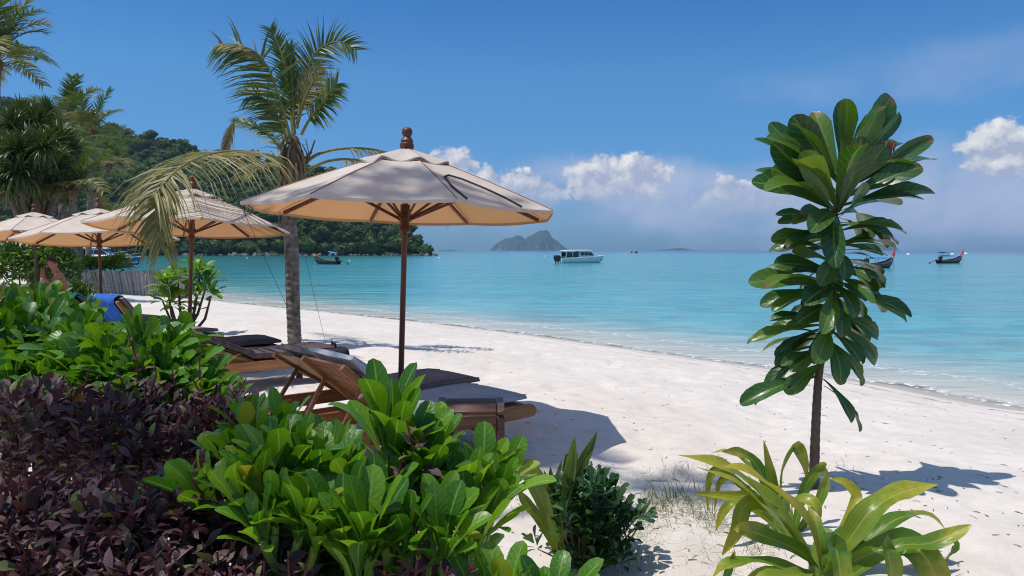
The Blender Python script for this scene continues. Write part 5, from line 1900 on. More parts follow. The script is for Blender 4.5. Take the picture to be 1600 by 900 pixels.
org = gnd(1285, 905)
org.z = ground_z(org.x, org.y)
t = thing('crinum_lily', 'large yellow green strap leaved lily at the bottom edge beneath the sapling', 'lily', org)
BD = org.y
P = lambda px, py, dd=0.0: at(px, py, BD + dd)
CR_L = [
    ([(1268, 880, 0), (1225, 810, 0), (1180, 765, 0), (1130, 730, -.05), (1058, 711, -.1)], 0.105, {}),
    ([(1272, 880, 0), (1230, 830, -.05), (1190, 790, -.08), (1150, 755, -.1), (1088, 730, -.15)], 0.085, {}),
    ([(1282, 885, -.1), (1262, 820, -.14), (1215, 770, -.2), (1165, 738, -.25), (1120, 728, -.3)], 0.11, {}),
    ([(1296, 885, 0), (1330, 840, 0), (1365, 795, 0), (1410, 770, .05), (1466, 757, .1)], 0.12, {}),
    ([(1300, 890, 0), (1350, 850, .1), (1400, 812, .15), (1450, 806, .2), (1482, 832, .2)], 0.085, {}),
    ([(1330, 900, -.15), (1400, 855, -.2), (1450, 850, -.2), (1490, 835, -.2), (1518, 820, -.2)], 0.075, {}),
    ([(1280, 890, -.1), (1250, 862, -.15), (1205, 842, -.2), (1168, 828, -.25), (1146, 826, -.25)], 0.085, {}),
    ([(1275, 900, -.15), (1220, 885, -.25), (1170, 878, -.3), (1130, 890, -.35), (1108, 912, -.35)], 0.085, {}),
    ([(1268, 870, .05), (1240, 850, .05), (1225, 826, .1), (1200, 812, .1), (1190, 800, .1)], 0.06, {}),
    ([(1285, 890, -.05), (1282, 850, -.05), (1275, 815, 0), (1262, 790, .05)], 0.05, {}),
    ([(1288, 895, -.05), (1300, 862, -.15), (1306, 858, -.25), (1314, 900, -.32), (1316, 930, -.33)], 0.115, {'nrm': (0, -1, 0.3), 'point': 0.1}),
    ([(1292, 895, -.05), (1368, 862, -.2), (1385, 858, -.28), (1395, 905, -.3), (1396, 930, -.3)], 0.10, {'nrm': (0, -1, 0.3), 'point': 0.1}),
    ([(1300, 890, 0), (1390, 850, -.1), (1425, 852, -.15), (1455, 885, -.2), (1468, 930, -.2)], 0.13, {'nrm': (0, -1, 0.6), 'point': 0.15}),
    ([(1296, 885, .05), (1345, 858, .1), (1385, 850, .15), (1420, 870, .15), (1440, 905, .15)], 0.10, {}),
    ([(1290, 880, 0), (1300, 850, .05), (1330, 825, .1), (1345, 835, .12), (1330, 870, .12)], 0.06, {}),
    ([(1270, 880, .1), (1200, 800, .12), (1178, 776, .1), (1150, 776, .05), (1082, 770, 0)], 0.058, {}),
    ([(1212, 800, .0), (1180, 785, -.02), (1160, 795, -.04), (1150, 830, -.06), (1128, 868, -.06)], 0.075, {'nrm': (0.3, -1, 0.4)}),
    ([(1290, 880, .1), (1330, 800, .15), (1338, 775, .18), (1320, 755, .2), (1298, 748, .2)], 0.055, {}),
    ([(1290, 885, .1), (1325, 830, .1), (1328, 808, .08), (1333, 822, .06), (1332, 836, .05)], 0.05, {'nrm': (0.6, -1, 0.3)}),
    ([(1480, 835, .2), (1492, 850, .2), (1480, 868, .2), (1466, 890, .2)], 0.055, {'nrm': (0.3, -1, 0.3)}),
    ([(1262, 895, -.2), (1240, 900, -.3), (1190, 905, -.35), (1150, 925, -.35)], 0.09, {}),
    ([(1130, 910, -.3), (1138, 890, -.3), (1148, 860, -.3)], 0.035, {'nrm': (0, -1, 0.2)}),
]
for pts, w, kw in CR_L:
    strap_leaf([P(*p) for p in pts], w, 'crinum', t, org, **{'twist': 0.9 * math.sin(pts[0][0] * 1.7 + pts[-1][0]), **kw})
put('stalk', MB().tube([Vector((0, 0, -0.1)), Vector((0, 0, 0.1)), Vector((0.01, 0, 0.22))], [0.06, 0.055, 0.03], 10), M['stem_green'], t)
# a second clump behind it at the foot of the trunk
org2 = gnd(1222, 838)
org2.z = ground_z(org2.x, org2.y)
t = thing('crinum_lily', 'smaller green lily clump behind the large one, left of the sapling trunk', 'lily', org2)
t['label'] = 'smaller green lily clump with an upright spike close by the sapling trunk'
BD = org2.y
for pts, w, kw in [
    ([(1222, 835, 0), (1214, 780, 0), (1202, 735, 0), (1193, 688, 0)], 0.055, {'nrm': (0.2, -1, 0.1)}),
    ([(1226, 835, 0), (1218, 760, 0), (1226, 715, 0), (1242, 697, 0), (1256, 722, .02), (1260, 745, .02)], 0.07, {'nrm': (0.8, -0.7, 0.4)}),
    ([(1220, 835, 0), (1206, 780, .1), (1180, 725, .12), (1155, 708, .1), (1128, 706, .05)], 0.07, {}),
    ([(1218, 835, 0), (1195, 760, .2), (1165, 725, .25), (1140, 706, .25), (1110, 708, .25)], 0.07, {}),
    ([(1218, 835, 0), (1190, 790, .1), (1150, 750, .1), (1118, 733, .1), (1106, 760, .1), (1106, 800, .1)], 0.045, {'nrm': (-0.3, -1, 0.3)}),
    ([(1216, 835, 0), (1170, 770, .15), (1140, 745, .15), (1122, 758, .15), (1116, 800, .15)], 0.04, {'nrm': (-0.3, -1, 0.3)}),
    ([(1240, 835, .05), (1252, 780, .1), (1264, 750, .1), (1284, 728, .1), (1292, 725, .1)], 0.06, {'nrm': (-0.6, -1, 0.3)}),
    ([(1242, 838, .05), (1275, 790, .15), (1288, 755, .2), (1290, 730, .2)], 0.06, {'nrm': (-0.4, -1, 0.2)}),
    ([(1225, 836, 0), (1235, 800, -.1), (1250, 780, -.15), (1275, 790, -.2), (1282, 812, -.2)], 0.07, {}),
    ([(1222, 836, 0), (1180, 800, -.05), (1150, 785, -.1), (1130, 800, -.1), (1118, 830, -.1)], 0.05, {}),
]:
    strap_leaf([P(*p) for p in pts], w, 'crinum', t, org2, **{'twist': 0.9 * math.sin(pts[0][0] * 1.7 + pts[-1][0]), **kw})
put('stalk', MB().tube([Vector((0, 0, -0.1)), Vector((0, 0, 0.12)), Vector((0, 0, 0.2))], [0.045, 0.04, 0.025], 10), M['stem_green'], t)

# spiky lily and dark shrub left of it
org = gnd(878, 862)
org.z = ground_z(org.x, org.y)
t = thing('spiky_lily', 'upright spiky lily growing out of the dark glossy shrub', 'lily', org)
BD = org.y - 0.22
for pts, w, kw in [
    ([(878, 862, 0), (886, 800, 0), (900, 740, 0), (918, 705, 0), (933, 674, 0)], 0.05, {}), ([(876, 862, 0), (882, 790, -.05), (890, 730, -.05), (898, 682, -.05)], 0.058, {}),
    ([(872, 862, 0), (850, 790, -.1), (828, 745, -.12), (816, 724, -.1), (818, 745, -.1)], 0.075, {}), ([(872, 860, 0), (862, 800, .05), (845, 750, .08), (829, 716, .1)], 0.045, {}),
    ([(876, 860, 0), (878, 800, .1), (882, 745, .1), (884, 709, .1)], 0.036, {}), ([(874, 860, 0), (866, 800, .1), (861, 760, .1), (860, 728, .1)], 0.036, {}),
    ([(872, 862, 0), (855, 810, .15), (840, 775, .2), (828, 735, .25)], 0.05, {}), ([(870, 862, 0), (845, 815, 0), (822, 785, 0), (808, 765, 0)], 0.05, {}),
    ([(875, 862, 0), (868, 790, .15), (870, 750, .2), (878, 718, .2)], 0.03, {}), ([(870, 862, 0), (850, 800, .1), (836, 770, .1), (832, 740, .15)], 0.04, {}), ([(873, 862, 0), (860, 780, .1), (850, 735, .15)], 0.04, {})]:
    kw = {'nrm': (0.2, -1, 0.2), 'fold': 0.5, **kw}
    strap_leaf([P(*p) for p in pts], w, 'spike', t, org, **kw)
put('stalk', MB().tube([Vector((0, 0, -0.1)), Vector((0, 0, 0.15)), Vector((0, 0, 0.3))], [0.045, 0.04, 0.02], 10), M['stem_green'], t)

DLEAF = leaf_tmpl(0.076, 0.042, obov, [0, 0.35, 0.65, 0.88, 1.0], 0.3, 0.4, 1)


def rosette_mats(p, ax, n, ln, r, lo=0.25, hi=1.35, base=0.011):
    out = []
    ax = Vector(ax).normalized()
    e1 = ax.orthogonal().normalized()
    e2 = ax.cross(e1)
    ph = r.uniform(0, 6)
    for i in range(n):
        k = (i + 0.5) / n
        th = lo + (hi - lo) * (1 - k) + r.uniform(-.12, .12)
        a = ph + i * 2.39996
        rad = e1 * math.cos(a) + e2 * math.sin(a)
        d = ax * math.cos(th) + rad * math.sin(th)
        nrm = ax * math.sin(th) - rad * math.cos(th) + Vector((r.uniform(-.2, .2), r.uniform(-.2, .2), r.uniform(-.2, .2)))
        s = ln * (0.62 + 0.38 * math.sin(PI * min(1, (1 - k) * 0.85 + 0.15))) * r.uniform(0.85, 1.12)
        out.append((p + ax * (base * k * 4) + rad * base, frame(d, nrm), s))
    return out


org = gnd(915, 878)
org.z = ground_z(org.x, org.y)
t = thing('dark_shrub', 'small dark glossy leaved shrub on the shaded sand in the middle', 'shrub', org)
BD = org.y
r = random.Random(31)
mats = []
tips = []
for i in range(120):
    px, py = r.gauss(922, 30), r.uniform(758, 888)
    if i < 16:
        px, py = [(906, 738), (925, 752), (945, 765), (962, 775), (898, 765), (915, 772), (940, 790), (965, 800), (880, 800), (895, 790), (862, 845), (980, 815), (840, 858), (920, 815), (950, 830), (915, 748)][i]
    q = P(px, py, r.uniform(-.22, .22)) - org
    if q.z < 0.02:
        q.z = 0.03
    tips.append(q)
    for m_ in rosette_mats(q, (r.uniform(-.5, .5), r.uniform(-.6, .3), 1), 9, 1.0, r, 0.3, 1.5):
        mats.append(xf(*m_))
o = link('foliage', massed('foliage', DLEAF, mats, M['dark_shrub']), t)
o['kind'] = 'stuff'
mb = MB()
for q in tips:
    s = Vector((q.x * 0.15 + r.uniform(-.02, .02), q.y * 0.2, -0.03))
    mb.tube([s, s.lerp(q, 0.55) + Vector((q.x * 0.15, 0, 0.02)), q], [0.005, 0.004, 0.002], 5)
tag(put('twigs', mb, M['bark'], t), kind='stuff')

# ------------------------------------------------------------------ naupaka shrubs
NB = [0.25, 0.6, 1.0]
NLT = [leaf_tmpl(1.0, 0.32, obov, TS7, 0.28, b, 2, 0.08, seed=9 + i) for i, b in enumerate(NB)]
NLM = [raw_mesh('leaf', tm[0], tm[1], M['naupaka'], {'lv': ('FLOAT_VECTOR', tm[2])}) for tm in NLT]
NINNER = leaf_tmpl(0.115, 0.048, obov, [0, 0.4, 0.72, 0.92, 1.0], 0.28, 0.6, 1)


def naupaka(name, label, base, ros, inner, seed, group='naupaka shrubs in the garden', nleaf=12, cat='shrub', fill=(1.0, 0.0, 1.0), hi=0.95, dy=0):
    """ros: (px, py, d, leaf length, lean x). inner: ellipsoids of filling leaves."""
    base = Vector(base)
    t = thing(name, label, cat, base, 0, group)
    r = random.Random(seed)
    count = 0
    mb = MB()
    for nr, (px, py, d, ln, lx) in enumerate(ros):
        if fill[0] < 0.3 and nr % 4 == 3:
            continue
        q = at(px, py + dy, d) - base
        ax = Vector((lx + r.uniform(-.18, .18), r.uniform(-.35, .1), 1)).normalized()
        for (p, rot, s) in rosette_mats(q, ax, nleaf - (2 if fill[0] < 0.3 and nr % 2 else 0), ln * r.uniform(0.9, 1.15), r, 0.07, hi):
            if count < 296:
                leaf_obj('leaf', NLM[r.choice((0, 0, 1, 1, 2))], t, p, rot, (s, s * r.uniform(0.9, 1.2), s))
                count += 1
        s = Vector((q.x * 0.35 + r.uniform(-.08, .08), q.y * 0.35 + r.uniform(-.05, .05), -0.02))
        m1 = q - ax * ln * 1.1
        m0 = s.lerp(m1, 0.5) + Vector((r.uniform(-.04, .04), 0, -0.04))
        put('stem', MB().tube(smooth_path([s, m0, m1, q + ax * 0.02], 4), [0.016 - 0.0006 * i for i in range(13)], 7), M['stem_green'], t)
    if inner:
        cs = [(Vector(c) - base - Vector((0, -0.04, fill[1])), tuple(q * fill[2] for q in rad)) for c, rad, n in inner]
        o = link('foliage', leaf_cloud(cs, int(fill[0] * sum(n for *_, n in inner)), NINNER, 'naupaka_mass', 'foliage', seed, (0.75, 1.25), 0.25), t)
        o['kind'] = 'stuff'
    return t


def gbase(px, d):
    p = at(px, 391, d)
    return (p.x, p.y, ground_z(p.x, p.y))


# far hedge, from the picture edge to the loungers
naupaka('naupaka_shrub', 'bright naupaka shrub at the picture edge below the sunbathers', gbase(10, 3.5),
        [(18, 505, 3.3, .145, 0), (-20, 520, 3.2, .14, 0), (52, 478, 3.7, .15, .2), (28, 470, 3.9, .14, -.1), (75, 500, 3.5, .13, .2), (40, 545, 3.1, .13, 0), (5, 560, 3.0, .13, 0), (70, 548, 3.1, .125, .1),
         (20, 600, 2.8, .12, 0), (62, 590, 2.85, .12, 0), (-15, 470, 3.8, .14, 0), (45, 520, 3.3, .13, -.2), (0, 495, 3.5, .13, 0), (85, 470, 3.9, .13, .1), (-5, 590, 2.9, .12, 0), (35, 580, 2.9, .12, 0), (10, 535, 3.2, .12, .1)],
        [(at(20, 560, 3.2), (0.30, 0.35, 0.22), 520), (at(60, 530, 3.6), (0.2, 0.3, 0.2), 260), (at(25, 640, 3.0), (0.3, 0.3, 0.25), 300)], 51, fill=(0.8, 0.03, 0.95), dy=18)
naupaka('naupaka_shrub', 'bright naupaka shrub in front of the teal towel', gbase(110, 3.2),
        [(112, 522, 3.05, .145, 0), (95, 505, 3.2, .14, -.2), (130, 520, 3.1, .135, .3), (150, 548, 2.9, .13, .2), (108, 560, 2.8, .125, 0), (90, 585, 2.7, .12, -.1), (130, 590, 2.7, .13, .1), (115, 488, 3.4, .13, .2),
         (150, 600, 2.65, .125, 0), (165, 575, 2.75, .13, .2), (100, 615, 2.6, .12, 0), (140, 565, 2.8, .12, 0), (85, 535, 3.0, .12, 0), (125, 545, 2.9, .12, .1), (160, 525, 3.1, .12, .3)],
        [(at(118, 580, 2.95), (0.24, 0.3, 0.22), 480), (at(135, 640, 2.8), (0.25, 0.3, 0.2), 260)], 52, fill=(0.8, 0.05, 0.95), dy=52)
naupaka('naupaka_shrub', 'bright naupaka shrub in front of the lounger with the blue towel', gbase(200, 2.9),
        [(195, 545, 2.75, .15, -.1), (225, 540, 2.8, .15, .1), (205, 520, 2.95, .14, 0), (235, 520, 2.9, .14, .3), (180, 570, 2.6, .13, -.2), (212, 590, 2.55, .14, 0), (238, 575, 2.6, .14, .2), (170, 600, 2.5, .12, 0),
         (225, 612, 2.45, .12, 0), (250, 545, 2.8, .13, .3), (195, 620, 2.4, .12, 0), (182, 530, 2.85, .13, -.2), (215, 560, 2.65, .13, 0), (245, 600, 2.5, .12, .1)],
        [(at(205, 590, 2.7), (0.22, 0.28, 0.2), 420), (at(220, 650, 2.55), (0.22, 0.25, 0.2), 240)], 53, fill=(0.8, 0.05, 0.95), dy=42)
naupaka('naupaka_shrub', 'bright naupaka shrub below the wine brown lounger pad', gbase(290, 2.8),
        [(249, 589, 2.65, .14, 0), (274, 574, 2.75, .14, .2), (244, 562, 2.85, .135, -.1), (292, 594, 2.65, .135, .3), (264, 619, 2.5, .13, 0), (304, 604, 2.6, .12, .3), (236, 624, 2.45, .12, -.1), (279, 644, 2.4, .12, 0),
         (257, 554, 2.9, .12, .1), (309, 624, 2.5, .12, .2), (289, 624, 2.5, .12, .1), (269, 599, 2.6, .12, 0), (239, 604, 2.5, .12, -.2)],
        [(at(262, 635, 2.6), (0.20, 0.25, 0.18), 360), (at(280, 670, 2.5), (0.2, 0.22, 0.16), 180)], 54, fill=(0.8, 0.05, 0.95), dy=34)
# near shrubs
naupaka('naupaka_shrub', 'naupaka shrub with broad dark green leaves between the purple hedge and the slatted back', gbase(430, 2.05),
        [(405, 665, 1.95, 0.158, -.2), (440, 650, 2.05, 0.148, 0), (420, 700, 1.85, 0.158, 0), (365, 715, 1.75, 0.179, -.8), (470, 680, 2.0, 0.158, .1), (350, 742, 1.7, 0.158, -.9), (395, 640, 2.15, 0.138, -.2), (490, 655, 2.1, 0.138, .2),
         (455, 715, 1.85, 0.138, .1), (385, 690, 1.9, 0.148, -.4), (510, 690, 2.0, 0.138, .2), (430, 675, 1.95, 0.138, 0), (480, 715, 1.9, 0.138, 0), (410, 735, 1.75, 0.138, -.2)],
        [(at(430, 720, 2.0), (0.20, 0.2, 0.16), 330), (at(420, 800, 1.9), (0.2, 0.2, 0.2), 260)], 55, fill=(0.24, 0.19, 0.75), hi=0.64, dy=64)
naupaka('naupaka_shrub', 'tall naupaka shoot with a thick yellow green stem in front of the grey cushion', gbase(590, 1.85),
        [(610, 708, 1.80, 0.195, 0), (597, 680, 1.86, 0.179, -.1), (632, 698, 1.86, 0.169, .3), (582, 728, 1.78, 0.158, -.7), (647, 743, 1.8, 0.148, .2), (662, 713, 1.95, 0.138, .4), (567, 768, 1.7, 0.138, -.3), (622, 768, 1.72, 0.138, 0), (677, 698, 2.0, 0.138, .1)],
        [(at(590, 770, 1.95), (0.17, 0.18, 0.14), 260), (at(580, 840, 1.85), (0.2, 0.2, 0.18), 220)], 56, fill=(0.24, 0.19, 0.75), hi=0.64, dy=30)
naupaka('naupaka_shrub', 'broad naupaka shrub with upright leaves just below the side table', gbase(735, 1.9),
        [(735, 758, 1.80, 0.201, 0), (715, 745, 1.86, 0.179, -.3), (768, 748, 1.85, 0.169, .4), (690, 725, 1.95, 0.158, -.3), (750, 720, 1.98, 0.158, .1), (775, 715, 2.0, 0.148, .3), (735, 810, 1.72, 0.169, -.1),
         (752, 812, 1.74, 0.158, .4), (700, 790, 1.75, 0.158, -.4), (680, 760, 1.8, 0.138, -.2), (755, 775, 1.8, 0.148, .2)],
        [(at(730, 850, 1.9), (0.16, 0.18, 0.14), 170)], 57, fill=(0.24, 0.19, 0.75), hi=0.64, dy=64)
naupaka('naupaka_shrub', 'low sunlit naupaka shrub at the bottom edge with some yellow leaves', gbase(620, 1.65),
        [(540, 835, 1.60, 0.174, -.1), (505, 815, 1.65, 0.158, -.3), (575, 850, 1.55, 0.158, .1), (660, 800, 1.68, 0.158, 0), (690, 855, 1.56, 0.158, .2), (640, 850, 1.55, 0.148, 0), (600, 815, 1.66, 0.148, .1), (715, 880, 1.52, 0.148, .3),
         (560, 800, 1.7, 0.148, 0), (525, 780, 1.72, 0.148, -.2), (655, 760, 1.75, 0.148, .1), (620, 890, 1.5, 0.138, 0), (680, 820, 1.65, 0.138, .2), (560, 890, 1.5, 0.126, -.1), (610, 780, 1.72, 0.138, 0)],
        [(at(610, 860, 1.72), (0.22, 0.15, 0.13), 380), (at(600, 930, 1.6), (0.25, 0.15, 0.13), 260)], 58, fill=(0.24, 0.19, 0.75), hi=0.64, dy=30)
naupaka('naupaka_shrub', 'naupaka shrub with light upright leaves at the edge of the purple hedge', gbase(450, 1.75),
        [(440, 760, 1.72, 0.158, 0), (415, 775, 1.68, 0.138, -.3), (465, 745, 1.78, 0.148, .2), (480, 790, 1.66, 0.138, .1), (430, 815, 1.6, 0.126, 0), (465, 830, 1.58, 0.126, .2), (395, 800, 1.62, 0.126, -.4), (450, 790, 1.66, 0.126, 0), (500, 765, 1.74, 0.138, .2),
         (415, 840, 1.56, 0.116, -.2), (490, 845, 1.58, 0.116, .1)],
        [(at(450, 810, 1.78), (0.16, 0.15, 0.14), 260), (at(460, 880, 1.7), (0.2, 0.15, 0.14), 220)], 59, fill=(0.24, 0.19, 0.75), hi=0.64, dy=20)
naupaka('naupaka_shrub', 'naupaka leaves reaching up over the bottom edge below the dark shrub', gbase(800, 1.52),
        [(785, 905, 1.50, 0.148, .1), (770, 915, 1.48, 0.138, -.3), (865, 915, 1.52, 0.138, .0), (890, 925, 1.50, 0.126, .3), (820, 935, 1.5, 0.126, .2)], [], 60, nleaf=11, dy=75)

# small naupaka tree by the far loungers, several bare stems
org = on_ground(290, 12.7)
t = thing('naupaka_tree', 'young round leaved shrub on bare stems by the water, behind the parasol pole', 'shrub', org)
r = random.Random(77)
for (px, py, ln, n) in ((262, 452, .33, 20), (278, 440, .30, 18), (300, 438, .33, 18), (322, 448, .34, 22), (312, 430, .30, 14), (268, 478, .30, 16), (296, 470, .30, 16), (305, 490, .20, 8), (254, 470, .26, 12), (330, 462, .26, 14)):
    q = at(px, py, 12.7 + r.uniform(-.3, .3)) - org
    for (p, rot, s) in rosette_mats(q, (r.uniform(-.3, .3), -.2, 1), n, ln * 1.15, r, 0.2, 1.9, 0.02):
        leaf_obj('leaf', NLM[r.randrange(3)], t, p, rot, (s, s * 1.15, s))
    s = Vector((r.uniform(-.08, .08), 0, -0.05))
    put('stem', MB().tube([s, s.lerp(q, 0.5) + Vector((q.x * 0.15, 0, -0.05)), q], [0.03, 0.024, 0.014], 7), M['bark'], t)

# ------------------------------------------------------------------ purple hedge
PLT = leaf_tmpl(1.0, 0.42, ovat, [0, 0.12, 0.35, 0.6, 0.82, 1.0], 0.25, 0.7, 1, 0.12, seed=2)
PLM = [raw_mesh('leaf', tm[0], tm[1], M['purple'], {'lv': ('FLOAT_VECTOR', tm[2])}) for tm in
       (PLT, leaf_tmpl(1.0, 0.42, ovat, [0, 0.12, 0.35, 0.6, 0.82, 1.0], 0.35, 1.1, 1, 0.15, seed=5), leaf_tmpl(1.0, 0.44, ovat, [0, 0.12, 0.35, 0.6, 0.82, 1.0], 0.15, 0.3, 1, 0.1, seed=6))]
PIN = leaf_tmpl(1.0, 0.44, ovat, [0, 0.15, 0.5, 0.8, 1.0], 0.25, 0.6, 1)
BUDM = MB().lathe([(0.0006, -0.003), (0.002, -0.0015), (0.0024, 0.0005), (0.0018, 0.002), (0.0006, 0.003)], 7).mesh('flower', M['buoy'])


def sprig(q, ax, nodes, ln, r):
    ax = Vector(ax).normalized()
    e1 = ax.orthogonal().normalized()
    e1.rotate(Matrix.Rotation(r.uniform(0, 6), 3, ax))
    out = []
    for k in range(nodes):
        t = k / max(1, nodes - 1)
        p = q + ax * (0.045 * k * (1 - 0.25 * t))
        rad = e1 if k % 2 == 0 else ax.cross(e1)
        s = ln * (1.0 - 0.55 * t ** 1.6) * r.uniform(0.85, 1.15)
        th = 1.35 - 0.75 * t
        for sg in (-1, 1):
            d = ax * math.cos(th) + rad * sg * math.sin(th) + Vector((r.gauss(0, .12), r.gauss(0, .12), r.gauss(0, .1)))
            out.append((p, frame(d, ax + Vector((r.gauss(0, .2), r.gauss(0, .2), 0.3))), s))
    return out, q + ax * 0.045 * (nodes - 1)


def purple(label, base, sprigs, clouds, seed, bare=()):
    base = Vector(base)
    t = thing('purple_shrub', label, 'shrub', base, 0, 'purple leaved garden shrubs')
    r = random.Random(seed)
    cnt = 0
    mb = MB()
    for (px, py, d, nodes, lx) in sprigs:
        q = at(px, py, d) - base
        ax = Vector((lx + r.uniform(-.3, .3), r.uniform(-.4, .1), 1))
        q = q - ax.normalized() * 0.045 * (nodes - 1)
        ms, top = sprig(q, ax, nodes, r.uniform(0.050, 0.074), r)
        for (p, rot, s) in ms:
            if cnt < 290:
                leaf_obj('leaf', PLM[r.randrange(3)], t, p, rot, s)
                cnt += 1
        if r.random() < 0.10:
            o = link('flower', BUDM, t)
            o.location = top + Vector((0, 0, 0.012))
        mb.tube([q - Vector((r.uniform(-.03, .03), 0, 0.14)), q, top], [0.004, 0.0035, 0.0022], 5)
    tag(put('twigs', mb, M['stem_red'], t), kind='stuff')
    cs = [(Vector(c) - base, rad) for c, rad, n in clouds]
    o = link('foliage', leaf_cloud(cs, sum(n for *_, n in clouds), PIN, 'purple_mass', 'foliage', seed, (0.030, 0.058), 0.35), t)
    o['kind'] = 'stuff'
    return t


def scatter(n, x0, x1, y0, y1, d0, d1, seed, ntop=(2, 4)):
    r = random.Random(seed)
    out = []
    for i in range(n):
        py = r.uniform(y0, y1)
        f = (py - y0) / (y1 - y0)
        out.append((r.uniform(x0, x1), py, d0 + (d1 - d0) * f + r.uniform(-.06, .06), r.randint(*ntop), r.uniform(-.3, .3)))
    return out


purple('pinkish purple shrub filling the picture corner below the bright naupaka', gbase(20, 2.1),
       [(r_[0], r_[1], 2.4, 5, r_[2]) for r_ in ((15, 592, 0), (48, 580, .1), (78, 598, -.1), (100, 585, .2), (-5, 604, 0))] +
       scatter(33, -30, 110, 614, 760, 2.35, 1.8, 1), [(at(30, 706, 2.15), (0.22, 0.22, 0.16), 702), (at(60, 666, 2.35), (0.2, 0.2, 0.12), 390)], 81)
purple('dusky purple shrub below the bright naupaka that fronts the teal towel', gbase(170, 2.1),
       [(200, 520, 2.45, 4, 0), (182, 575, 2.35, 4, 0), (228, 600, 2.3, 4, 0), (110, 600, 2.35, 4, 0), (245, 580, 2.3, 3, .2), (140, 575, 2.4, 5, .2), (160, 598, 2.35, 5, -.2), (268, 572, 2.4, 5, .1), (215, 562, 2.4, 5, .2)] + scatter(34, 100, 250, 639, 760, 2.3, 1.8, 2),
       [(at(170, 716, 2.15), (0.22, 0.22, 0.15), 702), (at(200, 666, 2.3), (0.2, 0.2, 0.11), 351)], 82)
purple('near black purple shrub with sprigs standing against the sand', gbase(330, 2.25),
       [(312, 560, 2.5, 5, 0), (340, 590, 2.5, 4, .2), (385, 590, 2.45, 5, .6), (398, 615, 2.4, 4, .8), (365, 610, 2.4, 4, .3), (300, 590, 2.4, 4, -.1), (335, 610, 2.35, 4, 0), (412, 640, 2.3, 4, .8), (280, 610, 2.35, 4, 0)] +
       scatter(30, 255, 420, 654, 740, 2.3, 1.95, 3), [(at(330, 706, 2.25), (0.20, 0.2, 0.13), 780), (at(360, 671, 2.4), (0.14, 0.18, 0.10), 390), (at(280, 746, 2.1), (0.16, 0.16, 0.13), 390)], 83)
purple('purple shrub in the bottom corner, its lit leaves the pinkest', gbase(60, 1.6),
       scatter(40, -30, 140, 740, 905, 1.72, 1.45, 4), [(at(50, 858, 1.66), (0.19, 0.15, 0.13), 702), (at(60, 928, 1.55), (0.2, 0.14, 0.1), 234)], 84)
purple('purple shrub at the bottom edge with a tall red stalk', gbase(220, 1.6),
       [(236, 715, 1.72, 6, -.3), (230, 780, 1.62, 4, 0), (175, 770, 1.68, 4, 0)] + scatter(34, 130, 300, 760, 905, 1.72, 1.45, 5),
       [(at(210, 858, 1.66), (0.18, 0.15, 0.13), 702), (at(220, 933, 1.55), (0.18, 0.14, 0.1), 234)], 85)
purple('dark purple shrub at the bottom edge meeting the green naupaka leaves', gbase(350, 1.65),
       scatter(36, 290, 420, 750, 905, 1.78, 1.48, 6), [(at(350, 848, 1.72), (0.16, 0.15, 0.14), 702), (at(350, 786, 1.85), (0.14, 0.15, 0.12), 390), (at(360, 933, 1.58), (0.16, 0.14, 0.1), 234)], 86)
t = purple('few purple sprigs growing up among the green naupaka in front of the side table', gbase(640, 1.7),
           [(635, 655, 1.68, 5, .05), (628, 720, 1.66, 4, 0), (640, 790, 1.56, 4, 0), (655, 850, 1.48, 4, .1), (700, 885, 1.46, 3, 0), (600, 890, 1.45, 3, -.2), (740, 880, 1.47, 3, .3), (480, 880, 1.5, 3, 0), (450, 860, 1.52, 3, -.2), (425, 640, 2.1, 3, 0), (575, 590, 2.05, 2, .2)],
           [(at(640, 960, 1.5), (0.15, 0.1, 0.08), 120)], 87)

# ------------------------------------------------------------------ litter and grass on the sand
r = random.Random(91)
BLADE = leaf_tmpl(1.0, 0.026, lambda t: 1 - t * 0.85, [0, 0.3, 0.6, 0.85, 1.0], 0.3, 1.3, 1)


def tuft_mats(px, py, n, ln, spread, rr):
    out = []
    for i in range(n):
        q = gnd(px + rr.gauss(0, spread), py + rr.gauss(0, spread * 0.45))
        q.z = ground_z(q.x, q.y)
        a = rr.uniform(0, 6.28)
        el = rr.uniform(0.25, 1.4)
        d = Vector((math.cos(a) * math.cos(el), math.sin(a) * math.cos(el), math.sin(el)))
        out.append(xf(q, frame(d, (0, 0, 1)), ln * rr.uniform(0.5, 1.2)))
    return out


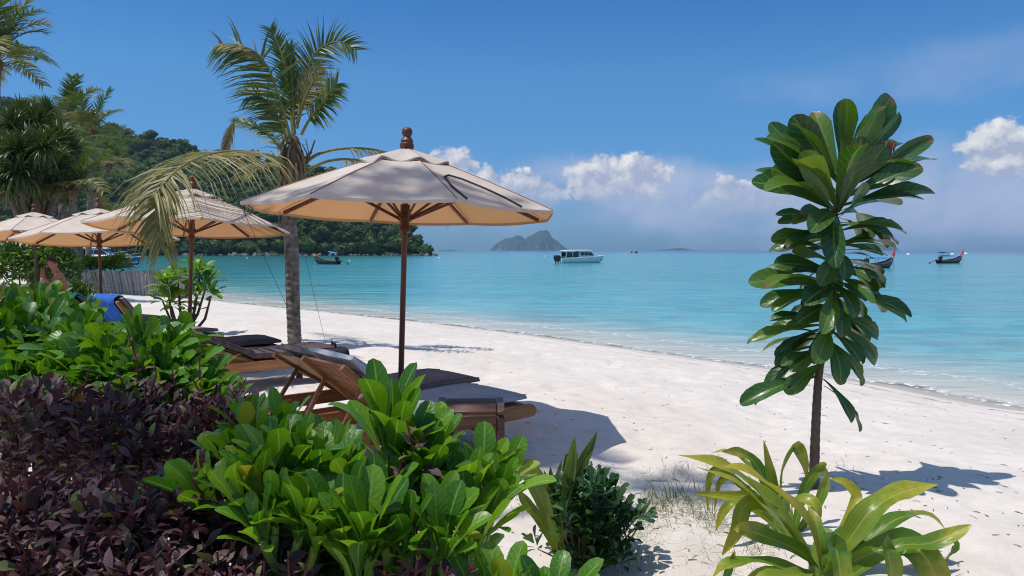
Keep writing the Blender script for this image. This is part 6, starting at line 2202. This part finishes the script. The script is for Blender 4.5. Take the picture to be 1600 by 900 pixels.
mats = []
for (px, py, n, ln, sp) in ((1010, 805, 120, .13, 22), (1040, 800, 150, .15, 24), (1070, 790, 130, .15, 22), (1090, 812, 110, .12, 18), (960, 840, 120, .12, 22), (1000, 830, 90, .1, 25), (1050, 750, 110, .09, 34), (1080, 735, 60, .08, 28), (1010, 760, 60, .08, 30),
                            (1125, 825, 70, .1, 14), (930, 870, 90, .16, 20), (1180, 860, 60, .1, 20), (1300, 745, 50, .09, 24), (1140, 880, 60, .09, 26), (1340, 760, 30, .07, 22), (820, 790, 50, .08, 16), (1060, 845, 60, .09, 30), (1010, 880, 60, .1, 26)):
    mats += tuft_mats(px, py, n, ln, sp, r)
tag(link('beach_grass', massed('beach_grass', BLADE, mats, M['grass'])), 'thin beach grass sprouting from the sand beside the lily', 'grass', kind='stuff')
mb = MB()
for i in range(760):
    py = 391 + 509 * (r.random() ** 0.8)
    px = r.uniform(300, 1620)
    if py < 545:
        continue
    q = gnd(px, py)
    if float(shore_dist(np.array([q.x]), np.array([q.y]))[0]) < 1.4:
        continue
    q.z = float(sand_full(np.array([q.x]), np.array([q.y]))[0])
    a = r.uniform(0, PI)
    l = r.uniform(0.004, 0.022) * (2.2 if r.random() < 0.08 else 1)
    dv = Vector((math.cos(a), math.sin(a), r.uniform(-.05, .15))) * l
    w = r.uniform(0.0010, 0.0026)
    up = Vector((0, 0, 0.003))
    mb.tube([q - dv + up, q + up * 1.6 + Vector((r.uniform(-.3, .3) * l, r.uniform(-.3, .3) * l, 0)), q + dv + up], [w, w * 1.2, w * 0.5], 4)
tag(put('twig_litter', mb, plain('dry twig', (0.17, 0.13, 0.10), 0.9, 0.2, 0.4), None, True, 0), 'dark twigs and leaf scraps scattered over the sand', 'beach litter', kind='stuff')

# tall tree out of the picture on the left: the soft shade on the big canopy, the sand and the purple hedge is cast by its high crown
b = Vector((-7.0, 0.9, 0.0))
t = thing('shade_tree', 'tall tree outside the picture, seen only by the soft shade it casts', 'tree', b)
SH_C = [((-5.12, 3.55, 15.0), (0.85, 0.30, 0.35), 420), ((-4.08, 2.9, 15.0), (0.36, 0.30, 0.3), 240), ((-5.55, 0.56, 15.0), (0.34, 0.32, 0.3), 150), ((-7.6, 2.0, 14.6), (0.8, 0.7, 0.6), 500), ((-6.9, 3.8, 14.9), (0.8, 0.7, 0.6), 500)]
o = link('foliage', leaf_cloud([(Vector(c) - b, rad) for c, rad, n in SH_C], 950, LEAFB, 'bush_mass', 'foliage', 77, (1.0, 1.7), 0.1), t)
o['kind'] = 'stuff'
fork = Vector((0.3, 0.5, 11.5))
put('trunk', MB().tube(smooth_path([Vector((0, 0, -0.3)), Vector((0.1, 0.0, 4)), Vector((0.1, 0.3, 8)), fork], 4), [0.30, 0.27, 0.25, 0.24, 0.23, 0.22, 0.21, 0.20, 0.19, 0.18, 0.17, 0.16, 0.15], 12), M['bark'], t)
for c, rad, n in SH_C:
    e = Vector(c) - b
    put('branch', MB().tube(smooth_path([fork - Vector((0, 0, 0.3)), fork.lerp(e, 0.5) + Vector((0, 0, 0.3)), e], 4), [0.09, 0.08, 0.07, 0.06, 0.055, 0.05, 0.045, 0.035, 0.02], 7), M['bark'], t)


# ------------------------------------------------------------------ boats
def hull_rows(st, n=9):
    """st: (x, half beam, keel z, sheer z, flare). Rows of points port sheer -> keel -> starboard sheer."""
    rows = []
    for x, b, kz, sz, fl in st:
        row = []
        for j in range(-n, n + 1):
            u = abs(j) / n
            y = b * (u ** fl) * (1 if j > 0 else -1)
            z = kz + (sz - kz) * u ** 2.2
            row.append(Vector((x, y, z)))
        rows.append(row)
    return rows


def deck(rows, inset=0.0, dz=-0.04):
    return [[r[0] + Vector((0, inset, dz)), (r[0] + r[-1]) / 2 + Vector((0, 0, dz + 0.03)), r[-1] + Vector((0, -inset, dz))] for r in rows]


def hullmesh(rows, mat, name='hull'):
    mb = MB().grid(rows)
    mb.f.append(tuple(range(len(rows[0]))))
    d = deck(rows)
    mb.grid(d)
    return mb.mesh(name, mat, True, 40)


def speedboat(loc, rz, label, sc=1.0, hullmat='boat_white', stripe='boat_blue', cabin=True, group='speedboats'):
    t = thing('speedboat', label, 'boat', loc, rz, group)
    t.scale = (sc, sc, sc)
    st = [(-4.2, 1.25, -0.30, 0.85, 0.55), (-2.5, 1.35, -0.35, 0.9, 0.55), (0, 1.35, -0.35, 0.98, 0.55), (2, 1.15, -0.3, 1.08, 0.6), (3.4, 0.72, -0.1, 1.18, 0.7), (4.2, 0.3, 0.35, 1.25, 0.8), (4.6, 0.03, 1.0, 1.3, 1)]
    rows = hull_rows(st)
    link('hull', cached(('sb_hull', hullmat), lambda: hullmesh(rows, M[hullmat])), t)
    for sg in (0, -1):
        def strip():
            P = []
            for r in rows[:-1]:
                a, b = (r[2], r[5]) if sg == 0 else (r[-3], r[-6])
                o_ = Vector((0, -0.012 if sg == 0 else 0.012, 0))
                P.append([a.lerp(b, 0.25) + o_, a.lerp(b, 0.5) + o_, a.lerp(b, 0.75) + o_])
            mb = MB().grid(P)
            return mb.mesh('side_band', M[stripe], True, 0)
        link('side_band', cached(('sb_band', stripe, sg), strip), t)
    # gunwale
    link('gunwale', cached('sb_gun', lambda: MB().tube([r[0] for r in rows] + [r[-1] for r in rows[::-1]], 0.05, 6).mesh('gunwale', M['boat_white'])), t)
    if cabin:
        def cab():
            mb = MB()
            P = []
            for x, w, z0, z1 in ((-0.9, 1.05, 0.9, 1.0), (-0.6, 1.02, 0.9, 2.02), (1.3, 0.95, 0.95, 2.02), (2.9, 0.6, 1.05, 1.12)):
                P.append([Vector((x, -w, z0)), Vector((x, -w * 0.88, z1)), Vector((x, w * 0.88, z1)), Vector((x, w, z0))])
            mb.grid(P)
            return mb.mesh('cabin', M['boat_white'], True, 30)
        link('cabin', cached('sb_cab', cab), t)
        for sg in (-1, 1):
            for k, (x0, x1, x2, x3) in enumerate(((-0.5, 0.25, 0.25, -0.5), (0.35, 1.05, 1.05, 0.35), (1.15, 2.1, 1.5, 1.15))):
                def wn():
                    y = lambda z, x: sg * ((1.02 - 0.035 * (x + .6)) * (1 - 0.12 * (z - 0.95) / 1.05) + 0.012)
                    q = [Vector((x0, y(1.3, x0), 1.3)), Vector((x1, y(1.3, x1), 1.3)), Vector((x2, y(1.85, x2), 1.85)), Vector((x3, y(1.85, x3), 1.85))]
                    mb = MB()
                    off = Vector((0, sg * 0.02, 0))
                    mb.add(q + [p + off for p in q], [(0, 1, 2, 3), (4, 5, 6, 7), (0, 1, 5, 4), (1, 2, 6, 5), (2, 3, 7, 6), (3, 0, 4, 7)])
                    return mb.mesh('window', M['window'], False)
                link('window', cached(('sb_win', sg, k), wn), t)

        def wind():
            mb = MB()
            q = [Vector((1.42, -0.74, 1.97)), Vector((1.42, 0.74, 1.97)), Vector((2.6, 0.52, 1.32)), Vector((2.6, -0.52, 1.32))]
            off = Vector((0.02, 0, 0.04))
            mb.add([p + off for p in q] + q, [(0, 1, 2, 3), (4, 5, 6, 7), (0, 1, 5, 4), (1, 2, 6, 5), (2, 3, 7, 6), (3, 0, 4, 7)])
            return mb.mesh('windscreen', M['window'], False)
        link('windscreen', cached('sb_ws', wind), t)

        def roof():
            P = []
            for x, w, z in ((-3.6, 1.05, 2.12), (-3.4, 1.18, 2.18), (0, 1.2, 2.22), (1.5, 1.05, 2.2), (1.95, 0.75, 2.12)):
                P.append([Vector((x, -w, z - 0.05)), Vector((x, -w * 0.6, z + 0.04)), Vector((x, w * 0.6, z + 0.04)), Vector((x, w, z - 0.05))])
            return MB().slab(P, 0.09).mesh('roof', M['boat_white'], True, 40)
        link('roof', cached('sb_roof', roof), t)
        for sg in (-1, 1):
            for k_, xa, xb in ((0, -3.1, -2.15), (1, -2.05, -1.0)):
                link('open_side_dark', cached(('sb_scr', sg, k_), lambda: MB().box(((xa + xb) / 2, sg * 1.1, 1.52), (xb - xa, 0.03, 0.72), None, 0.01).mesh('open_side_dark', M['window'])), t)  # dark panels put in for the shade in the open sides
            for x in (-3.3, -2.0):
                link('roof_post', cached(('sb_post', sg, x), lambda: MB().tube([(x - 0.15, sg * 1.15, 0.85), (x, sg * 1.05, 2.1)], 0.035, 6).mesh('roof_post', M['boat_white'])), t)
        link('aerial', cached('sb_aer', lambda: MB().tube([(-0.5, 0.3, 2.2), (-0.6, 0.3, 3.2)], 0.018, 5).mesh('aerial', M['boat_white'])), t)
        link('seats', cached('sb_seat', lambda: MB().box((-2.2, 0.75, 0.95), (2.4, 0.4, 0.4), None, 0.05).box((-2.2, -0.75, 0.95), (2.4, 0.4, 0.4), None, 0.05).mesh('seats', M['boat_navy'])), t)
    for y in (-0.62, 0, 0.62):
        def mot():
            P = []
            for z, l, w, dx in ((0.3, 0.16, 0.10, 0), (0.55, 0.22, 0.14, 0), (0.7, 0.34, 0.2, 0), (1.05, 0.36, 0.21, -0.02), (1.28, 0.28, 0.17, -0.02), (1.36, 0.1, 0.06, -0.02)):
                P.append([Vector((dx + l * math.cos(a), w * math.sin(a), z)) for a in [2 * PI * k / 12 for k in range(12)]])
            mb = MB().grid(P, closed=True)
            mb.box((0, 0, 0.0), (0.16, 0.08, 0.8), None, 0.02)
            return mb.mesh('outboard_motor', M['black'], True, 40)
        o = link('outboard_motor', cached('sb_mot', mot), t)
        o.location = (-4.5, y, 0)
    link('bow_rail', cached('sb_rail', lambda: MB().tube(smooth_path([(2.3, -1.0, 1.15), (3.4, -0.65, 1.55), (4.7, 0, 1.75), (3.4, 0.65, 1.55), (2.3, 1.0, 1.15)], 4), 0.025, 5).mesh('bow_rail', M['metal'])), t)
    return t


def longtail(loc, rz, label, L=6.6, hull='boat_navy', upper='boat_wood', ribbon='red', roof2=True, tail=True, tarp=True, prow=2.25):
    t = thing('longtail_boat', label, 'boat', loc, rz, 'longtail boats')
    k = L / 6.6
    st = [(-3.0 * k, 0.62, -0.12, 0.55, 0.6), (-2.2 * k, 0.78, -0.2, 0.55, 0.6), (-0.5 * k, 0.86, -0.22, 0.58, 0.6), (1.0 * k, 0.78, -0.2, 0.68, 0.65), (2.2 * k, 0.5, -0.05, 0.92, 0.7), (3.0 * k, 0.2, 0.45, 1.30, 0.85), (3.25 * k, 0.07, 0.9, 1.62, 1)]
    rows = hull_rows(st, 8)
    put('hull', MB().grid(rows).grid(deck(rows, 0.05, -0.16)).add([], []), M[hull], t)
    P = []
    for sg, i0, i1 in ((-1, 0, 2), (1, -1, -3)):
        q = [[r[i0] + Vector((0, sg * 0.02, 0.02)), r[i0].lerp(r[i1], 0.9) + Vector((0, sg * 0.022, 0))] for r in rows]
        P.append(q)
    put('sheer_plank', MB().grid(P[0]).grid(P[1]), M[upper], t, True, 0)
    put('gunwale', MB().tube([r[0] for r in rows], 0.045, 6).tube([r[-1] for r in rows], 0.045, 6), M['boat_wood'], t)
    pp = smooth_path([Vector((2.9 * k, 0, 0.7)), Vector((3.25 * k, 0, 1.4)), Vector((3.55 * k, 0, prow))], 4)
    put('prow', MB().tube(pp, [0.13, 0.12, 0.11, 0.10, 0.09, 0.085, 0.08, 0.075, 0.07], 8), M['boat_wood'], t)
    put('prow_ribbon', MB().tube([p + Vector((0.0, 0, 0)) for p in pp[4:]], [0.15, 0.17, 0.16, 0.14, 0.11], 8).beam((3.32 * k, 0.02, 1.5), (3.38 * k, 0.1, 0.85), 0.16, 0.03), M[ribbon], t)
    put('prow_garland', MB().lathe([(0.12, -0.08), (0.18, -0.04), (0.18, 0.04), (0.12, 0.08)], 10, pp[4]), M['buoy'], t)
    for x in (-1.2, 0.0, 1.1):
        put('thwart', MB().box((x * k, 0, 0.5), (0.25, 1.35, 0.05), None, 0.01), M['boat_wood'], t)
    if tarp:
        P = []
        for i in range(6):
            x = (-1.7 + 2.9 * i / 5) * k
            P.append([Vector((x, -0.75 + 1.5 * j / 6, 1.25 + 0.16 * math.sin(PI * j / 6) + 0.03 * math.sin(i * 2 + j))) for j in range(7)])
        put('awning', MB().slab(P, 0.03), M['tarp_blue'], t, True, 40)
        for x in (-1.65, 1.1):
            for sg in (-1, 1):
                put('awning_post', MB().tube([(x * k, sg * 0.72, 0.5), (x * k, sg * 0.7, 1.28)], 0.028, 6), M['boat_wood'], t)
    if roof2:
        P = [[Vector(((-2.7 + 2.0 * i / 3) * k, -0.6 + 1.2 * j / 4, 1.98 - 0.05 * i + 0.05 * math.sin(PI * j / 4))) for j in range(5)] for i in range(4)]
        put('stern_awning', MB().slab(P, 0.05), M['boat_navy'], t, True, 40)
        for x in (-2.6, -1.6):
            put('stern_post', MB().tube([(x * k, 0.3, 0.5), (x * k, 0.25, 1.95)], 0.03, 6), M['boat_wood'], t)
    put('engine', MB().box((-2.55 * k, 0, 1.0), (0.62, 0.42, 0.45), None, 0.06).box((-2.55 * k, 0, 0.68), (0.4, 0.3, 0.25), None, 0.04).tube([(-2.4 * k, 0.1, 1.2), (-2.35 * k, 0.1, 1.5)], 0.05, 6), M['black'], t)
    if tail:
        put('propeller_shaft', MB().tube([(-2.8 * k, 0, 0.9), (-4.6 * k, 0, 0.35), (-5.4 * k, 0, 0.1)], [0.06, 0.05, 0.04], 6).box((-5.4 * k, 0, 0.06), (0.08, 0.3, 0.3), None, 0.02), M['black'], t)
    put('anchor_line', MB().tube([(3.35 * k, 0.1, 1.3), (3.6 * k, 0.12, 0.4), (3.7 * k, 0.15, -0.2)], 0.02, 5), M['rope'], t)
    return t


def ferry(loc, rz, label, sc=1.0, hull='boat_white', L=7.0):
    t = thing('day_boat', label, 'boat', loc, rz, 'small boats on the horizon')
    t.scale = (sc, sc, sc)
    k = L / 7
    st = [(-3.4 * k, 1.2, -0.3, 0.9, 0.5), (0, 1.35, -0.35, 1.0, 0.5), (2.2 * k, 0.95, -0.25, 1.2, 0.6), (3.5 * k, 0.05, 0.6, 1.45, 1)]
    rows = hull_rows(st, 6)
    put('hull', MB().grid(rows).grid(deck(rows)), M[hull], t)
    put('cabin', MB().box((-0.4 * k, 0, 1.75), (4.2 * k, 2.1, 1.5), None, 0.12), M['boat_white'], t)
    for sg in (-1, 1):
        for x in (-1.6, -0.4, 0.8):
            put('window', MB().box((x * k, sg * 1.06, 1.95), (0.9 * k, 0.06, 0.6), None, 0.02), M['window'], t)
    put('stern_opening', MB().box((-2.52 * k, 0, 1.8), (0.06, 1.1, 0.6), None, 0.02), M['window'], t)
    put('roof', MB().box((-0.3 * k, 0, 2.58), (5.0 * k, 2.4, 0.14), None, 0.05), M['boat_white'], t)
    put('mast', MB().tube([(0.5 * k, 0, 2.6), (0.45 * k, 0, 4.0)], 0.05, 6), M['boat_white'], t)
    return t


def sea_at(px, py):
    q = gnd(px, py, SEA)
    return (q.x, q.y, SEA)


speedboat(sea_at(907, 411), R(24), 'white cabin speedboat moored in front of the limestone island', 1.05)
speedboat(sea_at(160, 417.5), R(6), 'white speedboat with a bright blue hull behind the log wall', 1.12, 'boat_blue', 'boat_white', False)
speedboat(sea_at(148, 411.0), R(4), 'speedboat with a long white roof, farther out behind the blue hulled one', 1.25, 'boat_white', 'boat_blue', True)
longtail(sea_at(1484, 411.5), R(26), 'longtail boat with blue awning and red ribbon on its prow, beyond the sapling', 6.6, 'boat_navy', 'boat_wood', 'red')
longtail(sea_at(1372, 419), R(30), 'longtail boat half hidden behind the sapling leaves', 6.2, 'boat_navy', 'boat_wood', 'red', False)
longtail(sea_at(511, 413), R(155), 'dark longtail boat with an orange ribbon, anchored off the headland', 5.2, 'boat_green', 'boat_green', 'orange', False, True, False, 1.7)
o = put('awning', MB().slab([[Vector((i * 0.55, -0.5 + 0.33 * j, 0.12 * math.sin(PI * j / 3) + 0.10 * i)) for j in range(4)] for i in range(4)], 0.04), M['tarp_blue'], None, True, 40)
dark = [x for x in bpy.data.objects if x.get('label', '').startswith('dark longtail')][0]
o.parent = dark
o.location = (-2.2, 0, 1.75)
for x in (-2.0, -0.8):
    put('awning_post', MB().tube([(x, 0, 0.5), (x, 0, 1.85)], 0.03, 6), M['boat_wood'], dark)
ferry(sea_at(985.5, 395.6), R(100), 'white day boat seen from its stern on the horizon', 0.8)
ferry(sea_at(994.5, 395.6), R(70), 'blue hulled day boat moored close beside the white one on the horizon', 0.8, 'boat_blue')
ferry((at(703, 391, 1900).x, 1900, SEA), R(0), 'long white ship low on the horizon off the tip of the headland', 1.5, 'boat_white', 26)
ferry((at(688, 391, 1700).x, 1700, SEA), R(10), 'small white boat on the horizon close to the headland tip', 1.2, 'boat_white', 9)
for i, (px, py) in enumerate(((1419, 397.6), (1488, 397.4), (1509, 396.6), (386, 403.5), (546, 407.5), (686, 403), (852, 400.5))):
    o = put('buoy', MB().lathe([(0.02, -0.3), (0.32, -0.22), (0.45, 0.0), (0.40, 0.25), (0.22, 0.42), (0.03, 0.48)], 12), M['buoy'])
    q = sea_at(px, py)
    o.location = q
    s = q[1] / 260 * (0.9 if i < 3 else 0.45)
    o.scale = (s * 1.5, s * 1.5, s)
    tag(o, 'white mooring buoy floating far out' if i < 3 else 'small pale mooring buoy in the turquoise bay', 'buoy', 'far mooring buoys' if i < 3 else 'near mooring buoys')


# ------------------------------------------------------------------ people
def person(label, loc, rz, joints, bones, head, hair, extra=()):
    """joints: name -> (point, radius). A single skin over the skeleton; root first."""
    names = list(joints)
    me = bpy.data.meshes.new('person')
    me.from_pydata([joints[n][0] for n in names], [(names.index(a), names.index(b)) for a, b in bones], [])
    me.materials.append(M['skin'])
    o = link('person', me)
    sk = o.modifiers.new('skin', 'SKIN')
    sk.use_smooth_shade = True
    for i, n in enumerate(names):
        rr_ = joints[n][1]
        rr_ = rr_ if isinstance(rr_, tuple) else (rr_, rr_)
        me.skin_vertices[0].data[i].radius = rr_
        me.skin_vertices[0].data[i].use_root = (i == 0)
    ss = o.modifiers.new('smooth', 'SUBSURF')
    ss.levels = ss.render_levels = 2
    o.location = loc
    o.rotation_euler = (0, 0, rz)
    tag(o, label, 'person')
    # features on the head: nose, ears, eyes, mouth; hair as a cap with depth
    H, fw, up = Vector(head[0]), Vector(head[1]).normalized(), Vector(head[2]).normalized()
    sd = up.cross(fw).normalized()
    up = fw.cross(sd)
    R3 = Matrix((fw, sd, up)).transposed()
    hp = lambda x, y, z: H + fw * x + sd * y + up * z
    put('nose', MB().tube([hp(.088, 0, .015), hp(.108, 0, -.02), hp(.09, 0, -.032)], [.009, .014, .008], 6), M['skin'], o)
    for s in (-1, 1):
        put('ear', MB().lathe([(0.004, -.012), (.020, -.006), (.024, .004), (.01, .008)], 8, hp(-.005, s * .078, -.005), frame(up, sd * s)), M['skin'], o)
        put('eye', MB().lathe([(0.002, -.006), (.011, 0), (.002, .006)], 8, hp(.083, s * .031, .012), frame(up, fw)), M['hair'], o)
    put('mouth', MB().tube([hp(.082, -.022, -.058), hp(.09, 0, -.056), hp(.082, .022, -.058)], [.004, .006, .004], 5), plain('lips', (.28, .08, .07)), o)
    P = []
    for i in range(10):
        a = -0.55 + 2.1 * i / 9
        row = []
        for j in range(14):
            b = 2 * PI * j / 14
            ring = math.cos(min(a, PI / 2))
            x, y, z = ring * math.cos(b), ring * math.sin(b), math.sin(a)
            if a < 0.45 and math.cos(b) > 0.15:          # open at the face
                z = max(z, math.sin(0.45))
            k = 0.104 + 0.006 * math.sin(b * 5 + i * 2)
            row.append(hp(-0.006 + x * k, y * 0.086, 0.022 + z * 0.112))
        P.append(row)
    put('hair', MB().grid(P, closed=True), M[hair], o)
    return o


def hand(base, d, n):
    """Five short skinned finger chains; returns joints and bones to merge."""
    return None


def arm_fingers(J, B, wrist, d, side, pre):
    d, side = Vector(d).normalized(), Vector(side).normalized()
    nrm = d.cross(side)
    w = Vector(J[wrist][0])
    J[pre + 'palm'] = (w + d * 0.06, (0.034, 0.018))
    B.append((wrist, pre + 'palm'))
    for k, (s, l) in enumerate(((-.026, .065), (-.009, .078), (.009, .073), (.026, .058))):
        a, b = pre + 'f%da' % k, pre + 'f%db' % k
        J[a] = (w + d * 0.095 + side * s, 0.0105)
        J[b] = (w + d * (0.095 + l) + side * s * 1.3 - nrm * 0.025, 0.0085)
        B += [(pre + 'palm', a), (a, b)]
    J[pre + 'th'] = (w + d * 0.07 + side * 0.06 - nrm * 0.015, 0.011)
    B.append((pre + 'palm', pre + 'th'))


# one sits on the lounger edge, bent over something held near the face
J = {'pelvis': ((0, 0, 0.10), (0.155, 0.115)), 'waist': ((0.03, 0, 0.28), (0.135, 0.10)), 'chest': ((0.11, 0, 0.46), (0.165, 0.115)), 'neck0': ((0.17, 0, 0.575), (0.075, 0.07)), 'neck': ((0.20, 0, 0.64), 0.056),
     'head0': ((0.235, 0, 0.71), (0.07, 0.078)), 'head1': ((0.25, 0, 0.78), (0.083, 0.098)), 'head2': ((0.245, 0, 0.85), (0.06, 0.07))}
B = [('pelvis', 'waist'), ('waist', 'chest'), ('chest', 'neck0'), ('neck0', 'neck'), ('neck', 'head0'), ('head0', 'head1'), ('head1', 'head2')]
for s, n in ((-1, 'l'), (1, 'r')):
    J[n + 'sh'] = ((0.13, s * 0.18, 0.515), 0.062)
    J[n + 'el'] = ((0.29, s * 0.24, 0.30), 0.044)
    J[n + 'wr'] = ((0.40, s * 0.10, 0.50) if s < 0 else (0.42, 0.14, 0.46), 0.030)
    B += [('chest', n + 'sh'), (n + 'sh', n + 'el'), (n + 'el', n + 'wr')]
    arm_fingers(J, B, n + 'wr', (0.1, -s * 0.3, 1), (1, 0, 0), n)
    J[n + 'hip'] = ((0.06, s * 0.10, 0.07), 0.090)
    J[n + 'kn'] = ((0.47, s * 0.15, 0.12), 0.062)
    J[n + 'calf'] = ((0.49, s * 0.15, -0.08), 0.056)
    J[n + 'an'] = ((0.47, s * 0.15, -0.33), 0.038)
    J[n + 'toe'] = ((0.65, s * 0.17, -0.375), (0.042, 0.024))
    B += [('pelvis', n + 'hip'), (n + 'hip', n + 'kn'), (n + 'kn', n + 'calf'), (n + 'calf', n + 'an'), (n + 'an', n + 'toe')]
zz = ground_z(*L7) + ZF + 0.06
pl = at(104, 460, 16.0)
sit = person('person with dark hair sitting up on a blue towel, bent over a held object', (pl.x, pl.y, zz), R(215), J, B, ((0.25, 0, 0.775), (1, 0, -0.35), (0.35, 0, 1)), 'hair')
put('swimwear', MB().lathe([(0.150, -0.02), (0.172, 0.03), (0.166, 0.10), (0.150, 0.13)], 18, (0.01, 0, 0.05)), M['swim'], sit)
# one lies back on the lounger beside
ang = R(38)
dr = Vector((-math.cos(ang), 0, math.sin(ang)))
hz = ZF + 0.16
h = Vector((HX, 0, hz))
pt = lambda s, y=0, o_=0: tuple(h + dr * s + Vector((math.sin(ang), 0, math.cos(ang))) * o_ + Vector((0, y, 0)))
J = {'pelvis': ((HX + 0.06, 0, hz), (0.11, 0.155)), 'waist': (pt(0.16), (0.10, 0.135)), 'chest': (pt(0.40), (0.115, 0.165)), 'neck0': (pt(0.53), (0.07, 0.08)), 'neck': (pt(0.60), 0.056), 'head0': (pt(0.66, 0, 0.02), (0.078, 0.07)),
     'head1': (pt(0.73, 0, 0.03), (0.098, 0.083)), 'head2': (pt(0.80, 0, 0.02), 0.066)}
B = [('pelvis', 'waist'), ('waist', 'chest'), ('chest', 'neck0'), ('neck0', 'neck'), ('neck', 'head0'), ('head0', 'head1'), ('head1', 'head2')]
for s, n in ((-1, 'l'), (1, 'r')):
    J[n + 'sh'] = (pt(0.48, s * 0.18), 0.06)
    J[n + 'el'] = (pt(0.22, s * 0.27, 0.0), 0.043)
    J[n + 'wr'] = ((HX + 0.06, s * 0.22, hz + 0.09), 0.03)
    B += [('chest', n + 'sh'), (n + 'sh', n + 'el'), (n + 'el', n + 'wr')]
    arm_fingers(J, B, n + 'wr', (1, -s * 0.3, 0.1), (0, -s, 0), n)
    J[n + 'hip'] = ((HX + 0.12, s * 0.10, hz - 0.01), 0.088)
    J[n + 'kn'] = ((HX + 0.50, s * 0.13, hz + (0.20 if s > 0 else 0.02)), 0.06)
    J[n + 'calf'] = ((HX + 0.66, s * 0.13, hz + (0.08 if s > 0 else 0.0)), 0.055)
    J[n + 'an'] = ((HX + 0.92, s * 0.13, hz - 0.04), 0.038)
    J[n + 'toe'] = ((HX + 1.0, s * 0.14, hz + 0.10), (0.035, 0.026))
    B += [('pelvis', n + 'hip'), (n + 'hip', n + 'kn'), (n + 'kn', n + 'calf'), (n + 'calf', n + 'an'), (n + 'an', n + 'toe')]
lie = person('person with copper hair lying back on a lounger at the picture edge', (L8[0], L8[1], ground_z(*L8)), A33, J, B, (pt(0.73, 0, 0.035), (math.sin(ang) * 0.9 + 0.3, 0, math.cos(ang)), dr), 'hair_red')
put('swimwear', MB().lathe([(0.150, -0.06), (0.165, 0.02), (0.150, 0.09)], 18, (HX + 0.06, 0, hz), frame((0, 0, 1), (1, 0, 0.1))), M['swim'], lie)

# ------------------------------------------------------------------ haze over the sea
hz_m = bpy.data.materials.new('sea haze')
hz_m.use_nodes = True
nt = hz_m.node_tree
nt.nodes.clear()
out = nd(nt, 'OutputMaterial')
v = nd(nt, 'VolumePrincipled', {'Color': (0.47, 0.76, 1.0), 'Density': 1.3e-4, 'Anisotropy': 0.25})
nt.links.new(v.outputs[0], out.inputs['Volume'])
o = put('haze', MB().box((0, 3380, 58.1), (10400, 7140, 123.4)), hz_m, None, False)
tag(o, kind='stuff')
